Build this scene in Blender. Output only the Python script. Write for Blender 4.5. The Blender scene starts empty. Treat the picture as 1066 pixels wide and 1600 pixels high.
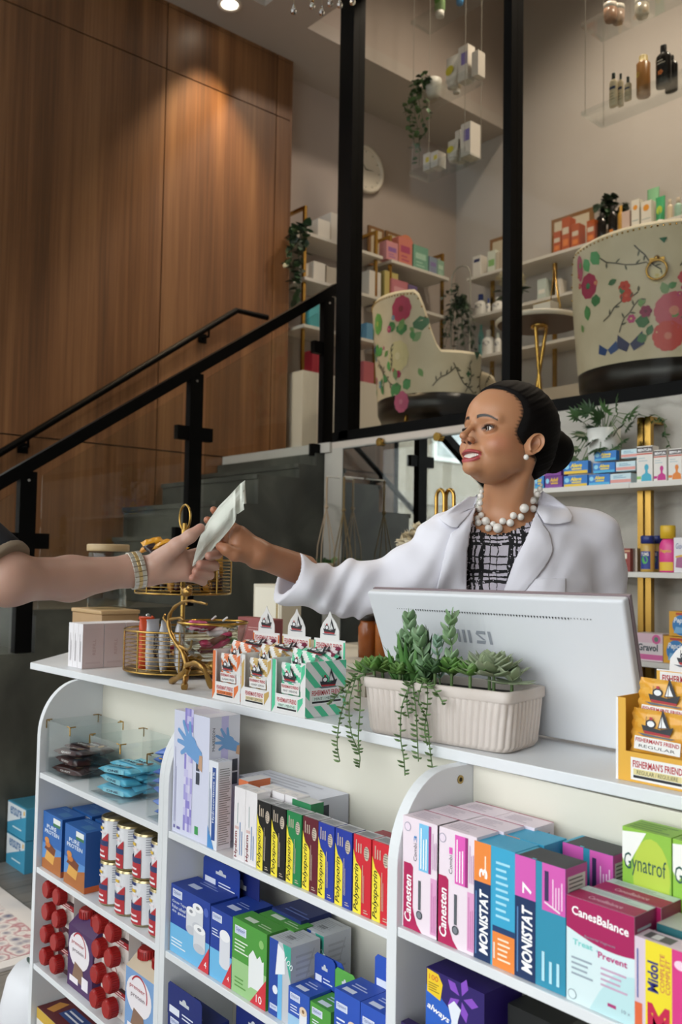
import bpy, bmesh, math, random
from mathutils import Vector, Matrix
from mathutils.bvhtree import BVHTree
PI = math.pi
random.seed(7)
scene = bpy.context.scene
COL = scene.collection
# ------------------------------------------------------------------ camera
F_PX = 1410.0
CAM = Vector((0, 0, 1.31))
_yaw, _pitch, _roll = math.radians(48.85), math.atan(79.5 / 1410), math.radians(0.9)
_f0 = Vector((-math.sin(_yaw), math.cos(_yaw), 0)); _r0 = Vector((math.cos(_yaw), math.sin(_yaw), 0)); _z0 = Vector((0, 0, 1))
FWD = _f0 * math.cos(_pitch) + _z0 * math.sin(_pitch)
_u0 = -_f0 * math.sin(_pitch) + _z0 * math.cos(_pitch)
RGT = _r0 * math.cos(_roll) + _u0 * math.sin(_roll)
UPV = -_r0 * math.sin(_roll) + _u0 * math.cos(_roll)
cd = bpy.data.cameras.new('camera'); cam = bpy.data.objects.new('camera', cd); COL.objects.link(cam)
m = Matrix((RGT, UPV, -FWD)).transposed().to_4x4(); m.translation = CAM
cam.matrix_world = m
cd.sensor_fit = 'VERTICAL'; cd.sensor_height = 36; cd.lens = F_PX / 1600 * 36
cd.clip_start = 0.05; cd.clip_end = 200
cd.dof.use_dof = True; cd.dof.focus_distance = 1.7; cd.dof.aperture_fstop = 6.0
scene.camera = cam
# ------------------------------------------------------------------ sky, exposure, daylight portals
scene.view_settings.view_transform = 'Standard'; scene.view_settings.look = 'None'
scene.view_settings.gamma = 1; scene.view_settings.use_curve_mapping = False
scene.view_settings.exposure = 0.68
scene.cycles.transparent_max_bounces = 32
w = bpy.data.worlds.new('sky'); scene.world = w; w.use_nodes = True
nt = w.node_tree; bg = nt.nodes['Background']
bg.inputs[0].default_value = (0.95, 0.955, 1.0, 1); bg.inputs[1].default_value = 3.1
def area_light(name, loc, rot, sx, sy, energy, color, portal=False):
    l = bpy.data.lights.new(name, 'AREA'); l.shape = 'RECTANGLE'; l.size = sx; l.size_y = sy; l.energy = energy; l.color = color
    if portal: l.cycles.is_portal = True
    o = bpy.data.objects.new(name, l); COL.objects.link(o); o.location = loc; o.rotation_euler = rot; return o
area_light('daylight_portal', (-1.5, -2.62, 2.2), (PI/2, 0, 0), 7.5, 4.2, 1, (1, 1, 1), True)
area_light('daylight_portal', (-5.35, -0.4, 2.2), (PI/2, 0, -PI/2), 4.0, 4.2, 1, (1, 1, 1), True)
# ------------------------------------------------------------------ pixel -> world
def ray(x, y): return FWD + RGT * ((x - 533) / F_PX) - UPV * ((y - 800) / F_PX)
def onY(x, y, Y): d = ray(x, y); return CAM + d * ((Y - CAM.y) / d.y)
def onX(x, y, X): d = ray(x, y); return CAM + d * ((X - CAM.x) / d.x)
def onZ(x, y, Z): d = ray(x, y); return CAM + d * ((Z - CAM.z) / d.z)
def onD(x, y, D): return CAM + ray(x, y) * D
# ------------------------------------------------------------------ materials
def lin(c): return c / 12.92 if c <= .04045 else ((c + .055) / 1.055) ** 2.4
def hexc(h):
    h = h.lstrip('#'); return tuple(lin(int(h[i:i+2], 16) / 255) for i in (0, 2, 4)) + (1,)
MATS = {}
def M(key, rough=.5, metal=0, **kw):
    """'#rrggbb' or '#rrggbb/rough' or '#rrggbb/rough/metal' or a named material"""
    if key in MATS: return MATS[key]
    p = key.split('/'); 
    if len(p) > 1: rough = float(p[1])
    if len(p) > 2: metal = float(p[2])
    m = bpy.data.materials.new(kw.pop('name', 'paint_' + key.strip('#').replace('/', '_'))); m.use_nodes = True
    b = m.node_tree.nodes['Principled BSDF']
    b.inputs['Base Color'].default_value = hexc(p[0]); b.inputs['Roughness'].default_value = rough; b.inputs['Metallic'].default_value = metal
    MATS[key] = m; return m
def nodemat(name, rough=.5, metal=0):
    m = bpy.data.materials.new(name); m.use_nodes = True; MATS[name] = m
    b = m.node_tree.nodes['Principled BSDF']; b.inputs['Roughness'].default_value = rough; b.inputs['Metallic'].default_value = metal
    return m, m.node_tree, b
def N(nt, typ, **kw):
    n = nt.nodes.new(typ)
    for k, v in kw.items():
        if k.startswith('i_'):
            n.inputs[int(k[2:]) if k[2:].isdigit() else k[2:]].default_value = v
        else: setattr(n, k, v)
    return n
def coords(nt, scale=(1, 1, 1), rot=(0, 0, 0), kind='Object'):
    tc = N(nt, 'ShaderNodeTexCoord'); mp = N(nt, 'ShaderNodeMapping'); mp.inputs['Scale'].default_value = scale; mp.inputs['Rotation'].default_value = rot
    nt.links.new(tc.outputs[kind], mp.inputs[0]); return mp.outputs[0]
def ramp(nt, fac, stops):
    r = N(nt, 'ShaderNodeValToRGB'); nt.links.new(fac, r.inputs[0]); e = r.color_ramp.elements
    while len(e) > 1: e.remove(e[-1])
    e[0].position = stops[0][0]; e[0].color = hexc(stops[0][1])
    for p, c in stops[1:]: q = e.new(p); q.color = hexc(c)
    return r.outputs[0]
def noisemat(name, scale, stops, rough=.5, detail=6, noise=5., bump=0, metal=0, dist=0):
    m, nt, b = nodemat(name, rough, metal)
    n = N(nt, 'ShaderNodeTexNoise'); n.inputs['Scale'].default_value = noise; n.inputs['Detail'].default_value = detail; n.inputs['Distortion'].default_value = dist
    nt.links.new(coords(nt, scale), n.inputs[0]); nt.links.new(ramp(nt, n.outputs[0], stops), b.inputs['Base Color'])
    if bump:
        bp = N(nt, 'ShaderNodeBump'); bp.inputs['Strength'].default_value = bump; bp.inputs['Distance'].default_value = .005
        nt.links.new(n.outputs[0], bp.inputs['Height']); nt.links.new(bp.outputs[0], b.inputs['Normal'])
    return m
def glassmat(name, tint='#ffffff', refl=1.0, rough=0.0, ior=1.5):
    m = bpy.data.materials.new(name); m.use_nodes = True; nt = m.node_tree; nt.nodes.clear(); MATS[name] = m
    o = N(nt, 'ShaderNodeOutputMaterial'); t = N(nt, 'ShaderNodeBsdfTransparent'); t.inputs[0].default_value = hexc(tint)
    g = N(nt, 'ShaderNodeBsdfGlossy'); g.inputs['Roughness'].default_value = rough
    f = N(nt, 'ShaderNodeFresnel'); f.inputs[0].default_value = ior
    mu = N(nt, 'ShaderNodeMath', operation='MULTIPLY'); mu.inputs[1].default_value = refl
    geo = N(nt, 'ShaderNodeNewGeometry')
    mx = N(nt, 'ShaderNodeMixShader')
    inv = N(nt, 'ShaderNodeMath', operation='SUBTRACT'); inv.inputs[0].default_value = 1; nt.links.new(geo.outputs['Backfacing'], inv.inputs[1])
    m2 = N(nt, 'ShaderNodeMath', operation='MULTIPLY'); m2.use_clamp = True; nt.links.new(f.outputs[0], mu.inputs[0]); nt.links.new(mu.outputs[0], m2.inputs[0]); nt.links.new(inv.outputs[0], m2.inputs[1])
    nt.links.new(m2.outputs[0], mx.inputs[0]); nt.links.new(t.outputs[0], mx.inputs[1]); nt.links.new(g.outputs[0], mx.inputs[2]); nt.links.new(mx.outputs[0], o.inputs[0])
    return m
# ------------------------------------------------------------------ mesh builder
_glyph = {}
def glyphs(s, bold=0, shear=0, space=1.0):
    k = (s, bold, shear, space)
    if k not in _glyph:
        c = bpy.data.curves.new('lettering', 'FONT'); c.body = s; c.size = 1; c.offset = bold; c.shear = shear; c.space_character = space
        c.resolution_u = 2; c.fill_mode = 'FRONT'
        o = bpy.data.objects.new('lettering', c); me = o.to_mesh()
        vs = [(v.co.x, v.co.y) for v in me.vertices]; fs = [tuple(p.vertices) for p in me.polygons]
        o.to_mesh_clear(); bpy.data.objects.remove(o); bpy.data.curves.remove(c)
        if vs:
            x0 = min(v[0] for v in vs); x1 = max(v[0] for v in vs); y0 = min(v[1] for v in vs); y1 = max(v[1] for v in vs)
        else: x0 = x1 = y0 = y1 = 0
        _glyph[k] = (vs, fs, (x0, x1, y0, y1))
    return _glyph[k]
class MB:
    def __init__(s): s.v = []; s.f = []; s.m = []; s.mats = []; s.T = Matrix.Identity(4); s.sm = []
    def mi(s, key):
        if key not in s.mats: s.mats.append(key)
        return s.mats.index(key)
    def add(s, vs, fs, key, smooth=False):
        b = len(s.v); T = s.T; s.v += [tuple(T @ Vector(p)) for p in vs]; i = s.mi(key)
        for f in fs: s.f.append(tuple(b + k for k in f)); s.m.append(i); s.sm.append(smooth)
    def box(s, x0, x1, y0, y1, z0, z1, key):
        vs = [(x, y, z) for z in (z0, z1) for y in (y0, y1) for x in (x0, x1)]
        s.add(vs, [(0, 2, 3, 1), (4, 5, 7, 6), (0, 1, 5, 4), (2, 6, 7, 3), (0, 4, 6, 2), (1, 3, 7, 5)], key)
    def rbox(s, x0, x1, y0, y1, z0, z1, key, r=.003, seg=2):
        bm = bmesh.new(); bmesh.ops.create_cube(bm, size=1)
        for v in bm.verts: v.co = Vector(((x0+x1)/2 + v.co.x*(x1-x0), (y0+y1)/2 + v.co.y*(y1-y0), (z0+z1)/2 + v.co.z*(z1-z0)))
        bmesh.ops.bevel(bm, geom=bm.edges[:], offset=r, segments=seg, affect='EDGES', profile=.5)
        bm.verts.index_update()
        s.add([v.co[:] for v in bm.verts], [tuple(v.index for v in f.verts) for f in bm.faces], key, True); bm.free()
    def poly(s, pts, key): s.add(pts, [tuple(range(len(pts)))], key)
    def prism(s, pts, d, key):  # pts: 3D outline, d: extrusion vector
        n = len(pts); d = Vector(d); vs = [Vector(p) for p in pts] + [Vector(p) + d for p in pts]
        fs = [tuple(range(n)), tuple(reversed(range(n, 2*n)))] + [(i, n+i, n+(i+1) % n, (i+1) % n) for i in range(n)]
        s.add(vs, fs, key)
    def tube(s, pts, rad, key, n=10, cap=True, smooth=True, flat=1.0, upv=None):
        pts = [Vector(p) for p in pts]; k = len(pts)
        if not hasattr(rad, '__len__'): rad = [rad] * k
        vs = []; prev = None
        for i, p in enumerate(pts):
            t = (pts[min(i+1, k-1)] - pts[max(i-1, 0)]).normalized()
            if prev is None:
                a = Vector(upv) if upv else (Vector((0, 0, 1)) if abs(t.z) < .9 else Vector((1, 0, 0)))
                u = (a - t * a.dot(t)).normalized()
            else:
                u = (prev - t * prev.dot(t)); u = u.normalized() if u.length > 1e-6 else t.orthogonal().normalized()
            prev = u; v = t.cross(u)
            for j in range(n):
                an = 2*PI*j/n; vs.append(p + u*(math.cos(an)*rad[i]*flat) + v*(math.sin(an)*rad[i]))
        fs = [(i*n+j, i*n+(j+1) % n, (i+1)*n+(j+1) % n, (i+1)*n+j) for i in range(k-1) for j in range(n)]
        s.add(vs, fs, key, smooth)
        if cap: s.add(vs[:n], [tuple(reversed(range(n)))], key); s.add(vs[-n:], [tuple(range(n))], key)
    def lathe(s, prof, key, n=24, c=(0, 0, 0), smooth=True, ax=(1, 1)):
        vs = [(c[0]+r*ax[0]*math.cos(2*PI*j/n), c[1]+r*ax[1]*math.sin(2*PI*j/n), c[2]+z) for r, z in prof for j in range(n)]
        fs = [(i*n+j, i*n+(j+1) % n, (i+1)*n+(j+1) % n, (i+1)*n+j) for i in range(len(prof)-1) for j in range(n)]
        s.add(vs, fs, key, smooth)
    def cyl(s, p0, p1, r, key, n=12, r1=None): s.tube([p0, p1], [r, r if r1 is None else r1], key, n)
    def sph(s, c, r, key, n=12, ax=(1, 1, 1)):
        h = n // 2 + 1; vs = [(c[0]+r*ax[0]*math.sin(PI*i/h)*math.cos(2*PI*j/n), c[1]+r*ax[1]*math.sin(PI*i/h)*math.sin(2*PI*j/n), c[2]-r*ax[2]*math.cos(PI*i/h)) for i in range(h+1) for j in range(n)]
        fs = [(i*n+j, i*n+(j+1) % n, (i+1)*n+(j+1) % n, (i+1)*n+j) for i in range(h) for j in range(n)]
        s.add(vs, fs, key, True)
    def grid(s, fn, nu, nv, key, smooth=True, wrap=False):
        vs = [fn(i/(nu-1), j/(nv-1)) for i in range(nu) for j in range(nv)]
        fs = [(i*nv+j, (i+1)*nv+j, (i+1)*nv+j+1, i*nv+j+1) for i in range(nu-1) for j in range(nv-1)]
        s.add(vs, fs, key, smooth)
    def build(s, name, parent=None, loc=(0, 0, 0), rz=0, bevel=0, **props):
        me = bpy.data.meshes.new(name); me.from_pydata(s.v, [], s.f); 
        for k in s.mats: me.materials.append(M(k))
        me.polygons.foreach_set('material_index', s.m); me.polygons.foreach_set('use_smooth', s.sm); me.update()
        o = bpy.data.objects.new(name, me); COL.objects.link(o); o.location = loc; o.rotation_euler = (0, 0, rz)
        if parent is not None: o.parent = parent
        for k, v in props.items(): o[k] = v
        if bevel:
            b = o.modifiers.new('edge', 'BEVEL'); b.width = bevel; b.segments = 2; b.limit_method = 'ANGLE'; b.angle_limit = math.radians(40)
        return o
class Face:
    """flat artwork plane: origin, unit u (right), unit v (up); drawn just off the surface"""
    def __init__(s, mb, o, u, v): s.mb = mb; s.o = Vector(o); s.u = Vector(u).normalized(); s.v = Vector(v).normalized(); s.n = s.u.cross(s.v); s.c = 0
    def P(s, a, b, L): return s.o + s.u*a + s.v*b + s.n*(.00025*L + 8e-6*(s.c % 40))
    def rect(s, a0, b0, a1, b1, key, L=1): s.c += 1; s.mb.add([s.P(a0, b0, L), s.P(a1, b0, L), s.P(a1, b1, L), s.P(a0, b1, L)], [(0, 1, 2, 3)], key)
    def poly(s, pts, key, L=1): s.c += 1; s.mb.add([s.P(a, b, L) for a, b in pts], [tuple(range(len(pts)))], key)
    def ell(s, a, b, ra, rb, key, L=1, n=20, a0=0, a1=2*PI): s.poly([(a+ra*math.cos(a0+(a1-a0)*i/n), b+rb*math.sin(a0+(a1-a0)*i/n)) for i in range(n if a1-a0 > 6 else n+1)], key, L)
    def arc(s, a, b, r0, r1, t0, t1, key, L=1, n=16):
        for i in range(n):
            x, y = t0+(t1-t0)*i/n, t0+(t1-t0)*(i+1)/n
            s.poly([(a+r0*math.cos(x), b+r0*math.sin(x)), (a+r1*math.cos(x), b+r1*math.sin(x)), (a+r1*math.cos(y), b+r1*math.sin(y)), (a+r0*math.cos(y), b+r0*math.sin(y))], key, L)
    def text(s, t, a, b, w, h, key, L=2, rot=0, bold=0, shear=0, space=1.0, sx=None):
        """fits the string in a box w long and h high whose lower-left is (a,b); rot turns it about that corner"""
        vs, fs, (x0, x1, y0, y1) = glyphs(t, bold, shear, space)
        if not vs: return
        s.c += 1
        kx = w/(x1-x0); ky = h/(y1-y0) if h else kx
        c, sn = math.cos(rot), math.sin(rot); out = []
        for x, y in vs:
            p, q = (x-x0)*kx, (y-y0)*ky; out.append(s.P(a+p*c-q*sn, b+p*sn+q*c, L))
        s.mb.add(out, fs, key)
    def lines(s, a0, b0, a1, b1, n, key, L=2, vert=False, seed=1):
        r = random.Random(seed)
        for i in range(n):
            e = 1 - .35*r.random()
            if vert:
                x = a0+(a1-a0)*(i+.2)/n; s.rect(x, b0, x+(a1-a0)/n*.38, b0+(b1-b0)*e, key, L)
            else:
                y = b0+(b1-b0)*(i+.3)/n; s.rect(a0, y, a0+(a1-a0)*e, y+(b1-b0)/n*.38, key, L)
def empty(name, loc=(0, 0, 0), rz=0, **props):
    o = bpy.data.objects.new(name, None); COL.objects.link(o); o.location = loc; o.rotation_euler = (0, 0, rz); o.empty_display_size = .05
    for k, v in props.items(): o[k] = v
    return o
def tag(o, label, cat, group=None, kind=None):
    o['label'] = label; o['category'] = cat
    if group: o['group'] = group
    if kind: o['kind'] = kind
    return o
def copy_tree(o, loc=None, rz=None, label=None):
    c = o.copy(); COL.objects.link(c)
    for ch in o.children:
        d = ch.copy(); COL.objects.link(d); d.parent = c; d.matrix_parent_inverse = ch.matrix_parent_inverse.copy()
        for g in ch.children:
            e = g.copy(); COL.objects.link(e); e.parent = d
    if loc is not None: c.location = loc
    if rz is not None: c.rotation_euler = (0, 0, rz)
    if label: c['label'] = label
    return c
S = dict(kind='structure')
GOLD = '#b8924a/.22/1'; BLK = '#040404/.5'; WHT = '#dfe2e6/.45'
glassmat('clear_glass', '#f4f6f4', 1.0); glassmat('acrylic', '#fafcfc', 1.6, .02); glassmat('pane_glass', '#f4f4f1', .12)
M(BLK).node_tree.nodes['Principled BSDF'].inputs['Specular IOR Level'].default_value = .08
glassmat('bag_film', '#ffffff', 1.5, .2)
# =================================================================== THE SETTING
XW, XL, YB, YP, ZC = -4.94, -5.12, 5.74, 3.30, 4.86
# wood veneer
m, nt, b = nodemat('wood_veneer', .42)
co = coords(nt, (5.5, 5.5, .22)); n1 = N(nt, 'ShaderNodeTexNoise'); n1.inputs['Scale'].default_value = 1.3; n1.inputs['Detail'].default_value = 5; n1.inputs['Roughness'].default_value = .6
nt.links.new(co, n1.inputs[0])
co2 = coords(nt, (60, 60, .8)); n2 = N(nt, 'ShaderNodeTexNoise'); n2.inputs['Scale'].default_value = 1.5; n2.inputs['Detail'].default_value = 4; nt.links.new(co2, n2.inputs[0])
mx = N(nt, 'ShaderNodeMix', data_type='FLOAT'); mx.inputs[0].default_value = .3; nt.links.new(n1.outputs[0], mx.inputs[2]); nt.links.new(n2.outputs[0], mx.inputs[3])
nt.links.new(ramp(nt, mx.outputs[0], [(.3, '#49301d'), (.45, '#684529'), (.55, '#7a5434'), (.7, '#8c6642')]), b.inputs['Base Color'])
noisemat('grey_marble', (1, 1, 1.6), [(.3, '#9c978d'), (.46, '#aca79d'), (.5, '#949085'), (.53, '#afaaa0'), (.7, '#b8b3a9')], .35, 12, 1.5, dist=.35)
noisemat('dark_stone', (1, 1, 1), [(.3, '#2b2c27'), (.5, '#3f4039'), (.7, '#54554c')], .4, 9, 3.0, dist=.6)
noisemat('white_laminate', (1, 1, 1), [(.3, '#dcdfe2'), (.7, '#e4e7ea')], .4, 2, 3.0)
noisemat('painted_wall', (1, 1, 1), [(.3, '#a59a92'), (.7, '#aba098')], .8, 2, 2.0)
noisemat('painted_wall_pale', (1, 1, 1), [(.3, '#aaa49e'), (.7, '#b0aaa4')], .8, 2, 2.0)
noisemat('painted_ceiling', (1, 1, 1), [(.3, '#a8a098'), (.7, '#ada59d')], .85, 2, 2.0)
noisemat('concrete_pavement', (1, 1, 1), [(.3, '#8d8d8a'), (.7, '#a2a19d')], .9, 6, 6.0)
# floor of grey planks
m, nt, b = nodemat('floor_planks', .45)
br = N(nt, 'ShaderNodeTexBrick'); br.inputs['Scale'].default_value = 1; br.inputs['Brick Width'].default_value = 1.2; br.inputs['Row Height'].default_value = .18; br.inputs['Mortar Size'].default_value = .003
br.inputs['Color1'].default_value = hexc('#8f8a84'); br.inputs['Color2'].default_value = hexc('#7d7872'); br.inputs['Mortar'].default_value = hexc('#504c48')
nt.links.new(coords(nt, (1, 1, 1), (0, 0, PI/2)), br.inputs[0])
ns = N(nt, 'ShaderNodeTexNoise'); ns.inputs['Scale'].default_value = 3; nt.links.new(coords(nt, (12, 1, 1)), ns.inputs[0])
mm = N(nt, 'ShaderNodeMix', data_type='RGBA', blend_type='MULTIPLY'); mm.inputs[0].default_value = .5
nt.links.new(br.outputs[0], mm.inputs[6]); nt.links.new(ramp(nt, ns.outputs[0], [(.3, '#b0aca8'), (.7, '#ffffff')]), mm.inputs[7]); nt.links.new(mm.outputs[2], b.inputs['Base Color'])
g = MB(); g.box(-5.3, 1.8, -2.7, 3.3, -.1, 0, 'floor_planks'); g.build('floor', **S)
# wood panelled wall: separate sheets with shadow gaps
g = MB(); G = .004
for y0, y1 in ((1.72, 2.79), (2.79, 3.66), (3.66, 3.78)):
    for z0, z1 in ((0, 1.99), (1.99, 4.42), (4.42, 4.83), (4.83, ZC)):
        g.box(XW-.02, XW, y0+G, y1-G*(y1 < 3.7), z0+G, z1-G*(z1 < 4.8), 'wood_veneer')
g.box(XW-.17, XW-.015, 1.72, 3.779, 0, ZC, '#1b110a'); g.box(XW-.17, XW, 3.778, 3.80, 0, ZC, 'wood_veneer')
g.build('wall_left', **S)
g = MB(); g.box(XL-.1, XL, 3.79, YB+.1, 1.9, ZC, 'painted_wall'); g.build('wall_left_rear', **S)
g = MB(); g.box(XL-.1, 2.2, YB, YB+.1, 1.9, 6.4, 'painted_wall_pale'); g.build('wall_back', **S)
g = MB(); g.box(1.8, 1.9, -2.7, YB, 0, 6.4, 'painted_wall'); g.build('wall_right', **S)
# ceiling: low border round two raised trays
g = MB(); TX, TY = -4.56, 3.62
g.box(XL-.1, TX, 2.6, YB, ZC, ZC+.1, 'painted_ceiling')
g.box(TX, 1.8, 3.27, TY, ZC, ZC+.1, 'painted_ceiling')
g.box(TX-.02, TX, TY, YB, ZC+.1, 6.3, 'painted_wall'); g.box(TX, 1.8, TY-.02, TY, ZC+.1, 6.3, 'painted_wall')
g.box(TX-.1, 1.9, TY-.1, YB+.1, 6.3, 6.4, 'painted_ceiling')
g.box(XL-.1, TX, -2.7, 2.6, ZC, ZC+.1, 'painted_ceiling')
g.box(TX, 1.8, -2.7, 0, ZC, ZC+.1, 'painted_ceiling')
g.box(TX, 1.8, 0, 3.27, 5.25, 5.35, '#e6e4e0/.8')  # this tray's faces are coloured paler to stand for light inside it
g.box(TX-.02, TX, 0, 3.27, ZC+.1, 5.25, '#e6e4e0/.8'); g.box(TX, 1.8, 3.27, 3.29, ZC+.1, 5.25, '#e6e4e0/.8'); g.box(TX, 1.8, -.02, 0, ZC+.1, 5.25, '#e6e4e0/.8')
g.build('ceiling', **S)
# front and left glazing
def glazing(name, axis, pos, a0, a1, z0, z1, nm, transom=None):
    r = empty(name, **S); f = MB(); p = MB()
    def bx(mb, a, c, z, zz, t, key):
        if axis == 'Y': mb.box(a, c, pos-t, pos+t, z, zz, key)
        else: mb.box(pos-t, pos+t, a, c, z, zz, key)
    for i in range(nm+1):
        a = a0+(a1-a0)*i/nm; bx(f, a-.035, a+.035, z0, z1, .05, BLK)
    for z in [z0, z1-.07] + ([transom] if transom else []): bx(f, a0, a1, z, z+.07, .045, BLK)
    bx(p, a0, a1, z0, z1, .004, 'clear_glass')
    f.build('frame', r); p.build('pane', r); return r
glazing('window_1', 'Y', -2.65, -5.0, 1.8, .1, ZC, 5, 3.0)
glazing('window_2', 'X', -5.0, -2.6, 1.70, .1, ZC, 3, 2.9)
g = MB(); g.box(-5.1, 1.8, -2.72, -2.58, 0, .1, '#26241f'); g.build('trim_1', **S)
g = MB(); g.box(-5.08, -4.95, -2.6, 1.7, 0, .1, '#26241f'); g.build('trim_2', **S)
# mezzanine slab and the marble wall under it
g = MB(); g.box(-3.925, -2.62, YP, YP+.12, 0, 1.955, 'grey_marble'); g.box(-2.62, 1.8, YP, YP+.12, 0, 1.99, 'grey_marble'); g.build('wall_rear', **S)
g = MB(); g.box(XL, 1.8, YP+.12, YB, 1.86, 1.99, '#8c8478/.6'); g.box(-3.86, -2.62, YP-.001, YP+.12, 1.955, 1.99, '#c4b8ac/.5'); g.box(XW, -3.86, YP-.02, YP+.14, 1.935, 1.99, '#b9b4ac/.5'); g.build('trim_3', **S)
# steps up to the mezzanine, dark stone risers
g = MB(); n = 12; run = .262; rise = 1.96/n
STEPS = [(.45, .16), (.70, .33), (.95, .50), (1.2, .70), (1.42, .89), (1.64, 1.08), (2.46, 1.26), (2.52, 1.44), (2.58, 1.62), (2.84, 1.78), (3.12, 1.86)]
for i, (y0, z1) in enumerate(STEPS):
    g.box(XW+.005, -3.93, y0, YP+.1, STEPS[i-1][1] if i else 0, z1, 'dark_stone'); g.box(XW+.005, -3.925, y0-.012, y0-.0005, z1-.025, z1, 'dark_stone')
def tread(y): return max([z for a, z in STEPS if a <= y] + [0])
g.box(XW+.005, -3.93, YP-.06, YP+.1, 1.86, 1.93, 'dark_stone')
st = g.build('staircase'); tag(st, 'dark stone staircase rising beside the wood panelled wall', 'stairs')
# glass railing of the stairs
RX = -3.96; SL = .665
def rz_(y): return 2.86 + (y-3.31)*SL
rr = tag(empty('stair_railing', (RX, 3.31, 1.9)), 'black metal stair railing with glass panels climbing to the mezzanine', 'railing')
def sub(mb, name, parent, **p):
    o = mb.build(name, parent, **p); o.matrix_parent_inverse = parent.matrix_world.inverted() if False else Matrix.Translation(-parent.location); return o
g = MB(); y0, y1 = 0.6, 3.38
g.prism([(RX-.025, y0, rz_(y0)-.03), (RX+.025, y0, rz_(y0)-.03), (RX+.025, y0, rz_(y0)+.035), (RX-.025, y0, rz_(y0)+.035)], (0, y1-y0, (y1-y0)*SL), BLK)
g.prism([(RX-.025, y1, rz_(y1)-.03), (RX+.025, y1, rz_(y1)-.03), (RX+.025, y1, rz_(y1)+.035), (RX-.025, y1, rz_(y1)+.035)], (0, .1, 0), BLK)
sub(g, 'handrail', rr)
for y in (.72, 1.59, 2.45, 3.33):
    zb = tread(y-.05)-.018
    g = MB(); g.box(RX-.022, RX+.022, y-.038, y+.038, zb+.02, rz_(y)-.02, BLK); po = sub(g, 'post', rr)
    for zc in (rz_(y)-.33, zb+.38 if y < 3.2 else 1.95):
        for sgn in (-1, 1):
            if y > 3.2 and sgn > 0: continue
            g = MB(); g.box(RX-.018, RX+.018, y+sgn*.038, y+sgn*.105, zc-.035, zc+.035, BLK); c = g.build('glass_clamp', po)
    g = MB(); g.cyl((RX+.021, y, rz_(y)-.06), (RX+.024, y, rz_(y)-.06), .006, '#c9c9c9/.3/1', 8); g.build('screw', po)
for a, c in ((.79, 1.53), (1.66, 2.38), (2.52, 3.26)):
    g = MB(); g.prism([(RX-.006, a, rz_(a)-.08), (RX-.006, c, rz_(c)-.08), (RX-.006, c, rz_(c)-.98), (RX-.006, a, rz_(a)-.98)], (.012, 0, 0), 'clear_glass'); sub(g, 'glass_panel', rr)
# wall handrail on the wood
h0 = [onX(*p, -4.86) for p in ((370, 485), (415, 493))]; a = Vector((-4.86, .7, h0[0].z - (h0[0].y-.7)*.715))
g = MB(); g.tube([a, h0[0], Vector((-4.86, h0[0].y+.25, h0[0].z+.0))], .02, BLK, 10)
wr = tag(empty('wall_handrail', (-4.86, 2, 2)), 'slim black handrail fixed to the wood panelled wall above the stairs', 'handrail')
sub(g, 'rail', wr)
for y in (1.95, 3.1):
    z = h0[0].z - (h0[0].y-y)*.715
    g = MB(); g.tube([(-4.86, y, z-.018), (-4.86, y, z-.06), (-4.938, y, z-.06)], .008, BLK, 8); g.box(-4.938, -4.93, y-.03, y+.03, z-.09, z-.03, BLK); sub(g, 'bracket', wr)
# mezzanine glazing: posts, bottom rail, panes
r = empty('window_3', **S)
for x0, x1 in ((-3.86, -3.725), (-2.66, -2.60), (-1.3, -1.24), (.1, .16)):
    g = MB(); g.box(x0, x0+(x1-x0)*.42, YP+.01, YP+.07, 2.0, 6.2 if x0 < -9 else 4.86, BLK); g.box(x0+(x1-x0)*.42, x1, YP-.005, YP+.085, 2.0, 4.86, BLK); g.build('post', r)
g = MB(); g.box(-3.86, 1.8, YP-.005, YP+.08, 1.99, 2.045, BLK); g.build('bottom_rail', r)
for x0, x1 in ((-3.725, -2.66), (-2.60, -1.3), (-1.24, .1), (.16, 1.8)):
    g = MB(); g.box(x0, x1, YP+.035, YP+.045, 2.045, 4.86, 'pane_glass'); g.build('pane', r)
# mirror under the mezzanine
m, nt, b = nodemat('mirror_silver', .01, 1.0); b.inputs['Base Color'].default_value = (.6, .62, .6, 1)
mi = tag(empty('wall_mirror', (-3.2, YP, 1.4)), 'tall frameless mirror on the wall under the mezzanine behind the pharmacist', 'mirror')
g = MB(); g.box(-3.755, -2.62, YP-.012, YP-.001, .55, 1.945, '#1d2422'); sub(g, 'backing', mi)
g = MB(); g.poly([(-3.75, YP-.0125, .555), (-2.625, YP-.0125, .555), (-2.625, YP-.0125, 1.94), (-3.75, YP-.0125, 1.94)], 'mirror_silver'); sub(g, 'mirror_glass', mi)
for p in ((594, 686), (684, 678)):
    q = onY(*p, YP-.02); g = MB(); g.cyl((q.x, YP-.013, q.z-.015), (q.x, YP-.03, q.z-.015), .022, GOLD, 16); sub(g, 'mirror_clip', mi)
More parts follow.
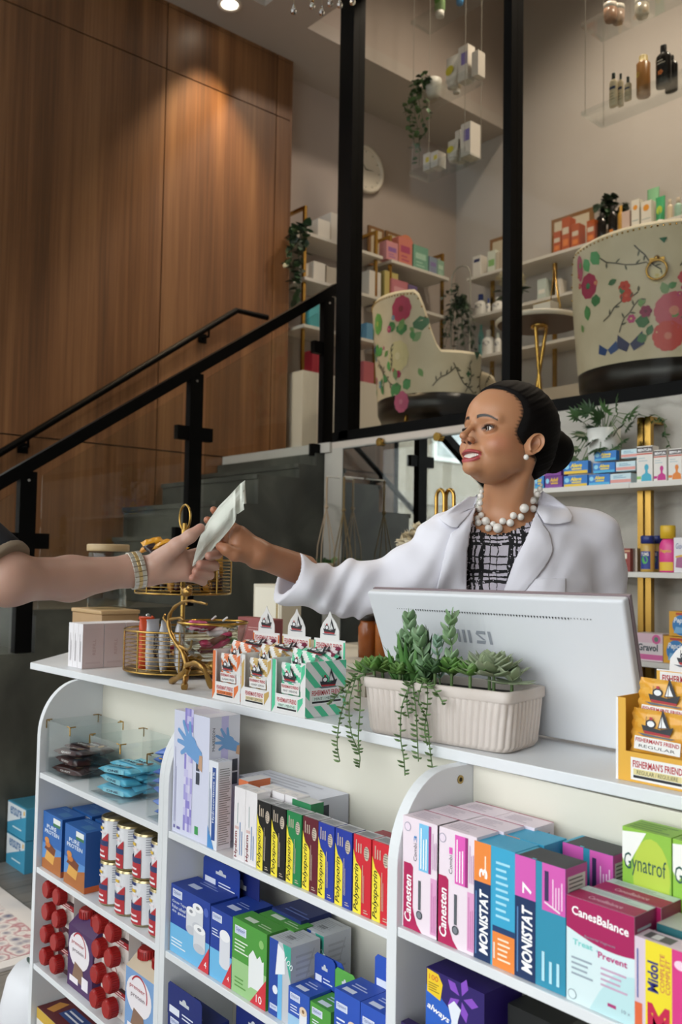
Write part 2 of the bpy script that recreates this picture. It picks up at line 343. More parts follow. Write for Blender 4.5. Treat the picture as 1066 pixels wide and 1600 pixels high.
# street outside, seen in the mirror
g = MB(); g.box(-40, -5.3, -30, 25, -.14, -.1, 'concrete_pavement'); g.box(-5.3, 12, -30, -2.72, -.14, -.1, 'concrete_pavement'); g.build('ground', **S)
noisemat('pale_stucco', (1, 1, 1), [(.3, '#8a8276'), (.7, '#9a9184')], .9, 5, 4)
bl = tag(empty('street_building', (-13, 0, 0)), 'pale stucco building across the street, seen reflected in the mirror', 'building')
g = MB(); g.box(-15, -13, -16, 12, -.1, 9, 'pale_stucco'); g.box(-13, -12.9, -16, 12, 2.55, 2.8, '#8c857a'); sub(g, 'wall', bl)
for i in range(9):
    y = -14 + i*2.7
    g = MB(); g.box(-12.99, -12.93, y, y+1.3, 3.5, 5.6, '#e8ecec'); o = sub(g, 'window_frame', bl)
    g = MB(); g.box(-12.94, -12.915, y+.1, y+1.2, 3.6, 4.5, '#aab6ba/.1'); g.box(-12.94, -12.915, y+.1, y+1.2, 4.6, 5.5, '#aab6ba/.1'); g.build('pane', o)
    g = MB(); g.box(-12.99, -12.93, y-.2, y+1.5, .3, 2.3, '#7d7268/.2'); sub(g, 'shopfront', bl)
cr = tag(empty('parked_car', (-8.6, -1.2, -.1)), 'white car parked in the street, seen reflected in the mirror', 'car')
g = MB(); prof = [(-2.1, .35), (-2.1, .8), (-1.2, .95), (-.6, 1.4), (.9, 1.42), (1.5, .98), (2.1, .9), (2.15, .35)]
g.prism([(-.85, y, z) for y, z in prof], (1.7, 0, 0), '#e9ebee/.2'); g.build('body', cr)
g = MB(); g.prism([(.852, y, z) for y, z in ((-.95, .97), (-.5, 1.35), (.85, 1.36), (1.3, 1.0))], (.005, 0, 0), '#20282c/.05'); g.build('side_window', cr)
for y in (-1.35, 1.35):
    g = MB(); g.cyl((.7, y, .33), (.88, y, .33), .33, '#161616', 20); g.build('wheel', cr)
# pot lights in the ceiling
q = onZ(365, 10, ZC)
def potlight(x, y, z, label, energy):
    r = tag(empty('ceiling_light', (x, y, z)), label, 'ceiling light', 'recessed ceiling lights')
    g = MB(); g.lathe([(.052, .002), (.052, -.002), (.075, -.008), (.078, 0)], '#e9e4dc', 24); g.build('trim_ring', r)
    m = M('pot_glow') if 'pot_glow' in MATS else nodemat('pot_glow')[0]; bb = m.node_tree.nodes['Principled BSDF']; bb.inputs['Emission Color'].default_value = (1, .86, .66, 1); bb.inputs['Emission Strength'].default_value = 9
    g = MB(); g.lathe([(0.0001, -.001), (.052, -.001)], 'pot_glow', 24); g.build('lamp', r)
    l = bpy.data.lights.new('spot', 'SPOT'); l.energy = energy; l.color = (1, .74, .45); l.spot_size = math.radians(75); l.spot_blend = .9; l.shadow_soft_size = .04
    o = bpy.data.objects.new('spot', l); COL.objects.link(o); o.parent = r; o.location = (0, 0, -.02)
potlight(q.x, q.y-.03, ZC, 'lit round ceiling light beside the wood panelled wall', 130)
#potlight(-4.84, 5.2, ZC, 'small ceiling light in the far corner above the wall shelves', 12)
# unseen warm fill spots without fixtures, above the frame, brightening the mezzanine
for x, y in ((-3.2, 4.6), (-1.6, 4.7)):
    l = bpy.data.lights.new('tray_fill_spot', 'SPOT'); l.energy = 190; l.color = (1, .84, .68); l.spot_size = math.radians(130); l.spot_blend = 1; l.shadow_soft_size = .12
    o = bpy.data.objects.new('tray_fill_spot', l); COL.objects.link(o); o.location = (x, y, 6.2)
# chandelier
cq = onD(500, -60, 3.6)
ch = tag(empty('crystal_chandelier', (cq.x, cq.y, cq.z)), 'crystal chandelier with clear glass drops hanging at the top edge', 'chandelier')
def subw(mb, name, parent): 
    o = mb.build(name, parent); o.matrix_parent_inverse = Matrix.Translation(-parent.location); return o
m, nt, b = nodemat('crystal', .02); b.inputs['Transmission Weight'].default_value = 1; b.inputs['IOR'].default_value = 1.5
g = MB(); g.lathe([(.16, -.01), (.18, 0), (.16, .01), (.15, 0), (.16, -.01)], GOLD, 40); g.cyl((0, 0, 0), (0, 0, 5.25-cq.z), .006, GOLD, 8)
for k in range(3): g.cyl((.17*math.cos(k*2.1), .17*math.sin(k*2.1), 0), (0, 0, .2), .004, GOLD, 6)
g.build('frame', ch)
for px, py in ((459, 15), (488, 7), (503, 17), (516, 3), (531, 5), (551, 0), (474, -20), (497, -25), (524, -28), (541, -25)):
    p = onD(px, py, 3.6 + random.uniform(-.08, .08)); g = MB()
    g.lathe([(.0005, .024), (.004, .020), (.008, .004), (.0125, -.006), (.0105, -.016), (.0005, -.022)], 'crystal', 8, p, False)
    g.cyl(p + Vector((0, 0, .022)), (p.x, p.y, cq.z), .0008, '#c8c0a8/.3/1', 5); subw(g, 'crystal_drop', ch)
# rug
m, nt, b = nodemat('rug_pattern', .95)
v = N(nt, 'ShaderNodeTexVoronoi'); v.inputs['Scale'].default_value = 22; nn = N(nt, 'ShaderNodeTexNoise'); nn.inputs['Scale'].default_value = 9; nn.inputs['Detail'].default_value = 8
nt.links.new(coords(nt), v.inputs[0]); nt.links.new(coords(nt), nn.inputs[0])
mx = N(nt, 'ShaderNodeMix', data_type='FLOAT'); mx.inputs[0].default_value = .6; nt.links.new(v.outputs[0], mx.inputs[2]); nt.links.new(nn.outputs[0], mx.inputs[3])
nt.links.new(ramp(nt, mx.outputs[0], [(.3, '#5b5f7a'), (.4, '#a9a3a8'), (.5, '#d3cdca'), (.58, '#a8727a'), (.64, '#cfc8c6'), (.75, '#8c6a80')]), b.inputs['Base Color'])
g = MB(); g.box(-3.9, -2.9, .35, 1.40, .001, .012, '#cfcac8/.95'); g.box(-3.85, -2.95, .42, 1.33, .012, .0135, 'rug_pattern')
tag(g.build('area_rug'), 'pale patterned rug with red and blue motifs on the plank floor', 'rug')
# =================================================================== THE COUNTER
LAM = 'white_laminate'
noisemat('cream_panel', (1, 1, 1), [(.3, '#d9d6c8'), (.7, '#dedbce')], .55, 2, 2)
ct = tag(empty('countertop', (-1.3, 1.2, 1.003)), 'long white laminate countertop carrying the planter, sweets and monitor', 'countertop')
g = MB(); g.prism([(-2.462, 1.016, 1.003), (-.30, 1.108, 1.003), (-.30, 1.34, 1.003), (-1.62, 1.34, 1.003), (-2.45, 1.62, 1.003), (-2.90, 1.45, 1.003)], (0, 0, .018), LAM)
o = g.build('slab', ct); o.matrix_parent_inverse = Matrix.Translation(-ct.location); bv = o.modifiers.new('edge', 'BEVEL'); bv.width = .0015; bv.segments = 2
def panel_outline(x, r=.105, yf=.932, yb=1.11, zt=1.0025):
    pts = [(x, yb, 0), (x, yf, 0)]
    for i in range(13):
        a = PI/2*i/12; pts.append((x, yf + r*(1-math.cos(a)), zt - r*1.25 + r*1.25*math.sin(a)))
    pts.append((x, yb, zt)); return pts
def shelf_unit(label, x0, x1, lp, rp, zs, lt=.018, rt=.018):
    r = tag(empty('shelving_unit', ((x0+x1)/2, 1.02, 0)), label, 'shelving unit')
    T = Matrix.Translation(-r.location)
    def P(mb, nm):
        o = mb.build(nm, r); o.matrix_parent_inverse = T; bv = o.modifiers.new('edge', 'BEVEL'); bv.width = .001; bv.segments = 2; return o
    g = MB(); g.prism(panel_outline(x0, r=.105 if lp else .012), (lt, 0, 0), LAM); a = P(g, 'side_panel')
    if rp is not None: g = MB(); g.prism(panel_outline(x1-rt, r=.105 if rp else .012), (rt, 0, 0), LAM); P(g, 'side_panel')
    for z in zs:
        g = MB(); g.box(x0+lt+.0005, x1-rt-.0005, .934, 1.095, z-.0135, z, LAM); P(g, 'shelf')
    g = MB(); g.box(x0+lt+.0005, x1-rt-.0005, 1.0955, 1.105, .02, 1.0, 'cream_panel'); P(g, 'back_panel')
    return r, a
shelf_unit('left white shelving unit with protein snacks, cans and red capped packs', -2.20, -1.585, 1, 1, (.783, .555, .325, .095))
shelf_unit('middle white shelving unit holding ointment cartons and blue bandage boxes', -1.5845, -.9528, 1, None, (.783, .555, .315, .095), rt=0)
uc, pan = shelf_unit('right white shelving unit holding pink and teal treatment cartons', -.9525, -.25, 1, 0, (.794, .56, .32), lt=.020)
q = onX(720, 1218, -.9315)
g = MB(); g.cyl((-.9335, q.y, q.z), (-.9310, q.y, q.z), .0065, '#a08a5a/.3/1', 20); g.cyl((-.9311, q.y, q.z), (-.9305, q.y, q.z), .0035, '#3a3020/.4/1', 6)
o = g.build('screw', pan)
# =================================================================== CARTONS
def carton_mesh(w, d, h, base, art=None, top=None, side=None):
    g = MB(); x0, x1, y0, y1 = -w/2, w/2, -d/2, d/2
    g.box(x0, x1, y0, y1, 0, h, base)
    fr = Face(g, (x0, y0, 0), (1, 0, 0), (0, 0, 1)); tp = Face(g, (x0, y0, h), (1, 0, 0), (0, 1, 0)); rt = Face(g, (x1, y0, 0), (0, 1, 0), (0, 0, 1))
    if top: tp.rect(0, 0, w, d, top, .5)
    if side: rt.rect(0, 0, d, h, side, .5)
    if art: art(fr, tp, rt, w, d, h)
    return g
_proto = {}
def carton(name, label, x, y, z, w, d, h, base, art=None, top=None, side=None, cat='box', group=None, rz=0, key=None):
    """(x, y, z): front-left-bottom corner before rz turns it about its centre"""
    loc = (x+w/2, y+d/2, z+.0004)
    if key and key in _proto:
        o = copy_tree(_proto[key], loc, rz); tag(o, label, cat)
        if group: o['group'] = group
        elif 'group' in o: del o['group']
        return o
    o = carton_mesh(w, d, h, base, art, top, side).build(name, None, loc, rz); tag(o, label, cat, group)
    if key: _proto[key] = o
    return o
TXT = '#4a4f5a'
# ---- nitrile glove box
def art_glove(fr, tp, rt, w, d, h):
    def hand(f, a, b, s, flip=1):
        skin = '#6f9fd4'
        f.ell(a, b, .022*s, .020*s, skin, 2)
        for ang, l in ((175, .045), (150, .05), (122, .05), (95, .043), (208, .036)):
            t = math.radians(ang); c, sn = math.cos(t)*flip, math.sin(t)
            f.poly([(a+c*.012*s-sn*.006*s, b+sn*.012*s+c*.006*s), (a+c*.012*s+sn*.006*s, b+sn*.012*s-c*.006*s), (a+c*l*s+sn*.004*s, b+sn*l*s-c*.004*s), (a+c*l*s-sn*.004*s, b+sn*l*s+c*.004*s)], skin, 2)
            f.ell(a+c*l*s, b+sn*l*s, .0042*s, .0042*s, skin, 2, 8)
        f.poly([(a-.002*s, b-.02*s), (a+.04*s*flip, b-.034*s), (a+.04*s*flip, b-.006*s), (a, b+.018*s)], skin, 2.2)
        f.poly([(a+.028*s*flip, b-.036*s), (a+.042*s*flip, b-.042*s), (a+.042*s*flip, b-.012*s), (a+.032*s*flip, b-.012*s)], '#c79f80', 2.5)
    rr = random.Random(3)
    for i in range(4):
        for j in range(16):
            f = ['#a7a0dc', '#8f86cf', '#c9c5ea', '#d9d6f0'][rr.randrange(4)]; fr.rect(.040+i*.0075, .01+j*.0145, .0475+i*.0075, .0245+j*.0145, f, 1)
    hand(fr, .062, h-.062, 1.0); fr.rect(.083, .13, .095, .155, '#3c4250', 2); fr.rect(.083, .105, .095, .127, '#3c4250', 2); fr.rect(.082, .012, .094, .027, '#3f9a55', 2)
    fr.lines(.006, .02, .014, .17, 2, '#9c9cc0', 2, True); fr.rect(.006, .008, .012, .014, '#6d68a8', 2); fr.rect(.018, .008, .03, .013, '#6d68a8', 2)
    fr.rect(.070, .01, .0705, h-.01, '#b9bac9', 2)
    rt.text('McKESSON', .012, h-.062, .042, .006, '#3c4250', 2, rot=PI/2)
    rt.rect(.026, .03, .042, h, '#bdb8e4', 1); hand(rt, .042, h-.05, .62, 1); rt.rect(.052, .13, .064, .152, '#3c4250', 2); rt.rect(.052, .105, .064, .127, '#3c4250', 2)
    tp.rect(.03, .01, .09, .05, '#cfcfe0', 1)
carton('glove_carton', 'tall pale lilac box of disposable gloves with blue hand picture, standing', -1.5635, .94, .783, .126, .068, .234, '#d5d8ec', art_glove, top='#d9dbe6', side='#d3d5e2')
def art_gl2(fr, tp, rt, w, d, h):
    rt.rect(.015, .008, .028, h*.45, '#3c4250', 2); rt.rect(.015, h*.5, .028, h*.9, '#3c4250', 2); fr.rect(.02, .01, .07, h-.01, '#8fa2d8', 1); fr.ell(.1, .045, .012, .01, '#2f62b8', 2)
    tp.lines(.02, .01, .2, d-.01, 4, '#b9bbc9', 1)
carton('glove_carton', 'white glove box lying flat behind the ointment cartons', -1.452, 1.018, .783, .235, .074, .116, '#d8dae6', art_gl2, side='#c9ccd8')
def art_hydro(fr, tp, rt, w, d, h):
    fr.rect(w*.4, h*.1, w*.78, h*.93, '#2b4f96', 1); fr.text('Hydrocortisone 1%', w*.72, h*.3, h*.58, w*.26, '#e9edf4', 2, rot=PI/2, bold=.01); fr.poly([(0, 0), (w*.7, 0), (0, .04)], '#4b8fd0', 1.5)
    fr.lines(w*.08, h*.15, w*.3, h*.9, 2, '#7f8fae', 2, True)
    rt.lines(d*.1, h*.05, d*.92, h*.93, 34, '#8b8e92', 2); tp.lines(.004, .003, w-.004, d-.004, 3, '#b9bbc2')
carton('cream_carton', 'slim white and blue cream carton leaning on the glove box', -1.434, .938, .783, .031, .03, .158, '#e3e6ee', art_hydro, rz=0.0)
carton('cream_carton', 'orange edged carton squeezed behind the slim blue cream carton', -1.386, .972, .783, .03, .05, .128, '#d8764a', None, top='#e4e2e4')
# ---- Hyderm
def art_hyd(fr, tp, rt, w, d, h):
    fr.text('Hyderm', w*.36, .004, h*.36, w*.28, '#7d1f2b', 2, rot=PI/2, bold=.02); fr.lines(w*.5, h*.08, w*.85, h*.55, 2, '#6f8fc0', 2, True); fr.lines(w*.3, h*.5, w*.4, h*.8, 1, '#7a9a9a', 2, True)
    fr.rect(w*.1, h*.42, w*.45, h*.46, '#d8b8b4', 1.5); rt.lines(.003, .01, d-.003, h-.01, 14, '#b8bac2'); tp.rect(.003, .003, w-.003, d-.006, '#efe9e6', 1); tp.lines(.006, .006, w-.006, d-.012, 3, '#b9bbc2', 1.5)
for i in range(2):
    carton('ointment_carton', ['white carton with dark red lettering, next to the slim blue carton', 'white carton with dark red lettering, next to the first black ointment box'][i], -1.352+i*.0345, .94, .783, .0335, .028, .126, '#e8e4e6', art_hyd, key='hyd')
for i, (dx, dy) in enumerate(((.03, .034), (.066, .034), (.10, .036))):
    carton('ointment_carton', ['white carton, left one of the row behind the dark red lettered cartons', 'white carton, middle one of the row behind the dark red lettered cartons', 'white carton, right one of the row behind the black ointment boxes'][i], -1.352+dx, .94+dy, .783, .0335, .028, .124, '#e8e4e6', art_hyd, key='hyd')
# ---- Polysporin
def poly_art(c, pale):
    def art(fr, tp, rt, w, d, h):
        Y_ = '#f2df3e'
        fr.poly([(0, 0), (w*.46, 0), (w*.46, h*.56), (w*.38, h*.60), (w*.16, h*.66), (0, h*.80)], Y_, 1)
        fr.text('Polysporin', w*.37, h*.03, h*.60, w*.33, '#15130c', 2, rot=PI/2, bold=.012, shear=.25)
        fr.ell(w*.76, h*.80, w*.15, h*.09, pale, 2); fr.lines(w*.64, h*.73, w*.88, h*.88, 5, '#6d6a66', 2.5)
        fr.lines(w*.52, h*.16, w*.66, h*.66, 2, pale, 2, True); fr.lines(w*.12, h*.78, w*.52, h*.95, 3, pale, 2, True)
        fr.lines(w*.62, h*.03, w*.88, h*.09, 2, pale, 2)
        tp.rect(0, 0, w, d, '#c9c9cc', 1); tp.rect(.003, .004, w-.003, d-.004, '#a9aaac', 1.5); tp.lines(.004, .006, w-.004, d-.006, 7, '#737477', 2); tp.rect(0, 0, w, .0015, c, 1.7)
        rt.lines(.003, .01, d-.003, h-.01, 16, pale)
    return art
POLY = [('#101010', 'first black'), ('#101010', 'second black'), ('#1f8048', 'green'), ('#5f1626', 'maroon'), ('#20379c', 'first blue'), ('#20379c', 'second blue'), ('#cf2432', 'first red'), ('#cf2432', 'last red')]
xs = [-1.2825, -1.2415, -1.2005, -1.159, -1.118, -1.077, -1.0355, -.9945]
for i, (c, nm) in enumerate(POLY):
    carton('ointment_carton', f'{nm} ointment carton with yellow band in the row, counted from the left', xs[i], .94 + random.uniform(0, .002), .783, .0385, .028, .1155+.0, c, poly_art(c, '#c9b9a6'), key='poly'+c, side=c)
carton('ointment_carton', 'green trimmed ointment carton standing behind the second black one', -1.228, .973, .783, .05, .028, .124, '#2c7f50', None, top='#cfd0cf')
carton('ointment_carton', 'red topped carton hidden behind the two last red ointment cartons', -1.03, .97, .783, .034, .028, .112, '#a5283a', None, top='#8e2232')
# ---- bandage boxes (blue, option)
def option_logo(f, a, b, s, txt='Option+'):
    f.rect(a, b, a+.034*s, b+.0145*s, '#e6eaf2', 2); f.rect(a+.0015*s, b+.001*s, a+.032*s, b+.013*s, '#c9d2ea', 2.2); f.text(txt, a+.003*s, b+.0035*s, .027*s, .0085*s, '#3a4f92', 2.6)
def art_gauze(fr, tp, rt, w, d, h):
    fr.rect(0, 0, w, h*.42, '#6fb9e6', 1); option_logo(fr, .007, h*.83, 1.0)
    for k, t in enumerate(('Gauze Tape', 'Ruban adhesif', 'de gaze')): fr.text(t, .006, h*(.73-.07*k), .05, .0065, '#dfe6f4', 2, bold=.01)
    for cx, cy, r in ((.075, .09, .017), (.098, .102, .018), (.105, .065, .02)):
        fr.rect(cx-r, cy-.03, cx+r, cy+.005, '#d9dbe0', 2+cx*10); fr.ell(cx, cy+.005, r, .008, '#f2f2f4', 3.2+cx*10); fr.ell(cx, cy+.005, r*.35, .003, '#8d8f96', 3.4+cx*10); fr.ell(cx, cy-.03, r, .008, '#c6c8d0', 2+cx*10)
    fr.poly([(w-.036, 0), (w, 0), (w, .047)], '#d1343f', 3); fr.text('4', w-.015, .008, .008, .012, '#ffffff', 3.6); fr.ell(w-.012, h-.02, .008, .008, '#4a62b8', 2); fr.lines(.006, .012, .06, .03, 3, '#e9f2fa', 2)
    tp.rect(.03, .018, .064, .032, '#cdd6ee', 1); tp.lines(.035, .04, .1, .055, 2, '#8f9fd0', 1)
def tab(par, w, h, x, y, z, c, logo=True):
    g = MB(); n = 8; o_ = [(x-w/2, y, z), (x+w/2, y, z), (x+w/2, y, z+h-.006), (x+w/2-.006, y, z+h), (x-w/2+.006, y, z+h), (x-w/2, y, z+h-.006)]
    g.prism(o_, (0, .001, 0), c); f = Face(g, (x-w/2, y, z), (1, 0, 0), (0, 0, 1))
    f.rect(w*.36, h*.52, w*.64, h*.62, '#c9cdd2', 1.5); f.ell(w*.5, h*.62, w*.06, h*.1, '#c9cdd2', 1.6)
    if logo: f.rect(w*.06, h*.08, w*.36, h*.3, '#dfe4f0', 1.5); f.lines(w*.44, h*.08, w*.9, h*.3, 2, '#dfe4f0', 1.5)
    return g.build('hang_tab', par)
BL = '#1f3f9a'
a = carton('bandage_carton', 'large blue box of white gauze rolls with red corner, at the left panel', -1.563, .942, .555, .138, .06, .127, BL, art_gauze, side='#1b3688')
tab(a, .125, .052, .012, .0305, .122, '#1c3a92')
def art_g2(fr, tp, rt, w, d, h):
    fr.rect(0, 0, w, h*.42, '#6fb9e6', 1); option_logo(fr, .006, h*.83, .9); fr.lines(.006, h*.6, w*.45, h*.72, 3, '#dfe6f4', 2)
    fr.rect(w*.45, h*.28, w*.92, h*.68, '#dcdee6', 2); fr.ell(w*.68, h*.68, w*.235, .01, '#f0f0f3', 2.3); fr.ell(w*.68, h*.28, w*.235, .008, '#dcdee6', 2.1)
    fr.poly([(w-.028, 0), (w, 0), (w, .045)], '#d1343f', 3); fr.text('4', w-.012, .01, .006, .009, '#ffffff', 3.6)
    tp.rect(.02, .02, .05, .034, '#cdd6ee', 1); tp.lines(.02, .04, .06, .055, 2, '#8f9fd0', 1)
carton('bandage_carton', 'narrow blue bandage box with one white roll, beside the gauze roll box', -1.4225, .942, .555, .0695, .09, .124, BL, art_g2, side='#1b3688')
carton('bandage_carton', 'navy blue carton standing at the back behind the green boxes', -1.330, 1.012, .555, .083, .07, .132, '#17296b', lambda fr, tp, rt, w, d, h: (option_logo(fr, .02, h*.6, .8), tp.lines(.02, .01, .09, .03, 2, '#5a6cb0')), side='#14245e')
g0 = carton('bandage_carton', 'dark navy hang card carton behind the gauze roll box', -1.50, 1.024, .555, .12, .05, .09, '#141f5a'); tab(g0, .115, .085, .0, -.0275, .088, '#16246a', False)
def art_green(fr, tp, rt, w, d, h):
    fr.rect(0, 0, w, h*.45, '#9fca8c', 1); option_logo(fr, .008, h*.8, 1.0); fr.lines(.008, h*.55, w*.5, h*.74, 4, '#e3efdc', 2)
    fr.poly([(w*.5, .02), (w*.58, .025), (w*.86, .025), (w*.93, .02), (w*.93, h*.62), (w*.88, h*.6), (w*.82, h*.67), (w*.74, h*.61), (w*.62, h*.7), (w*.5, h*.6)], '#e9ecec', 2)
    fr.poly([(w-.045, 0), (w, 0), (w, .05)], '#d1343f', 3); fr.text('10', w-.027, .006, .016, .013, '#ffffff', 3.6); fr.ell(w-.015, h-.022, .007, .007, '#8cc070', 2); fr.lines(.01, .01, .045, .03, 3, '#5f9a48', 2)
    tp.rect(.02, .01, .05, .022, '#dbe8d4', 1); tp.lines(.06, .008, .1, .022, 2, '#b9d4aa', 1)
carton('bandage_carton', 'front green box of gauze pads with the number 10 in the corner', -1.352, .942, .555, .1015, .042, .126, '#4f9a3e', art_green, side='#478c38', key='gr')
carton('bandage_carton', 'second green box of gauze pads directly behind the front one', -1.334, .986, .555, .1015, .042, .126, '#4f9a3e', art_green, key='gr')
def art_100(fr, tp, rt, w, d, h):
    fr.poly([(0, 0), (w*.42, 0), (w*.42, h), (0, h)], '#24479f', 1); fr.poly([(w*.62, h), (w, h), (w, h*.55)], '#3fa892', 2); fr.text('100', w*.72, h*.8, .022, .01, '#e9f4f2', 3, rot=-PI/5); fr.rect(w*.42, 0, w*.62, h*.6, '#6fb9e6', 1)
    fr.poly([(w*.3, h*.55), (w*.75, h*.62), (w*.7, h*.9), (w*.4, h*.97)], '#eceef2', 1.5); option_logo(fr, .004, h*.08, .6); fr.ell(w*.3, h*.35, .007, .007, '#e6eaf2', 1.6)
    tp.rect(w*.3, d*.3, w*.6, d*.5, '#77797f', 1); tp.lines(.006, .008, w-.01, d-.008, 9, '#a9abb0', 1)
    rt.lines(.01, h*.5, d-.01, h*.9, 5, '#b0b2b8'); rt.poly([(.01, h*.1), (.012, h*.12), (.05, h*.9), (.048, h*.9)], '#a9abb2')
carton('bandage_carton', 'pale grey topped box marked 100, in front of its twin', -1.2455, .944, .555, .0585, .062, .124, '#c3c6cc', art_100, key='n100')
carton('bandage_carton', 'pale grey topped box behind the one marked 100', -1.2455, 1.014, .555, .0585, .062, .124, '#c3c6cc', art_100, key='n100')
def art_small(c2, roll):
    def art(fr, tp, rt, w, d, h):
        fr.rect(0, 0, w, h*.35, c2, 1); option_logo(fr, .005, h*.72, .75); fr.lines(.006, h*.42, w*.55, h*.62, 3, '#e3e9f4', 2)
        if roll: fr.rect(w*.55, .004, w*.9, h*.58, roll, 2); fr.ell(w*.725, h*.58, w*.175, .007, '#e3cdb2', 2.4); fr.ell(w*.725, h*.58, w*.06, .003, '#8a6a4a', 2.6)
        tp.rect(.01, .006, .035, .016, '#dfe6f4', 1); tp.lines(.012, .022, w-.01, .036, 2, '#c4cff0', 1)
    return art
a = carton('bandage_carton', 'small blue box with a white roll, in front of the grey topped box', -1.187, .94, .555, .054, .045, .066, '#2c55b4', art_small('#9fc8e8', '#e6e8ee')); tab(a, .052, .048, .01, .0228, .064, '#2347a6')
g1 = carton('bandage_carton', 'blue hang card box between the small blue box and the grey twin', -1.165, .99, .555, .054, .035, .07, '#2347a6'); tab(g1, .052, .045, .004, -.018, .066, '#2347a6')
a = carton('bandage_carton', 'small green box with hang tab between two blue boxes', -1.131, .94, .555, .05, .045, .062, '#4f9a3e', art_small('#a9d094', None)); tab(a, .05, .045, .006, .0228, .06, '#5aa648')
BR = '#2a52b6'
a = carton('bandage_carton', 'blue box showing a beige roll, left of its neighbour by the divider', -1.073, .94, .555, .058, .055, .103, BR, art_small('#9fc8e8', '#c99f78'), key='roll')
a = carton('bandage_carton', 'blue box showing a beige roll, tight against the divider', -1.0135, .94, .555, .058, .055, .103, BR, art_small('#9fc8e8', '#c99f78'), key='roll'); tab(a, .075, .05, -.02, .0278, .1, '#2a52b6')
# lower middle shelf
for i, (x, y, z, w_, l_) in enumerate(((-1.560, .94, .315, .12, 'navy bandage box with hang card at the bottom left of the middle unit'), (-1.425, .945, .315, .11, 'navy bandage box on the bottom middle shelf, second from the left'), (-1.30, .95, .315, .11, 'navy bandage box on the bottom middle shelf, third from the left'))):
    a = carton('bandage_carton', l_, x, y, z, w_, .06, .135 if i == 0 else .12, '#1a2c74', lambda fr, tp, rt, w, d, h: (option_logo(fr, .01, h*.8, .9), tp.rect(.02, .01, .05, .022, '#cdd6ee', 1), tp.lines(.06, .01, .1, .025, 2, '#8f9fd0', 1)))
    if i < 2: tab(a, w_, .06, 0, -.0312 if i == 0 else .03, .125 if i == 0 else .115, '#1b2a70')
# =================================================================== RIGHT UNIT
def art_can(c, pk):
    def art(fr, tp, rt, w, d, h):
        P_ = '#b31b56'
        fr.rect(w*.04, 0, w*.3, h*.56, P_, 1); fr.poly([(w*.3, 0), (w*.55, 0), (w*.42, h*.06), (w*.34, h*.14), (w*.3, h*.2)], P_, 1); fr.poly([(w*.04, h*.56), (w*.3, h*.56), (w*.24, h*.585), (w*.04, h*.585)], P_, 1)
        fr.text('Canesten', w*.26, h*.06, h*.42, w*.19, '#ffffff', 2, rot=PI/2, bold=.02, shear=.2)
        fr.text('Combi', w*.40, h*.62, h*.16, w*.09, '#4c4a55', 2, rot=PI/2); fr.text(c, w*.40, h*.79, .009, .006, pk, 2, rot=PI/2)
        fr.rect(w*.3 if pk != '#e25bb8' else w*.3, h*.60 if 0 else h*.45, w*.3, h*.45, P_, 1)
        fr.rect(w*.46, h*.55, w*.72, h*.97, '#7cc3ea' if pk == '#2b7fc0' else '#e25bb8', 1); fr.rect(w*.72, h*.55, w*.79, h*.97, '#9b2a78', 1.2); fr.lines(w*.49, h*.57, w*.70, h*.95, 3, '#ffffff', 2, True)
        fr.rect(w*.45, h*.2, w*.52, h*.46, '#5b5f66', 2); fr.ell(w*.485, h*.155, w*.085, w*.085, '#4a4e55', 2.4); fr.ell(w*.485, h*.155, w*.055, w*.06, '#7d828a', 2.7)
        fr.ell(w*.14, h*.91, .0065, .0065, '#a9a2b6', 1.5); fr.ell(w*.14, h*.91, .0053, .0053, '#ecdcea', 1.8); fr.rect(w*.78, h*.03, w*.95, h*.52, '#e2a3cc', 1.5); fr.lines(w*.80, h*.05, w*.94, h*.5, 3, '#c576a8', 2, True); fr.lines(w*.82, h*.6, w*.95, h*.93, 3, '#c9a0c2', 2, True)
        tp.lines(.01, .008, w-.02, d-.01, 5, '#c9bcc8', 1); tp.rect(0, d-.002, w, d, P_, 1); rt.lines(.004, .01, d-.004, h-.01, 30, '#8d8792', 1)
    return art
WP = '#eedfe9'
carton('medicine_carton', 'pink and white carton with a pale blue panel, against the divider', -.9315, .942, .794, .0705, .045, .155, WP, art_can('3', '#2b7fc0'), key='c1')
carton('medicine_carton', 'pink and white carton with a magenta panel, next to the orange one', -.8645, .942, .794, .0705, .045, .155, WP, art_can('1', '#e25bb8'), key='c2')
carton('medicine_carton', 'white topped carton in the second row behind the pale blue panelled one', -.9270, .990, .794, .0705, .045, .155, WP, art_can('3', '#2b7fc0'), key='c1')
carton('medicine_carton', 'white topped carton in the second row behind the magenta panelled one', -.858, .990, .794, .0705, .045, .155, WP, art_can('1', '#e25bb8'), key='c2')
carton('medicine_carton', 'white topped carton in the back row, topmost against the cream panel', -.915, 1.038, .794, .0705, .045, .155, WP, art_can('1', '#e25bb8'), key='c2')
carton('medicine_carton', 'white carton with dark printed side in the back row', -.843, 1.038, .794, .0705, .045, .155, WP, art_can('1', '#e25bb8'), key='c2')
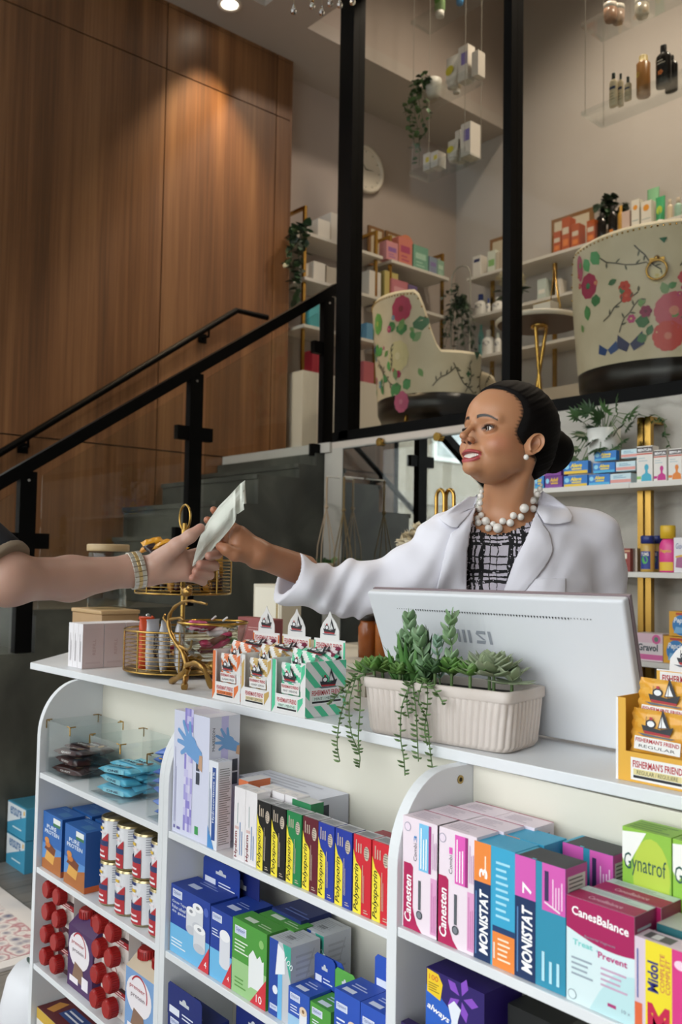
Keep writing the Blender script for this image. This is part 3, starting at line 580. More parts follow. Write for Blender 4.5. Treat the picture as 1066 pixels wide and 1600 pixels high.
def art_mon(num, c1, c2):
    def art(fr, tp, rt, w, d, h):
        fr.rect(0, 0, w*.42, h*.66, '#14305c', 1.5); fr.rect(0, h*.66, w*.42, h, c1, 1.5)
        fr.text('MONISTAT', w*.36, h*.06, h*.54, w*.22, '#ffffff', 2.5, rot=PI/2, bold=.035, shear=.15); fr.lines(w*.03, h*.04, w*.1, h*.6, 1, '#5a86b8', 2.2, True)
        fr.text(num, w*.34, h*.70, .012 if num == '3' else .014, .014, '#ffffff', 2.5, rot=PI/2, bold=.02)
        if num == '3':
            fr.lines(w*.25, h*.7, w*.34, h*.9, 1, '#ffe6cc', 2, True); fr.rect(w*.47, .0, w, h*.31, '#ef8a3c', 1.2); fr.rect(w*.47, h*.29, w, h*.34, '#1d3d6c', 1.4); fr.lines(w*.6, .008, w*.92, h*.26, 5, '#ffe6cc', 2); fr.lines(w*.55, h*.4, w*.9, h*.9, 9, '#a9e0f2', 2)
            fr.rect(w*.5, .01, w*.53, h*.2, '#f4e9dd', 2)
        else:
            fr.rect(w*.55, h*.62, w, h, c1, 1.2); fr.rect(w*.6, h*.70, w*.68, h*.94, '#3b2b58', 2); fr.lines(w*.74, h*.66, w*.97, h*.9, 4, '#f8d6ec', 2, True); fr.poly([(w*.6, h*.68), (w*.9, h*.63), (w*.9, h*.645), (w*.6, h*.695)], '#efe3ea', 2.4)
            fr.lines(w*.52, .008, w*.95, h*.3, 3, '#b9e6f4', 2, True)
            rt.rect(0, h*.62, d, h, '#c34fa4', .8); rt.rect(.004, .01, d-.004, h*.93, '#d7cfd2', 1.1); rt.lines(.006, .012, d-.006, h*.92, 26, '#6d666c', 2)
            tp.rect(.004, .0, w-.004, d, '#26282c', 1); tp.rect(0, 0, .005, d, '#3fa9c8', 1.2); tp.rect(w*.34, -.0, w*.42, .003, '#58c8e4', 2)
    return art
TQ = '#38a6cf'
carton('medicine_carton', 'turquoise and orange carton with navy strip and white lettering', -.798, .942, .794, .067, .05, .151, TQ, art_mon('3', '#ef8a3c', 0), key='m3')
carton('medicine_carton', 'turquoise topped carton behind the turquoise and orange one', -.792, .995, .794, .067, .05, .151, TQ, art_mon('3', '#ef8a3c', 0), key='m3')
carton('medicine_carton', 'black topped turquoise and magenta carton with navy strip, in front', -.7305, .942, .794, .0755, .045, .150, '#2e8fae', art_mon('7', '#d65cb4', 0), top='#26282c', key='m7')
carton('medicine_carton', 'black topped magenta carton standing in the back row', -.722, 1.032, .794, .0755, .045, .150, '#2e8fae', art_mon('7', '#d65cb4', 0), top='#26282c', key='m7')
def art_cb(fr, tp, rt, w, d, h):
    Mg = '#a81659'
    fr.poly([(0, h), (0, h*.70)]+[(w*k/8, h*(.70-.10*math.sin(PI*.7*k/8))) for k in range(1, 9)]+[(w, h)], Mg, 1); fr.text('CanesBalance', w*.08, h*.835, w*.84, h*.085, '#ffffff', 2, bold=.02, rot=-.06)
    fr.poly([(w*.35, 0), (w, 0), (w, h*.45), (w*.7, h*.4), (w*.5, h*.2)], '#bfe2e6', .9); fr.text('Treat', w*.1, h*.55, w*.3, h*.055, '#7fd4d0', 2, bold=.02); fr.text('+', w*.45, h*.55, w*.04, w*.04, '#7fb0c8', 2); fr.text('Prevent', w*.48, h*.51, w*.42, h*.06, '#c2347e', 2, bold=.02)
    fr.text('Bacterial Vaginosis', w*.28, h*.645, w*.45, h*.03, '#8a9aa8', 2); fr.lines(w*.08, h*.25, w*.42, h*.45, 4, '#9aaab6', 2); fr.lines(w*.52, h*.25, w*.92, h*.45, 4, '#c9a6c0', 2); fr.rect(w*.62, h*.1, w*.74, h*.13, '#b03a78', 2); fr.text('10 x', w*.82, h*.09, w*.12, h*.035, '#8a9aa8', 2)
    fr.ell(w*.09, h*.07, .006, .006, '#8aa0a8', 1.5); fr.ell(w*.09, h*.07, .005, .005, '#dfeff2', 1.8)
    tp.rect(0, 0, w, d, Mg, 1); tp.text('CanesBalance', w*.25, d*.2, w*.5, d*.2, '#f0c9dc', 1.6); tp.rect(0, d*.62, w, d, '#cfe0dc', 1.4); tp.lines(w*.1, d*.68, w*.9, d*.92, 3, '#93a5a6', 2)
    rt.rect(0, h*.80, d, h, '#7d1f4b', 1); rt.lines(.005, h*.1, d-.005, h*.9, 12, '#9aa3ad', 1.5)
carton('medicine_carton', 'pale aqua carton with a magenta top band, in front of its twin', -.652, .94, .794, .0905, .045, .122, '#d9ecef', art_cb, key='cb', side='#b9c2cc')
carton('medicine_carton', 'magenta topped carton directly behind the pale aqua one', -.6465, .988, .794, .0905, .045, .122, '#d9ecef', art_cb, key='cb')
def art_mid(fr, tp, rt, w, d, h):
    fr.rect(w*.2, 0, w*.68, h, '#f0dc2c', 1); fr.rect(w*.68, 0, w*.97, h, '#d93a86', 1); fr.rect(0, 0, w*.14, h*.3, '#e0683a', 1); fr.lines(w*.03, h*.35, w*.1, h*.9, 1, '#5a68a8', 2, True)
    fr.text('Midol', w*.44, h*.47, h*.32, w*.2, '#2a2a7c', 2, rot=PI/2, bold=.03); fr.text('COMPLETE', w*.55, h*.5, h*.4, w*.08, '#c23a58', 2, rot=PI/2); fr.text('COMPLET', w*.65, h*.5, h*.36, w*.08, '#c23a58', 2, rot=PI/2)
    fr.text('M', w*.24, -.0+.001, w*.40, h*.34, '#c81f4a', 2.4, bold=.04); fr.ell(w*.83, h*.85, .007, .005, '#f6d6e6', 2)
    tp.rect(w*.1, d*.2, w*.6, d*.8, '#5a5c60', 1); tp.lines(w*.15, d*.25, w*.55, d*.75, 1, '#e6e6e8', 1.5, True)
carton('medicine_carton', 'yellow and pink carton at the right with large red M', -.5615, .94, .794, .066, .03, .102, '#dccbd8', art_mid, key='mid', rz=.0)
carton('medicine_carton', 'teal carton behind the yellow and pink one', -.556, .978, .794, .10, .05, .108, '#1f5f66', None, top='#c9ccc8')
def art_gyn(fr, tp, rt, w, d, h):
    fr.poly([(0, h*.97), (w*.5, h*.99), (w*.1, h*.74), (0, h*.8)], '#f2f4ee', 1.2); fr.ell(w*.6, h*.72, w*.38, h*.24, '#b9d04a', 1); fr.text('Gynatrof', w*.04, h*.70, w*.86, h*.14, '#2c5a50', 2.4)
    fr.rect(0, 0, w, h*.55, '#eff2ea', 1.3)
    for cx, t in ((w*.32, .8), (w*.72, -.8)): fr.poly([(cx+math.cos(t+PI/2)*.0+ .018*math.cos(a)*math.cos(t)-.010*math.sin(a)*math.sin(t), h*.42+.018*math.cos(a)*math.sin(t)+.010*math.sin(a)*math.cos(t)) for a in [k*PI/8 for k in range(16)]], '#d0568f', 2)
    fr.arc(w*.5, h*.2, .0, .016, 0, PI, '#8a2448', 2.6)
    tp.lines(.005, .005, w-.005, d-.005, 4, '#5f8f3a', 1)
for i in range(2): carton('medicine_carton', ['green and white carton with pink petals, left of the pair at the back', 'green and white carton with pink petals, cut by the photo edge'][i], -.635+i*.068, 1.035, .794, .066, .045, .190, '#8fc244', art_gyn, key='gy')
# lower right shelf
def art_alw(fr, tp, rt, w, d, h):
    fr.o = fr.o+fr.v*h*.5; h *= .5
    fr.rect(0, 0, w, h, '#2b1a66', 1); fr.poly([(0, h*.0), (w*.6, 0), (w*.55, h*.45), (w*.2, h*.7), (0, h*.75)], '#2c62c4', 1.5)
    for t in range(5): a = t*1.256; fr.poly([(w*.62+.0*t+math.cos(a)*.004, h*.78+math.sin(a)*.004), (w*.62+math.cos(a+.35)*.02, h*.78+math.sin(a+.35)*.02), (w*.62+math.cos(a)*.03, h*.78+math.sin(a)*.03), (w*.62+math.cos(a-.35)*.02, h*.78+math.sin(a-.35)*.02)], '#8a4fc4', 2)
    fr.poly([(w*.02, h*.66), (w*.26, h*.6), (w*.3, h*.85), (w*.22, h*.97), (w*.02, h*.99)], '#f0cc2a', 2.4); fr.text('100', w*.06, h*.85, w*.16, h*.08, '#d03a30', 3); fr.lines(w*.05, h*.68, w*.25, h*.82, 4, '#8a6a20', 3)
    fr.poly([(w*.42, h*.1), (w*.55, h*.1), (w*.57, h*.45), (w*.62, h*.62), (w*.5, h*.7), (w*.4, h*.6), (w*.46, h*.4)], '#e6eaf4', 3)
    fr.text('always', w*.02, h*.4, w*.4, h*.12, '#ffffff', 3.4, rot=-.2, bold=.02, shear=.2); fr.text('radiant', w*.6, h*.3, w*.34, h*.07, '#e6eaf6', 3.4, rot=-.1); fr.arc(w*.85, h*.42, .004, .007, -1, 2, '#f0cc6a', 3.4)
carton('sanitary_pad_pack', 'purple and blue pad pack with yellow corner flash on the lower right shelf', -.895, .955, .56, .105, .08, .185, '#2b1a66', art_alw, cat='pack')
carton('sanitary_pad_pack', 'dark purple pad pack lying flat at the lower right shelf front', -.925, .936, .56, .12, .015, .105, '#2b1a55', lambda fr, tp, rt, w, d, h: fr.text('always', w*.1, h*.6, w*.5, h*.2, '#ffffff', 2, bold=.02, shear=.2), cat='pack')
carton('pad_pack', 'black pack with green print beside the purple pad pack', -.775, .985, .56, .085, .07, .17, '#121414', lambda fr, tp, rt, w, d, h: (fr.rect(w*.15, h*.5, w*.8, h*.75, '#2c5a26', 1), fr.lines(w*.2, h*.55, w*.7, h*.72, 3, '#8fae80', 2), fr.rect(w*.1, h*.3, w*.9, h*.48, '#2a2c2e', 1)), cat='pack')
g = MB(); g.tube([(0, 0, 0), (0, 0, .135)], .028, '#e8ece8', 20); o = g.build('pill_bottle', None, (-.665, .985, .5605)); tag(o, 'white bottle with a bright green cap at the bottom of the right unit', 'bottle')
g = MB(); g.lathe([(.0, .157), (.026, .157), (.030, .153), (.030, .136), (.0, .136)][::-1], '#4fae3c', 28); g.build('cap', o)
# =================================================================== LEFT UNIT
def art_prot(fr, tp, rt, w, d, h):
    fr.rect(0, 0, w, h*.14, '#c8602e', 1); fr.rect(0, h*.1, w, h*.45, '#5a90cf', .8); fr.poly([(0, .0), (w, 0), (w, h*.36), (w*.6, h*.28), (0, h*.16)], '#b06a34', 1.2); fr.rect(w*.55, h*.82, w*.92, h*.96, '#e9ecea', 2); fr.rect(w*.55, h*.82, w*.92, h*.87, '#3d7a50', 2.3)
    fr.text('PURE', w*.22, h*.73, w*.5, h*.07, '#dfe9f6', 2, bold=.02); fr.text('PROTEIN', w*.12, h*.64, w*.75, h*.07, '#dfe9f6', 2, bold=.02)
    fr.poly([(w*.15, h*.18), (w*.6, h*.14), (w*.7, h*.36), (w*.3, h*.44)], '#e0a850', 2); fr.poly([(w*.12, h*.36), (w*.65, h*.3), (w*.72, h*.42), (w*.3, h*.5)], '#7a3d1c', 2.3); fr.ell(w*.25, h*.52, w*.12, h*.05, '#d88d42', 2.6); fr.ell(w*.3, h*.45, w*.14, h*.05, '#c97834', 2.4)
    rt.rect(0, 0, d, h*.1, '#c8602e', 1); tp.rect(w*.5, d*.2, w*.85, d*.6, '#4a7fb4', 1); tp.lines(w*.1, d*.7, w*.5, d*.9, 2, '#6f9ccc', 1)
BP = '#2a66b0'
for i, (x, y, l_) in enumerate(((-2.177, .945, 'blue snack bar box at the left end of its shelf, front row'), (-2.045, .942, 'blue snack bar box next to the tins, front row'), (-2.16, 1.012, 'blue snack bar box in the back row at the left'), (-2.03, 1.01, 'blue snack bar box in the back row next to the tins'))):
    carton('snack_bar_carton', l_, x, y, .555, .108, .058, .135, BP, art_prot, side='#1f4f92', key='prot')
def can():
    g = MB(); H = .0935; R = .0325
    g.lathe([(0, 0), (R*.93, 0), (R*.96, .003), (R, .005)], '#b8ab8a/.3/1', 32)
    def seg(a0, a1, z0, z1, key, rr=R): g.grid(lambda u, v: (rr*math.cos(a0+(a1-a0)*u), rr*math.sin(a0+(a1-a0)*u), z0+(z1-z0)*v), 9, 2, key)
    seg(0, 2*PI, .005, H-.005, '#e3e4e8')
    for k in range(14):   # red wedge rising round the label
        a = -PI*.95+k*.09; z = .028+k*.0026
        seg(a, a+.09, .005, z, '#b32b34', R+.0003)
    seg(-PI*1.0, -PI*.55, .034, .045, '#2b3a6a', R+.0006); seg(-PI*.9, -PI*.62, .010, .014, '#e9e9ec', R+.0007); seg(-PI*.9, -PI*.65, .020, .024, '#e9d9dc', R+.0007); seg(-PI*.9, -PI*.65, .060, .063, '#e9d9dc', R+.0007)
    seg(-PI*1.0, -PI*.7, .082, .088, '#22346e', R+.0006); seg(-PI*.85, -PI*.7, .068, .074, '#d9b23c', R+.0006)
    for k in range(9): seg(-PI*.33+k*.05, -PI*.33+k*.05+.025, .012, .042, '#3d3f46', R+.0006)
    for k in range(8): seg(-PI*.45, -PI*.2, .052+k*.005, .0535+k*.005, '#8d9098', R+.0006)
    o = g.build('drink_tin'); 
    g = MB(); g.lathe([(R, H-.005), (R*.97, H-.003), (R*.98, H), (R*.90, H), (R*.88, H-.004), (R*.5, H-.0045), (R*.48, H-.003), (0, H-.003)], '#b8a983/.28/1', 32); g.build('lid', o)
    return o
c0 = can(); first = True
rown = ['first', 'second', 'third', 'fourth']
for r_ in range(2):
    for k in range(4):
        for l in range(2):
            o = c0 if first else copy_tree(c0); first = False
            o.location = (-1.858+k*.0733, .975+r_*.072, .5555+l*.094); o.rotation_euler[2] = random.uniform(-.1, .1)+.75
            tag(o, f"white and red drink tin, {rown[k]} from the snack boxes, {'upper' if l else 'lower'} layer, {'back' if r_ else 'front'} row", 'tin', 'white and red drink tins stacked two high')
# red capped bottle packs
CAPR = '#a3201f/.35'
def cap_at(par, p, ax, r=.0195, hgt=.022):
    g = MB(); p = Vector(p); a = Vector(ax).normalized(); g.tube([p, p+a*hgt*.85, p+a*hgt], [r, r*.97, r*.85], CAPR, 20)
    u = a.orthogonal().normalized(); v = a.cross(u)
    for k in range(24):
        t = k*PI/12; q = p+u*(math.cos(t)*r)+v*(math.sin(t)*r); g.tube([q, q+a*hgt*.8], .0011, CAPR, 4)
    return g.build('bottle_cap', par)
def lying_pack(x, z, w, h, label, dark=False):
    """carton of four bottles lying down, necks towards the shop"""
    d = .13; o = None; g = MB(); base = '#4a1f2a' if dark else '#e3dcd6'
    g.box(-w/2, w/2, -d/2+.02, d/2, 0, h, base); f = Face(g, (-w/2, -d/2+.02, 0), (1, 0, 0), (0, 0, 1)); rt = Face(g, (w/2, -d/2+.02, 0), (0, 1, 0), (0, 0, 1))
    f.rect(0, h*.42, w, h*.54, '#a8252c', 1); f.lines(w*.5, h*.43, w*.95, h*.53, 2, '#f0e4e0', 2); f.rect(0, h*.54, w, h*.62, '#3a2024', 1); f.arc(w*.5, h*.82, .012, .014, 0, PI, '#a8252c', 2); f.text('premier', w*.3, h*.78, w*.4, h*.07, '#a8252c', 2); f.lines(w*.1, h*.1, w*.9, h*.3, 3, '#c0a890', 1)
    rt.text('premier', d*.3, h*.25, h*.5, .012, '#9c2a2e', 2, rot=PI/2); rt.text('protein', d*.45, h*.25, h*.5, .012, '#7a6a62', 2, rot=PI/2); rt.arc(d*.35, h*.75, .012, .014, 0, PI, '#a8252c', 2)
    for cx in (-w/4, w/4):
        for cz in (h*.27, h*.76): g.tube([(cx, -d/2+.02, cz), (cx, -d/2+.008, cz)], [.017, .014], '#ded6cf', 16)
    o = g.build('protein_shake_pack', None, (x, .948+d/2, z)); tag(o, label, 'bottle pack', 'red capped protein shake packs')
    for cx in (-w/4, w/4):
        for cz in (h*.27, h*.76): cap_at(o, (cx, -d/2+.008, cz), (0, -1, 0))
    return o
lying_pack(-2.105, .3255, .118, .1065, 'shake pack lying on its side at the far left, lower of two, red caps forward', True)
lying_pack(-2.100, .4325, .118, .1065, 'shake pack lying on its side at the far left, upper of two, red caps forward')
lying_pack(-1.835, .3255, .118, .1065, 'shake pack lying at the right of the purple pack, lower of two, red caps forward')
lying_pack(-1.832, .4325, .118, .1065, 'shake pack lying at the right of the purple pack, upper of two, red caps forward')
def standing_pack(x, y, base, top, label, rz=0):
    w, d, h = .125, .12, .135; g = MB(); g.box(-w/2, w/2, -d/2, d/2, 0, h, base); g.prism([(-w/2, -d/2, h), (-w/2, d/2, h), (-w/2, d*.3, h+.02), (-w/2, -d*.3, h+.02)], (w, 0, 0), top)
    f = Face(g, (-w/2, -d/2, 0), (1, 0, 0), (0, 0, 1)); rt = Face(g, (w/2, -d/2, 0), (0, 1, 0), (0, 0, 1))
    for ff, ww in ((f, w), (rt, d)):
        ff.ell(ww*.45, h*.66, ww*.42, h*.3, '#ece6ea', 1); ff.arc(ww*.45, h*.7, ww*.26, ww*.29, -.3, PI*.8, '#b32634', 2); ff.text('premier', ww*.15, h*.72, ww*.5, h*.08, '#b32634', 2.3); ff.text('protein', ww*.2, h*.6, ww*.45, h*.08, '#6a5560', 2.3)
        ff.poly([(ww*.2, h*.18), (ww*.7, h*.14), (ww*.62, h*.4), (ww*.3, h*.46)], '#8a6b58', 1.6); ff.rect(ww*.1, h*.1, ww*.45, h*.2, '#efe8ee', 2.4); ff.rect(ww*.6, h*.1, ww*.85, h*.3, '#efe8ee', 2.4)
    o = g.build('protein_shake_pack', None, (x, y, .3255), rz); tag(o, label, 'bottle pack', 'red capped protein shake packs')
    for cx in (-.03, .03):
        for cy in (-.028, .028): cap_at(o, (cx, cy, h+.018), (0, 0, 1), .0205, .02)
    return o
standing_pack(-1.968, 1.012, '#4a2a5c', '#4a2a5c', 'purple and white upright shake pack with red caps between the lying packs', .0)
standing_pack(-1.69, 1.012, '#7aa0cf', '#c9b8a0', 'blue and white upright shake pack with red cap beside the divider')
# bottom left carton
carton('snack_carton', 'dark red topped carton on the lowest left shelf', -2.177, .945, .095, .26, .13, .125, '#dcd9d4', lambda fr, tp, rt, w, d, h: (fr.rect(0, h*.8, w, h, '#c8a23a', 1), fr.rect(.02, h*.4, .05, h*.65, '#2d4f9a', 1), tp.rect(0, 0, w, d, '#5e1620', 1), tp.rect(w*.25, d*.2, w*.7, d*.5, '#2b4680', 2), tp.lines(w*.28, d*.25, w*.66, d*.45, 2, '#e6e6ee', 3), tp.poly([(w*.1, d*.1), (w*.2, d*.15), (w*.16, d*.5), (w*.06, d*.4)], '#c98a3a', 2), tp.ell(w*.8, d*.6, .02, .015, '#8a2a58', 2)))
# acrylic bins with gold corner clips and wrapped bars
def acrylic_bin(x0, x1, label, h=.128, y0=.944, y1=1.080):
    r = tag(empty('acrylic_bin', ((x0+x1)/2, (y0+y1)/2, .7834)), label, 'bin'); t = .0025; w = (x1-x0)/2; d = (y1-y0)/2
    g = MB(); g.box(-w, w, -d, -d+t, 0, h, 'acrylic'); g.box(-w, w, d-t, d, 0, h, 'acrylic'); g.box(-w, -w+t, -d+t, d-t, 0, h, 'acrylic'); g.box(w-t, w, -d+t, d-t, 0, h, 'acrylic'); g.box(-w+t, w-t, -d+t, d-t, 0, t, 'acrylic'); g.build('tray', r)
    for sx in (-1, 1):
        for sy in (-1, 1):
            g = MB(); a, b_ = sx*(w+.0008), sy*(d+.0008)
            g.tube([(a-sx*.016, b_, h), (a, b_, h), (a, b_, h-.02)], .0015, GOLD, 6); g.tube([(a, b_-sy*.0, h), (a, b_-sy*.014, h)], .0015, GOLD, 6); g.build('gold_clip', r)
    return r
def snack_bar(L, w, t, main, art=None):
    """pillow wrapper with crimped ends, lying along x"""
    g = MB()
    def fn(u, v):
        x = -L/2+L*u; a = 2*PI*v; e = min(1, min(u, 1-u)/.16)**.6; k = .5+.5*abs(math.sin(40*u)) if e < .5 else 1
        th = t*(.04+.96*e)*(1+.05*math.sin(17*u+3*v*6)); ww = w*(1-.08*math.sin(PI*u)) * (1+.03*math.sin(23*u+5*v))
        c, s_ = math.cos(a), math.sin(a); sg = lambda q: math.copysign(abs(q)**.7, q)
        return (x, ww/2*sg(c), t*.5+th/2*sg(s_)*1.0)
    g.grid(fn, 26, 17, main)
    if art: art(g, L, w, t)
    return g
def bar_art(c, c2, txt, tc):
    def art(g, L, w, t):
        f = Face(g, (-L*.3, -w*.36, t*1.0), (1, 0, 0), (0, 1, 0)); f.rect(0, 0, L*.6, w*.72, c, 3); f.text(txt, L*.05, w*.18, L*.34, w*.3, tc, 5, bold=.03); f.ell(L*.5, w*.36, L*.07, w*.24, c2, 5)
        f = Face(g, (-L*.3, -w*.505, t*.2), (1, 0, 0), (0, 0, 1)); f.rect(0, 0, L*.6, t*.6, c, 1.5); f.text(txt, L*.1, t*.15, L*.34, t*.3, tc, 3, bold=.03)
    return art
acrylic_bin(-2.172, -2.04, 'left clear acrylic bin with gold clips holding brown wrapped bars')
acrylic_bin(-1.935, -1.79, 'middle clear acrylic bin with gold clips holding light blue wrapped bars')
acrylic_bin(-1.672, -1.608, 'right clear acrylic bin, half hidden by the divider, holding blue bars')
BG = {'brown': ('#3c1b18/.3', bar_art('#4a221c', '#c9a070', 'QUEST', '#e8e0dc'), 'brown wrapped snack bars in the left bin'), 'blue': ('#5fbcd8/.3', bar_art('#8fd4e6', '#8a5a3a', 'ONE', '#1f3a5a'), 'light blue wrapped snack bars in the middle bin'), 'royal': ('#3b6ec9/.3', bar_art('#dfe6f0', '#b8283a', 'RED', '#b8283a'), 'blue and red wrapped snack bars in the right bin')}
for key, n, xc, hx in (('brown', 9, -2.106, .048), ('blue', 9, -1.862, .05), ('royal', 7, -1.640, .010)):
    col, art, grp = BG[key]; proto = None; rr = random.Random(5)
    for i in range(n):
        if proto is None: o = proto = snack_bar(.112, .042, .017, col, art).build('snack_bar')
        else: o = copy_tree(proto)
        lay, k = divmod(i, 3) if key != 'royal' else (i, 0)
        o.location = (xc+rr.uniform(-.006, .006)+(.0 if k < 2 else .0), .985 + k*.030 if key != 'royal' else 1.005, .789+lay*.0205+ (k % 2)*.004)
        if key == 'brown': o.location.x += 0.002
        o.rotation_euler = (rr.uniform(-.14, .14), rr.uniform(-.03, .06) , rr.uniform(-.28, .28) + (PI/2 if key == 'royal' else 0))
        pos = ['front', 'middle', 'rear'][k]; lv = ['bottom', 'second', 'third', 'fourth', 'fifth', 'sixth', 'top'][lay if lay < 6 else 6]
        tag(o, f"{ {'brown':'brown','blue':'light blue','royal':'royal blue and red'}[key]} wrapped bar, {lv} layer, {pos} of its bin", 'snack bar', grp)
# =================================================================== ON THE COUNTERTOP
ZT = 1.0213
def clip_poly(pts, x0, y0, x1, y1):
    for ax, lim, sg in ((0, x0, 1), (0, x1, -1), (1, y0, 1), (1, y1, -1)):
        out = []
        for i in range(len(pts)):
            a, b = pts[i], pts[(i+1) % len(pts)]; da, db = (a[ax]-lim)*sg, (b[ax]-lim)*sg
            if da >= 0: out.append(a)
            if da*db < 0: t = da/(da-db); out.append((a[0]+(b[0]-a[0])*t, a[1]+(b[1]-a[1])*t))
        pts = out
        if not pts: return []
    return pts
def stripes(f, x0, y0, x1, y1, per, wd, key, L=1, sl=-1.0):
    H = y1-y0; k = x0 - abs(H*sl) - per
    while k < x1 + abs(H*sl):
        p = clip_poly([(k, y0), (k+wd, y0), (k+wd+H*sl, y1), (k+H*sl, y1)], x0, y0, x1, y1)
        if len(p) > 2: f.poly(p, key, L)
        k += per
def ship(f, cx, cy, s, L=3):
    """trawler drawing: cx, cy is the middle of the hull, s its length"""
    D = '#24262c'
    f.poly([(cx-s*.5, cy+s*.10), (cx-s*.42, cy-s*.10), (cx+s*.42, cy-s*.12), (cx+s*.52, cy+s*.16), (cx+s*.1, cy+s*.03)], D, L); f.poly([(cx-s*.42, cy-s*.06), (cx-s*.38, cy-s*.14), (cx+s*.4, cy-s*.15), (cx+s*.44, cy-s*.08)], '#a8262e', L+.5)
    f.ell(cx-s*.2, cy+s*.16, s*.17, s*.14, D, L+.6, 10); f.ell(cx-s*.2, cy+s*.16, s*.12, s*.09, '#e6e8ea', L+.9, 10)
    f.poly([(cx+s*.02, cy+s*.06), (cx+s*.12, cy+s*.5), (cx+s*.17, cy+s*.62), (cx+s*.4, cy+s*.12)], D, L+.2); f.poly([(cx+s*.06, cy+s*.09), (cx+s*.14, cy+s*.46), (cx+s*.2, cy+s*.3), (cx+s*.3, cy+s*.12)], '#eceded', L+.7)
    f.rect(cx+s*.13, cy, cx+s*.15, cy+s*.66, D, L+1); f.rect(cx-s*.36, cy+s*.05, cx-s*.345, cy+s*.36, D, L+1); f.rect(cx-s*.25, cy+s*.28, cx-s*.15, cy+s*.36, '#b02a32', L+1)
    f.poly([(cx-s*.6, cy-s*.15), (cx+s*.6, cy-s*.17), (cx+s*.45, cy-s*.21), (cx-s*.4, cy-s*.22)], '#5a626e', L+.1)
def ff_label(f, x, y, w, h, c, t2, L=2, tc=None):
    """white name plate with red name, flavour line and black bar"""
    f.rect(x, y, x+w, y+h, '#e9e8e6', L); f.text("FISHERMAN'S FRIEND", x+w*.04, y+h*.56, w*.92, h*.32, '#b3202c', L+.8, bold=.02); f.rect(x+w*.05, y+h*.24, x+w*.95, y+h*.50, c, L+.4); f.text(t2, x+w*.12, y+h*.28, w*.76, h*.17, '#2b2a28', L+1); f.rect(x+w*.05, y+h*.10, x+w*.95, y+h*.22, '#1e1e20', L+.6)
def display_box(label, x, y, z, w, d, h, col, t2, striped, rz=0, hh=.078, solid=False):
    r = empty('candy_display_box', (x+w/2*math.cos(rz)-d/2*math.sin(rz), y+w/2*math.sin(rz)+d/2*math.cos(rz), z), rz); tag(r, label, 'display box')
    g = MB(); t = .0015; W = '#e4e3e2'; x0, x1, y0, y1 = -w/2, w/2, -d/2, d/2; base = col if solid else W
    fh = h*.36
    g.box(x0, x1, y0, y0+t, 0, fh, base)
    if solid: g.box(x0, x0+w*.13, y0, y0+t, fh, h, base); g.box(x1-w*.13, x1, y0, y0+t, fh, h, base)
    else:
        g.box(x0, x0+w*.12, y0, y0+t, fh, h*.98, base); g.box(x1-w*.14, x1, y0, y0+t, fh, h*.98, base)
    g.box(x0, x0+t, y0+t, y1, 0, h, base); g.box(x1-t, x1, y0+t, y1, 0, h, base); g.box(x0+t, x1-t, y1-t, y1, 0, h, base); g.box(x0+t, x1-t, y0+t, y1-t, 0, t, '#b98a5a')
    f = Face(g, (x0, y0, 0), (1, 0, 0), (0, 0, 1)); rt = Face(g, (x1, y0, 0), (0, 1, 0), (0, 0, 1))
    if solid:
        f.rect(0, 0, w*.03, h, '#eceaea', 1); ff_label(f, w*.2, h*.03, w*.68, h*.27, '#dccf94', t2)
    else:
        f.rect(w*.88, h*.1, w, h*.8, col, 1) if 0 else f.poly([(w*.78, h*.08), (w*.93, h*.26), (w*.93, fh), (w*.78, h*.3)], col, 1); f.poly([(0, h*.0), (w*.1, h*.14), (w*.1, h*.98), (0, h*.98)], col, 1) if striped else f.poly([(w*.02, h*.3), (w*.1, h*.4), (w*.1, h*.9), (w*.02, h*.8)], col, 1); f.poly([(w*.87, h*.62), (w*.98, h*.8), (w*.98, h*.96), (w*.87, h*.9)], col, 1)
        ff_label(f, w*.14, h*.06, w*.64, h*.27, {'#e2763a': '#e2763a', '#c3a25c': '#d8c79c'}.get(col, '#cfe6da'), t2)
        if striped:
            stripes(rt, 0, 0, d, h, .036, .017, col, 1, -1.0)
        rt.rect(d*.1, h*.2, d*.93, h*.53, '#dfe0de', 2); ff_label(rt, d*.12, h*.22, d*.79, h*.30, '#d3e2da', t2, 2.4); ship(rt, d*.55, h*.60, d*.42, 3)
    g.build('tray', r)
    g = MB(); hw = w*.46; yb = y1+.0002; pts = [(-hw, yb, h*.85), (hw, yb, h*.85), (hw, yb, h+hh*.45), (hw*.62, yb, h+hh*.45), (hw*.60, yb, h+hh*.68), (hw*.42, yb, h+hh*.86), (hw*.14, yb, h+hh*1.02), (0, yb, h+hh*1.16), (-hw*.14, yb, h+hh*1.02), (-hw*.42, yb, h+hh*.86), (-hw*.60, yb, h+hh*.68), (-hw*.62, yb, h+hh*.45), (-hw, yb, h+hh*.45)]
    g.prism(pts, (0, .0012, 0), W); f = Face(g, (-hw, yb, h), (1, 0, 0), (0, 0, 1))
    if solid: f.rect(0, -h*.15, hw*2, hh*.42, col, 1)
    else: f.rect(0, -h*.15, hw*.2, hh*.4, col, 1); f.rect(hw*1.8, -h*.15, hw*2, hh*.4, col, 1); f.rect(hw*.2, -h*.1, hw*1.8, -.004, col, 1)
    ff_label(f, hw*.1, -.004, hw*1.8, hh*.46, {'#c3a25c': '#d8c79c', '#e2763a': '#e2a070'}.get(col, '#cfe6da') if not solid else '#dccf94', t2, 1.6); ship(f, hw, hh*.66, hw*.8, 2.6)
    g.build('header_card', r); return r
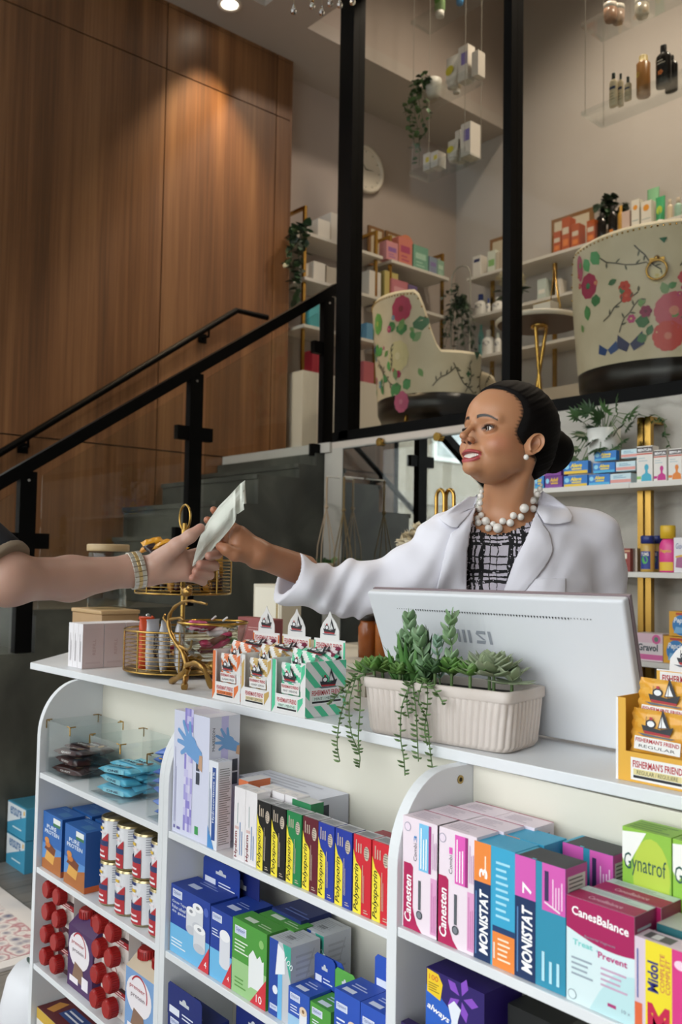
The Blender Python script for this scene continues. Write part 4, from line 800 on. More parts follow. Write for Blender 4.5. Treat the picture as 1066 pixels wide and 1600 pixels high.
def packet(name, label, loc, w, h, c1, c2, rot, t2, group=None, t=.014, plate=True):
    g = MB()
    nu, nv = 15, 21
    def side(sg):
        vs = []
        for i in range(nu):
            for j in range(nv):
                u, v = i/(nu-1), j/(nv-1); e = max(0, (1-(2*u-1)**4)*(1-(2*v-1)**6)); zz = (v-.0)*h
                x = (u-.5)*w*(1+.03*math.sin(v*31)); y = -sg*t*.5*e**.7*(1+.18*math.sin(9*u+7*v)+.1*math.sin(23*v-5*u))
                if v < .001 or v > .999: y += .0012*(-1)**i
                vs.append((x, y, zz))
        g.add(vs, [], c1)
        b = len(g.v)-len(vs)
        for i in range(nu-1):
            for j in range(nv-1):
                k = c2 if (c2 and ((i*1.0+j*.9) % 6.4) < 3.0) else c1
                q = [b+i*nv+j, b+(i+1)*nv+j, b+(i+1)*nv+j+1, b+i*nv+j+1]
                if sg < 0: q.reverse()
                g.f.append(tuple(q)); g.m.append(g.mi(k)); g.sm.append(True)
    side(1); side(-1)
    f = Face(g, (-w/2, -t*.62, 0), (1, 0, 0), (0, 0, 1)); ship(f, w*.48, h*.60, w*.52, 1)
    if plate: f.rect(w*.12, h*.14, w*.88, h*.42, '#e8e7e4', .6); f.text("FISHERMAN'S FRIEND", w*.14, h*.30, w*.72, h*.09, '#b3202c', 1.6, bold=.02); f.text(t2, w*.2, h*.19, w*.6, h*.06, '#2b2a28', 1.6)
    o = g.build(name, None, loc); o.rotation_euler = rot; tag(o, label, 'sweet packet', group); return o
OR, HN, MT, MR, YE = '#e2763a', '#c3a25c', '#4fc596', '#7a2440', '#e0aa3c'
FFX = [(-1.621, OR, 'SUGAR FREE', 1, 'orange and white'), (-1.517, HN, 'HONEY LEMON', 0, 'white and honey coloured'), (-1.412, MT, 'MINT / MENTHE', 1, 'mint green striped')]
for i, (x, c, t2, st_, nm) in enumerate(FFX):
    display_box(f'{nm} lozenge display box with ship header card on the counter', x, 1.064, ZT, .102, .100, .103, c, t2, st_, 0)
    packet('candy_packet', f'{nm} lozenge packet standing in the front window of its box', (x+.051, 1.078, ZT+.030), .072, .066, '#e6e5e3/.3', c+'/.3', (.06, 0, 0), t2)
    packet('candy_packet', f'{nm} lozenge packet sticking out at the front left of its box', (x+.04, 1.094, ZT+.050), .068, .07, '#e6e5e3/.3', c+'/.3', (-.15, .12, 0), t2)
    packet('candy_packet', f'{nm} lozenge packet lying across the top of its box', (x+.052, 1.108, ZT+.094), .088, .05, '#e6e5e3/.3', c+'/.3', (-1.15, .1, .2), t2, plate=False)
    packet('candy_packet', f'maroon striped lozenge packet at the back of the {nm} box', (x+.045, 1.135, ZT+.088), .085, .05, '#d8cfd0/.3', MR+'/.3', (-.9, -.2, -.15), t2, plate=False)
display_box('amber yellow lozenge display box at the right edge of the counter', -.6925, 1.113, ZT, .112, .105, .111, YE, 'REGULAR / REGULIERE', 0, .03, .07, True)
for i, (dz, dy, l_) in enumerate(((.034, .016, 'amber lozenge packet, lower of two in the box at the right edge'), (.074, .034, 'amber lozenge packet, upper of two in the box at the right edge'))):
    packet('candy_packet', l_, (-.6925+.056, 1.113+dy, ZT+dz), .086, .062, '#e0a23a/.22', '#e3ab4a/.22', (-.08, .03, .03), 'REGULAR', t=.016)
# ---- small white cartons at the left end
def art_wc(fr, tp, rt, w, d, h):
    fr.lines(w*.35, h*.15, w*.75, h*.8, 2, '#9a9498', 2, True); rt.text('REFILL', d*.62, h*.3, h*.35, d*.14, '#b59a9a', 2, rot=PI/2); rt.rect(d*.15, h*.1, d*.85, h*.14, '#c4b4b6', 1); rt.rect(d*.1, h*.86, d*.9, h*.89, '#cbbcbc', 1)
pos = ['front', 'middle', 'rear']
for k in range(3):
    for r_ in range(3):
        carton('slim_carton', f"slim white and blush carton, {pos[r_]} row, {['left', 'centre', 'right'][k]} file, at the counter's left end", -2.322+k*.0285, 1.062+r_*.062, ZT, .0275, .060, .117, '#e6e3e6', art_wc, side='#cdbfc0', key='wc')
q = onD(168, 900, 2.72); tr = tag(empty('wooden_tray', (q.x, q.y, ZT)), 'light wood display box under the lidded glass jar', 'box'); HB_ = .128
g = MB(); g.rbox(-.105, .09, -.06, .06, 0, HB_, '#a3835c', .003); g.build('body', tr); g = MB(); g.rbox(-.108, .093, -.063, .063, HB_+.0003, HB_+.012, '#b3946a', .003); g.build('lid', tr)
jr = tag(empty('glass_jar', (q.x, q.y, ZT+HB_+.0127)), 'large clear glass jar with a pale wooden lid standing on the wood box', 'jar')
g = MB(); g.lathe([(0, .001), (.052, .001), (.058, .006), (.058, .165), (.054, .17)], 'clear_glass', 28); g.lathe([(.054, .17), (.055, .165), (.055, .008), (0, .006)], 'clear_glass', 28); g.build('body', jr)
g = MB(); g.lathe([(0, .172), (.062, .172), (.063, .176), (.063, .190), (.060, .193), (0, .193)], '#b39a72', 28); g.build('lid', jr)
o = tag(empty('glass_tumbler', (q.x-.03, q.y+.13, ZT)), 'clear glass tumbler behind the wood box at the counter end', 'glass')
g = MB(); g.lathe([(0, .001), (.030, .001), (.033, .12), (.031, .12), (.028, .012), (0, .01)], 'clear_glass', 24); g.build('bowl', o); g = MB(); g.lathe([(0, .0105), (.027, .0105), (.029, .045), (0, .045)], '#d8d2c4', 20); g.build('wax', o)
# ---- two tier gold basket
bc = Vector((-2.03, 1.236, ZT)); bk = tag(empty('tiered_basket', bc), 'two tier gold wire basket stand filled with wrapped sweets', 'basket')
GW = '#b5924e/.25/1'
def ring(g, R, z, r, n=48, c=(0, 0)): g.tube([(c[0]+R*math.cos(2*PI*i/n), c[1]+R*math.sin(2*PI*i/n), z) for i in range(n+1)], r, GW, 6, False)
def tier(R, z, h, nm):
    g = MB(); ring(g, R, z, .0025); ring(g, R, z+h, .0028); 
    for k in range(1, 10): ring(g, R, z+h*k/10, .0009, 40)
    for k in range(8): a = k*PI/4+.2; g.cyl((R*math.cos(a), R*math.sin(a), z), (R*math.cos(a), R*math.sin(a), z+h), .0022, GW, 6)
    g.lathe([(0, z), (R, z), (R, z+.002), (0, z+.002)], '#6d5a34/.35/.8', 40); g.build(nm, bk)
tier(.145, .012, .10, 'lower_basket'); tier(.122, .205, .085, 'upper_basket')
g = MB(); g.cyl((0, 0, .01), (0, 0, .385), .006, GW, 12); g.tube([(.026*math.sin(2*PI*i/24), 0, 0.40-.033*math.cos(2*PI*i/24)) for i in range(25)], .003, GW, 8, False); g.cyl((0, 0, .335), (0, 0, .368), .009, GW, 12); g.build('handle', bk)
for k in range(4): g = MB(); a = k*PI/2+.9; g.sph((.12*math.cos(a), .12*math.sin(a), .0055), .0055, GW, 10); g.build('foot', bk)
def wrapper(name, label, loc, L, w, t, col, rot, band=None, txt=None, tc='#222', group=None, twist=False, cat='sweet'):
    g = MB()
    def fn(u, v):
        a = 2*PI*v; e = min(1, min(u, 1-u)/.2)**.7
        fl = 1.25 if (u < .04 or u > .96) else (1 if not twist else (.35 if e < .75 and e > .2 else 1))
        c, s_ = math.cos(a), math.sin(a); sg = lambda q, p=.75: math.copysign(abs(q)**p, q)
        return (-L/2+L*u, w/2*fl*sg(c)*(1+.04*math.sin(31*u+6*a)), t/2*(.06+.94*e)*sg(s_)*(1+.1*math.sin(19*u+3*a)))
    g.grid(fn, 22, 15, col)
    for sg_ in (1, -1):
        f = Face(g, (-L*.3, -w*.4*sg_, t*.52*sg_), (1, 0, 0), (0, sg_, 0))
        if band: f.rect(L*.05, w*.06, L*.55, w*.74, band, 1)
        if txt: f.text(txt, L*.08, w*.22, L*.44, w*.38, tc, 3, bold=.03)
    o = g.build(name, None, loc); o.rotation_euler = rot; tag(o, label, cat, group); return o
def pol(a, r, z): return (bc.x+r*math.cos(a), bc.y+r*math.sin(a), bc.z+z)
# upright bars: local x turned up
for i, (a, r, l_) in enumerate(((-2.55, .085, 'leftmost orange wrapped bar upright in the lower basket'), (-2.15, .092, 'second orange wrapped bar upright in the lower basket'), (-1.80, .094, 'third orange wrapped bar upright in the lower basket'))):
    wrapper('candy_bar', l_, pol(a, r, .078), .13, .036, .022, '#d2502a/.25', (0, -PI/2, a+PI/2-1.0+i*.5), '#e2702e', None, '#fff', None)
for i, (a, r, l_) in enumerate(((-1.42, .094, 'silver wrapped bar with dark lettering upright beside the orange bars'), (-1.02, .094, 'second silver wrapped bar with dark lettering in the lower basket'), (-.62, .094, 'silver wrapped bar at the right side of the lower basket'))):
    wrapper('candy_bar', l_, pol(a, r, .075), .132, .040, .020, '#c9cad0/.22', (0, -PI/2, a+PI/2+.15), '#dfe0e4', 'MENTOS', '#3a2430')
for i in range(8):
    wrapper('wrapped_candy', f"small {['gold', 'maroon', 'white', 'amber', 'pink', 'gold', 'silver', 'brown'][i]} foil sweet in the lower basket, {['left rear', 'rear', 'right rear', 'middle', 'middle right', 'centre', 'right', 'left'][i]}", pol(i*.8+.3, .045+.02*(i % 2), .040+.018*(i % 3)), .05, .024, .016, ['#b98a2e', '#7a2030', '#d9d7d2', '#c98430', '#c23a6a', '#b98a2e', '#c9c9cc', '#5a3422'][i]+'/.25', (random.uniform(-.5, .5), random.uniform(-.5, .5), i*1.1), twist=True)
for i in range(16):
    a = i*2*PI/16+.1; c = ['#2a1614', '#ded9e0', '#3a1c1c', '#cfc4dc'][i % 4]
    wrapper('wrapped_candy', 'dark or white wrapped sweet behind the wires of the upper basket', pol(a, .088, .232+.026*(i % 2)), .046, .028, .018, c+'/.25', (.3*(i % 3-1), 1.2+.2*(i % 3), a+PI/2), group='dark and white sweets in the upper basket', twist=True)
for i, (px, py, rz_) in enumerate(((232, 845, .5), (238, 838, 1.2), (252, 843, -.3), (268, 840, .9), (278, 846, 0), (240, 850, .1))):
    p = onY(px, py+9, bc.y-.03*(i % 3))
    wrapper('wrapped_candy', ['amber foil sweet poking up at the left of the upper basket', 'bright yellow sweet packet on top of the upper basket, left', 'bright yellow sweet packet on top of the upper basket, middle', 'bright yellow sweet packet beside the ring handle', 'yellow sweet packet right of the ring handle', 'dark chocolate packet lying under the yellow packets'][i], p, .055, .032, .016, ['#c9892e', '#d99a2a', '#dd9c2c', '#d7952a', '#d99a2a', '#251312'][i]+'/.25', (.4, -.5+.2*i, rz_))
for i in range(12):
    a = i*2.4; wrapper('wrapped_candy', 'dark wrapped sweet heaped in the middle of the upper basket', pol(a, .02+.004*i, .255+.014*(i % 3)), .05, .03, .018, ['#251312', '#3a2018', '#b9863a'][i % 3]+'/.25', (.4*(i % 3-1), .5*(i % 2), a), group='dark sweets heaped in the upper basket', twist=True)
for i in range(7):
    a = -.9+i*.34
    wrapper('wrapped_candy', 'gold and brown foil sweet stacked at the right of the upper basket', pol(a, .085, .235+.026*(i % 3)), .055, .034, .02, ['#a9742a', '#7d5a2a', '#c4903c'][i % 3]+'/.25', (0, PI/2-.2, a+PI/2), group='gold foil sweets at the right of the upper basket')
# ---- gold branch bowl with bird
db = Vector((-1.745, 1.115, ZT)); bw = tag(empty('branch_bowl', db), 'glass bowl with gold rim on a gold branch stand with a bird', 'bowl')
Tb = Matrix.Translation(-db)
def bp(px, py, Y=1.105): return onY(px, py, Y)
def addw(mb, nm, par, T): o = mb.build(nm, par); o.matrix_parent_inverse = T; return o
bcn = onY(332, 1020, 1.135); RB = .078
g = MB(); prof = [(.012, .062), (.035, .066), (.055, .080), (.068, .100), (.075, .125), (RB, .149), (RB-.003, .149), (.071, .125), (.064, .102), (.052, .084), (.033, .070), (.0, .067)]
g.lathe(prof, 'clear_glass', 40, (bcn.x, 1.135, ZT)); addw(g, 'glass_bowl', bw, Tb)
g = MB(); g.tube([(bcn.x+RB*math.cos(2*PI*i/48), 1.135+RB*math.sin(2*PI*i/48), ZT+.150) for i in range(49)], .0028, '#c29a4a/.2/1', 8, False); addw(g, 'rim', bw, Tb)
GB = '#a8844a/.3/1'
def branch(pts, rad, nm, jit=.0012):
    P_ = []; n = len(pts)
    for i in range(n-1):
        for k in range(4):
            t = k/4; p0, p1, p2, p3 = (Vector(pts[max(0, min(n-1, j))]) for j in (i-1, i, i+1, i+2))
            P_.append(.5*((2*p1)+(p2-p0)*t+(2*p0-5*p1+4*p2-p3)*t*t+(3*p1-p0-3*p2+p3)*t**3))
    P_.append(Vector(pts[-1])); m_ = len(P_); R_ = [(rad[0]+(rad[1]-rad[0])*i/(m_-1))*(1+.18*math.sin(i*1.9)) for i in range(m_)]
    g = MB(); g.tube(P_, R_, GB, 10); return addw(g, nm, bw, Tb)
foot = lambda px, py: Vector((*onZ(px, py, ZT)[:2], ZT+.005))
branch([foot(268, 1068), bp(283, 1055), bp(291, 1042), bp(286, 1020), bp(272, 1000), bp(264, 980), bp(265, 962), bp(275, 947), bp(293, 939), bp(310, 941), bp(323, 944)], (.0075, .0028), 'branch')
branch([foot(288, 1078), bp(290, 1060), bp(294, 1044)], (.0075, .006), 'branch'); branch([bp(292, 1040), bp(305, 1036), bp(318, 1044), foot(330, 1078)], (.007, .006), 'branch')
branch([bp(281, 1010), bp(296, 1015), bp(300, 1000)], (.005, .002), 'branch'); branch([bp(264, 975), bp(256, 966), bp(258, 960)], (.004, .002), 'branch'); branch([bp(310, 1038, 1.12), (bcn.x, 1.135, ZT+.05), (bcn.x, 1.135, ZT+.064)], (.008, .010), 'branch')
branch([bp(266, 968), bp(283, 966), (bcn.x-.055, 1.10, ZT+.142)], (.004, .003), 'branch')
b0 = bp(292, 925); g = MB(); g.sph(b0, .012, GB, 14, (1.5, .9, .9)); g.sph(b0+Vector((.018, -.004, .009)), .0075, GB, 12); g.tube([b0+Vector((.024, -.005, .009)), b0+Vector((.033, -.007, .008))], [.0025, .0004], GB, 6); g.tube([b0+Vector((-.012, 0, .003)), b0+Vector((-.035, .004, .012))], [.006, .0025], GB, 8, flat=.4)
g.cyl(b0+Vector((0, 0, -.008)), b0+Vector((0, 0, -.03)), .0025, GB, 6); addw(g, 'bird', bw, Tb)
for i in range(9):
    a = i*.75; wrapper('wrapped_candy', f"{['magenta','green','magenta','white','crimson','magenta','pink','magenta','brown'][i]} wrapped sweet in the gold rimmed glass bowl, {['front','left','rear','top','right','lower','centre','top right','bottom'][i]}", (bcn.x+.035*math.cos(a), 1.135+.035*math.sin(a), ZT+.105+.007*(i % 7)), .052, .026, .014, ['#a3204e', '#4f7a42', '#b3265e', '#d9cfd2', '#8e1c30', '#b3265e', '#c9557f', '#a3204e', '#6a3a2a'][i]+'/.25', (random.uniform(-.4, .4), random.uniform(-.4, .4), a*1.7), '#e0c9d0' if i in (0, 3) else None, twist=True)
for i in range(2):
    p = bcn+Vector((-.02+.045*i, .01, ZT+.155-bcn.z)); g = MB(); g.cyl(p, p+Vector((.045, -.02, .01)), .0022, '#e6e3e0', 8); tag(g.build('lollipop_stick'), ['white lollipop stick crossing the bowl at the left', 'white lollipop stick crossing the bowl at the right'][i], 'lollipop')
# pink gift book behind
g = carton_mesh(.135, .03, .15, '#a8605e', lambda fr, tp, rt, w, d, h: (fr.ell(w*.5, h*.42, .036, .036, '#ddd2c4', 1), fr.ell(w*.5, h*.42, .031, .031, '#cdbfae', 2), fr.lines(w*.3, h*.78, w*.7, h*.86, 2, '#d4a4a0', 1), fr.rect(w*.03, h*.03, w*.97, h*.04, '#c98a84', 1), rt.rect(.003, .003, d-.003, h-.003, '#8d4c4c', 1)))
tag(g.build('gift_box', None, (-1.82, 1.33, ZT), .08), 'dusty pink box with a round white window behind the glass bowl', 'box')
# cream picture frame behind (on a low shelf)
# ---- planter
pa = Vector((-1.149, 1.056, 0)); prz = .165; PL, PD, PH = .285, .125, .095
pc = pa + Vector((math.cos(prz)*PL/2 - math.sin(prz)*PD/2, math.sin(prz)*PL/2 + math.cos(prz)*PD/2, 0))
pl = tag(empty('succulent_planter', (pc.x, pc.y, ZT), prz), 'ribbed off-white ceramic trough planted with mixed and trailing succulents', 'planter')
noisemat('ceramic', (1, 1, 1), [(.3, '#c5bab1'), (.7, '#d2c8c1')], .55, 4, 14, bump=.1)
def rrect(t, L, W, r):
    per = [(L-2*r), PI*r/2, (W-2*r), PI*r/2]*2; tot = sum(per); s_ = t*tot; k = 0
    while s_ > per[k] and k < 7: s_ -= per[k]; k += 1
    cs = [(L/2-r, -W/2+r), None, (L/2-r, W/2-r), None, (-L/2+r, W/2-r), None, (-L/2+r, -W/2+r)]
    if k == 0: return (-L/2+r+s_, -W/2), (0, -1)
    if k == 2: return (L/2, -W/2+r+s_), (1, 0)
    if k == 4: return (L/2-r-s_, W/2), (0, 1)
    if k == 6: return (-L/2, W/2-r-s_), (-1, 0)
    c = {1: (L/2-r, -W/2+r, -PI/2), 3: (L/2-r, W/2-r, 0), 5: (-L/2+r, W/2-r, PI/2), 7: (-L/2+r, -W/2+r, PI)}[k]; a = c[2]+s_/r
    return (c[0]+r*math.cos(a), c[1]+r*math.sin(a)), (math.cos(a), math.sin(a))
g = MB(); NU = 480
def ploft(rows):
    vs = []
    for z, ins, fl, r in rows:
        for i in range(NU):
            (x, y), (nx, ny) = rrect(i/NU, PL-2*ins, PD-2*ins, r); k = fl*(abs(math.sin(i/NU*PI*66))**.8-.5); vs.append((x+nx*k, y+ny*k, z))
    fs = [(i*NU+j, i*NU+(j+1) % NU, (i+1)*NU+(j+1) % NU, (i+1)*NU+j) for i in range(len(rows)-1) for j in range(NU)]
    g.add(vs, fs, 'ceramic', True)
ploft([(.0, .016, .0, .02), (.002, .010, .001, .02), (.010, .006, .0032, .022), (.05, .003, .0036, .022), (.076, .001, .0036, .022), (.0775, .001, .0, .018), (.0785, .0, 0, .014), (.080, -.0005, 0, .012), (.094, -.0005, 0, .012), (.0955, .0015, 0, .012), (.0955, .006, 0, .012), (.094, .0075, 0, .01), (.070, .0085, 0, .01)])
g.build('pot', pl)
g = MB(); g.box(-PL/2+.01, PL/2-.01, -PD/2+.01, PD/2-.01, .06, .082, '#241d17/.9'); g.build('soil', pl)
def L2(px, py, dy=0):  # a point above the trough in its own coordinates, dy behind its front face
    Rm = Matrix.Rotation(-prz, 3, 'Z'); o_ = Rm @ (CAM - Vector((pc.x, pc.y, ZT))); d_ = Rm @ ray(px, py); t = ((-PD/2+dy)-o_.y)/d_.y; return o_ + d_*t
def leaf(g, base, d, L, W, key, up=None, curl=.0, thick=.2, tip=1.0, n=7):
    d = Vector(d).normalized(); up = Vector(up or (0, 0, 1)); s_ = d.cross(up)
    s_ = s_.normalized() if s_.length > .05 else d.orthogonal().normalized(); nrm = s_.cross(d)
    vs = []
    for i in range(n):
        u = i/(n-1); w_ = W*.5*max(.02, (math.sin(PI*min(1, u**.8*1.0))**.7 if tip else (1-u)**.6)); p = Vector(base)+d*(L*u)+nrm*(curl*L*u*u)
        if i == 0: w_ = W*.22
        for a in range(6):
            t = a*PI/3; vs.append(p+s_*(math.cos(t)*w_)+nrm*(math.sin(t)*w_*thick*(1 if math.sin(t) < 0 else .35)))
    g.add(vs, [(i*6+j, i*6+(j+1) % 6, (i+1)*6+(j+1) % 6, (i+1)*6+j) for i in range(n-1) for j in range(6)], key, True)
def rosette(px, py, dy, R, nl, cols, nm='succulent', up0=.15, W=.42, tilt=None, lays=4):
    c = L2(px, py, dy); R *= 1.32; c.z = min(c.z, .100+R*.35)*.0 + min(c.z, .112); g = MB()
    for l in range(lays):
        el = up0+l*(1.35-up0)/lays; n_ = max(4, nl-l*2)
        for k in range(n_):
            a = 2*PI*k/n_+l*.5; d = Vector((math.cos(a)*math.cos(el), math.sin(a)*math.cos(el), math.sin(el)))
            leaf(g, c+Vector((0, 0, l*R*.05)), d, R*(1-.17*l), R*W, cols[(k+l) % len(cols)], curl=.12)
    g.cyl((c.x, c.y, .08), (c.x, c.y, max(.085, c.z)), .003, '#5f7a46', 6); return g.build(nm, pl)
G1 = ['#8f9c7a', '#9aa487', '#869474']; G2 = ['#5f8a3e', '#6f9648', '#557d3a']; G3 = ['#6f9066', '#7fa077', '#8cab86']; G4 = ['#3f5f38', '#4a6b40', '#35522f']
rosette(772, 1050, .055, .048, 9, G1, up0=.12, W=.46, lays=5); rosette(800, 1066, .05, .032, 7, G1, up0=-.05, W=.5, lays=2)
rosette(706, 1052, .045, .034, 8, G2, up0=.25, W=.5); rosette(598, 1050, .05, .034, 8, ['#6d8a45', '#5f7f3c'], up0=.3, W=.55); rosette(570, 1052, .055, .028, 7, G2, up0=.25, W=.4); rosette(652, 1054, .04, .024, 8, ['#4f7a3a'], up0=.3, W=.45); rosette(625, 1053, .03, .026, 7, ['#5f8340'], up0=.15, W=.5)
rosette(585, 1048, .03, .030, 7, G2, up0=.35, W=.5); rosette(735, 1050, .03, .028, 7, ['#5f8a3e', '#77995a'], up0=.3, W=.5); rosette(765, 1040, .06, .046, 9, G1, up0=.35, W=.48, lays=4); rosette(680, 1052, .03, .03, 7, G4, up0=.3, W=.45)
def blades(px, py, dy, n, H, cols, spread=.55):
    c = L2(px, py, dy); c.z = .082; g = MB(); rr = random.Random(px)
    for k in range(n):
        a = rr.uniform(0, 2*PI); e = PI/2-rr.uniform(.05, spread); d = Vector((math.cos(a)*math.cos(e), math.sin(a)*math.cos(e), math.sin(e)))
        leaf(g, c+d*.002, d, H*1.15*rr.uniform(.65, 1.05), .016, cols[k % len(cols)], curl=rr.uniform(-.15, .2), thick=.3, tip=0, n=8)
    g.build('succulent', pl)
blades(637, 1050, .06, 16, .085, ['#35602f', '#4a7a3c', '#5b8a48'], .55); blades(668, 1045, .07, 13, .105, ['#2f4a2c', '#3d5c36', '#51703f'], .6); blades(650, 1050, .055, 10, .07, ['#5d8a48', '#6a955a'], .9)
def leafy_stem(pts, dy, s, col, n=9):
    s *= 1.4
    P_ = [L2(x, y, dy) for x, y in pts]; P_[0].z = min(P_[0].z, .09); g = MB(); g.tube(P_, .0016, '#6f8f5c', 6)
    for k in range(n):
        t = (k+.5)/n*(len(P_)-1); i = min(int(t), len(P_)-2); p = P_[i].lerp(P_[i+1], t-i); ax = (P_[i+1]-P_[i]).normalized(); u = ax.orthogonal().normalized(); v = ax.cross(u)
        for q_ in range(2):
            a = k*1.57+q_*PI+.4; d = (u*math.cos(a)+v*math.sin(a))*.8+ax*.75
            leaf(g, p, d, s*(1-.25*k/n), s*.62, col[k % len(col)], up=ax, curl=.15, thick=.18)
    leaf(g, P_[-1], ax, s*.6, s*.4, col[0], up=u); g.build('succulent', pl)
leafy_stem([(645, 1050), (640, 1015), (642, 985), (640, 965)], .045, .020, G3, 8); leafy_stem([(665, 1050), (660, 1015), (655, 990)], .035, .021, G3, 6)
blades(620, 1050, .055, 12, .07, ['#4a7a3c', '#5b8a48'], .8); leafy_stem([(630, 1050), (628, 1018), (632, 995)], .05, .019, G3, 6); leafy_stem([(706, 1045), (706, 1010), (702, 985), (706, 962)], .055, .019, ['#86a67a', '#93b088', '#7a9a6a'], 7); leafy_stem([(688, 1045), (683, 1015), (684, 1000)], .045, .014, ['#8fb09a', '#7fa088'], 6)
def strand(pts, dy=-.012, s=.0125, nm='trailing_stem'):
    P_ = [L2(x, y, dy if i else .012) for i, (x, y) in enumerate(pts)]; P_.insert(1, L2(pts[0][0], pts[0][1]-3, 0)); Q = []
    n = len(P_)
    for i in range(n-1):
        for k in range(5):
            t = k/5; p0, p1, p2, p3 = (P_[max(0, min(n-1, j))] for j in (i-1, i, i+1, i+2)); Q.append(.5*((2*p1)+(p2-p0)*t+(2*p0-5*p1+4*p2-p3)*t*t+(3*p1-p0-3*p2+p3)*t**3))
    Q.append(P_[-1]); g = MB(); g.tube(Q, .0011, '#5f7a4a', 5)
    rr = random.Random(int(pts[0][0]*7+pts[-1][1])); acc = 0
    for i in range(1, len(Q)):
        acc += (Q[i]-Q[i-1]).length
        while acc > .0068:
            acc -= .0068; a = rr.uniform(0, 2*PI); d = Vector((math.cos(a), -abs(math.sin(a))*.7, .25)); leaf(g, Q[i], d, s, s*.62, ['#4c6a38', '#5b7a44', '#6a8850', '#48632f'][rr.randrange(4)], thick=.7, n=5)
    g.build(nm, pl)
for p in ([(553, 1058), (540, 1090), (530, 1130), (527, 1165), (531, 1190)], [(556, 1062), (546, 1100), (549, 1145), (562, 1178), (561, 1200)], [(562, 1060), (563, 1100), (560, 1150), (562, 1178)], [(560, 1060), (538, 1075), (522, 1092), (514, 1100)],
          [(642, 1070), (628, 1105), (626, 1150), (631, 1185), (633, 1212)], [(645, 1072), (650, 1110), (652, 1150), (654, 1190)], [(662, 1066), (654, 1095), (667, 1125), (672, 1170), (679, 1215), (693, 1246)], [(640, 1070), (636, 1095), (639, 1122)], [(668, 1068), (684, 1084), (693, 1100)], [(668, 1066), (668, 1100), (664, 1140), (668, 1165)]): strand(p)
# ---- monitor (back towards the shop)
mo = tag(empty('desktop_monitor', (-1.01, 1.27, ZT)), 'white desktop monitor seen from the back behind the planter', 'monitor')
zt, yt, yb_ = 1.256, 1.17, 1.262; nrm = Vector((0, -(zt-1.03), -(yb_-yt))).normalized()
A = Vector((-1.262, yt, zt)); B = Vector((-.716, yt, zt+.006)); Cc = Vector((-.735, yb_, 1.0255)); D = Vector((-1.262, yb_, 1.0255))
g = MB(); dn = -nrm*.018; bm_pts = [D, Cc, B, A]; g.prism(bm_pts, dn, '#dcdfe4/.4'); o = addw(g, 'back_cover', mo, Matrix.Translation(-mo.location)); bv = o.modifiers.new('edge', 'BEVEL'); bv.width = .005; bv.segments = 4
g = MB(); g.prism([p-nrm*.0185 for p in bm_pts], -nrm*.006, '#8f8086/.4'); addw(g, 'bezel', mo, Matrix.Translation(-mo.location))
g = MB(); g.prism([p-nrm*.0249 for p in (D+Vector((.01, 0, .01)), Cc+Vector((-.01, 0, .01)), B+Vector((-.01, 0, -.01)), A+Vector((.01, 0, -.01)))], -nrm*.0005, '#0c0d10/.1'); addw(g, 'screen', mo, Matrix.Translation(-mo.location))
vz = (A-D).normalized(); g = MB(); f = Face(g, A+nrm*.0003, (1, 0, 0.008), vz); W_ = .546
for k in range(72):
    x = .072+k*.0058; s_ = .6 if k < 8 or k > 64 else 1; f.poly([(x, -.030), (x+.0034*s_, -.030), (x+.0017*s_, -.030-.0042*s_)], '#1d2126', 1)
addw(g, 'vent_holes', mo, Matrix.Translation(-mo.location))
g = MB(); f = Face(g, A+nrm*.0003, (1, 0, .008), vz); lx = .192; ly = -.088; c = '#9ba0aa'
for k in range(4): f.poly([(lx+k*.0125, ly), (lx+k*.0125+.006, ly), (lx+k*.0125+.0075, ly+.024), (lx+k*.0125+.0015, ly+.024)], c, 1)
sx = lx+.056; f.poly([(sx, ly+.018), (sx+.004, ly+.024), (sx+.022, ly+.024), (sx+.022, ly+.018)], c, 1); f.poly([(sx, ly+.018), (sx+.006, ly+.018), (sx+.020, ly+.007), (sx+.014, ly+.007)], c, 1); f.poly([(sx-.002, ly), (sx+.016, ly), (sx+.02, ly+.006), (sx, ly+.006)], c, 1); f.rect(sx+.027, ly, sx+.033, ly+.024, c, 1)
addw(g, 'logo', mo, Matrix.Translation(-mo.location))
# =================================================================== MARBLE WALL SHELVES
SL_ = 'white_laminate'
def wall_shelf(label, x0, x1, y0, y1, z, t=.02, cat='shelf', nm='wall_shelf', mat='#d9d6cf/.5'):
    g = MB(); g.box(x0, x1, y0, y1, z-t, z, mat); return tag(g.build(nm, bevel=.001), label, cat)
wall_shelf('top white shelf on the marble wall, left length, carrying blue and purple packs', -2.50, -1.8585, 3.08, 3.2985, 1.632)
wall_shelf('top white shelf on the marble wall, right length, under the cough syrup cartons', -1.8575, -1.0, 3.08, 3.2985, 1.632)
wall_shelf('middle white shelf on the marble wall with bottles', -2.50, -1.0, 3.08, 3.2985, 1.293)
wall_shelf('lowest white shelf on the marble wall with nausea remedy boxes', -2.50, -1.0, 3.08, 3.2985, .962)
up = tag(empty('shelf_upright', (-1.86, 3.25, 0)), 'pair of polished brass uprights carrying the marble wall shelves', 'upright')
for x in (-1.895, -1.862):
    for z0, z1 in ((0, .941), (.963, 1.272), (1.294, 1.611), (1.633, 1.90)):
        g = MB(); g.box(x, x+.024, 3.2, 3.225, z0, z1, GOLD); o = g.build('bar', up); o.matrix_parent_inverse = Matrix.Translation(-up.location)
g = MB(); g.box(-1.862, -1.838, 3.226, 3.298, 1.875, 1.90, GOLD); g.box(-1.895, -1.871, 3.226, 3.298, 1.875, 1.90, GOLD); o = g.build('wall_arm', up); o.matrix_parent_inverse = Matrix.Translation(-up.location)
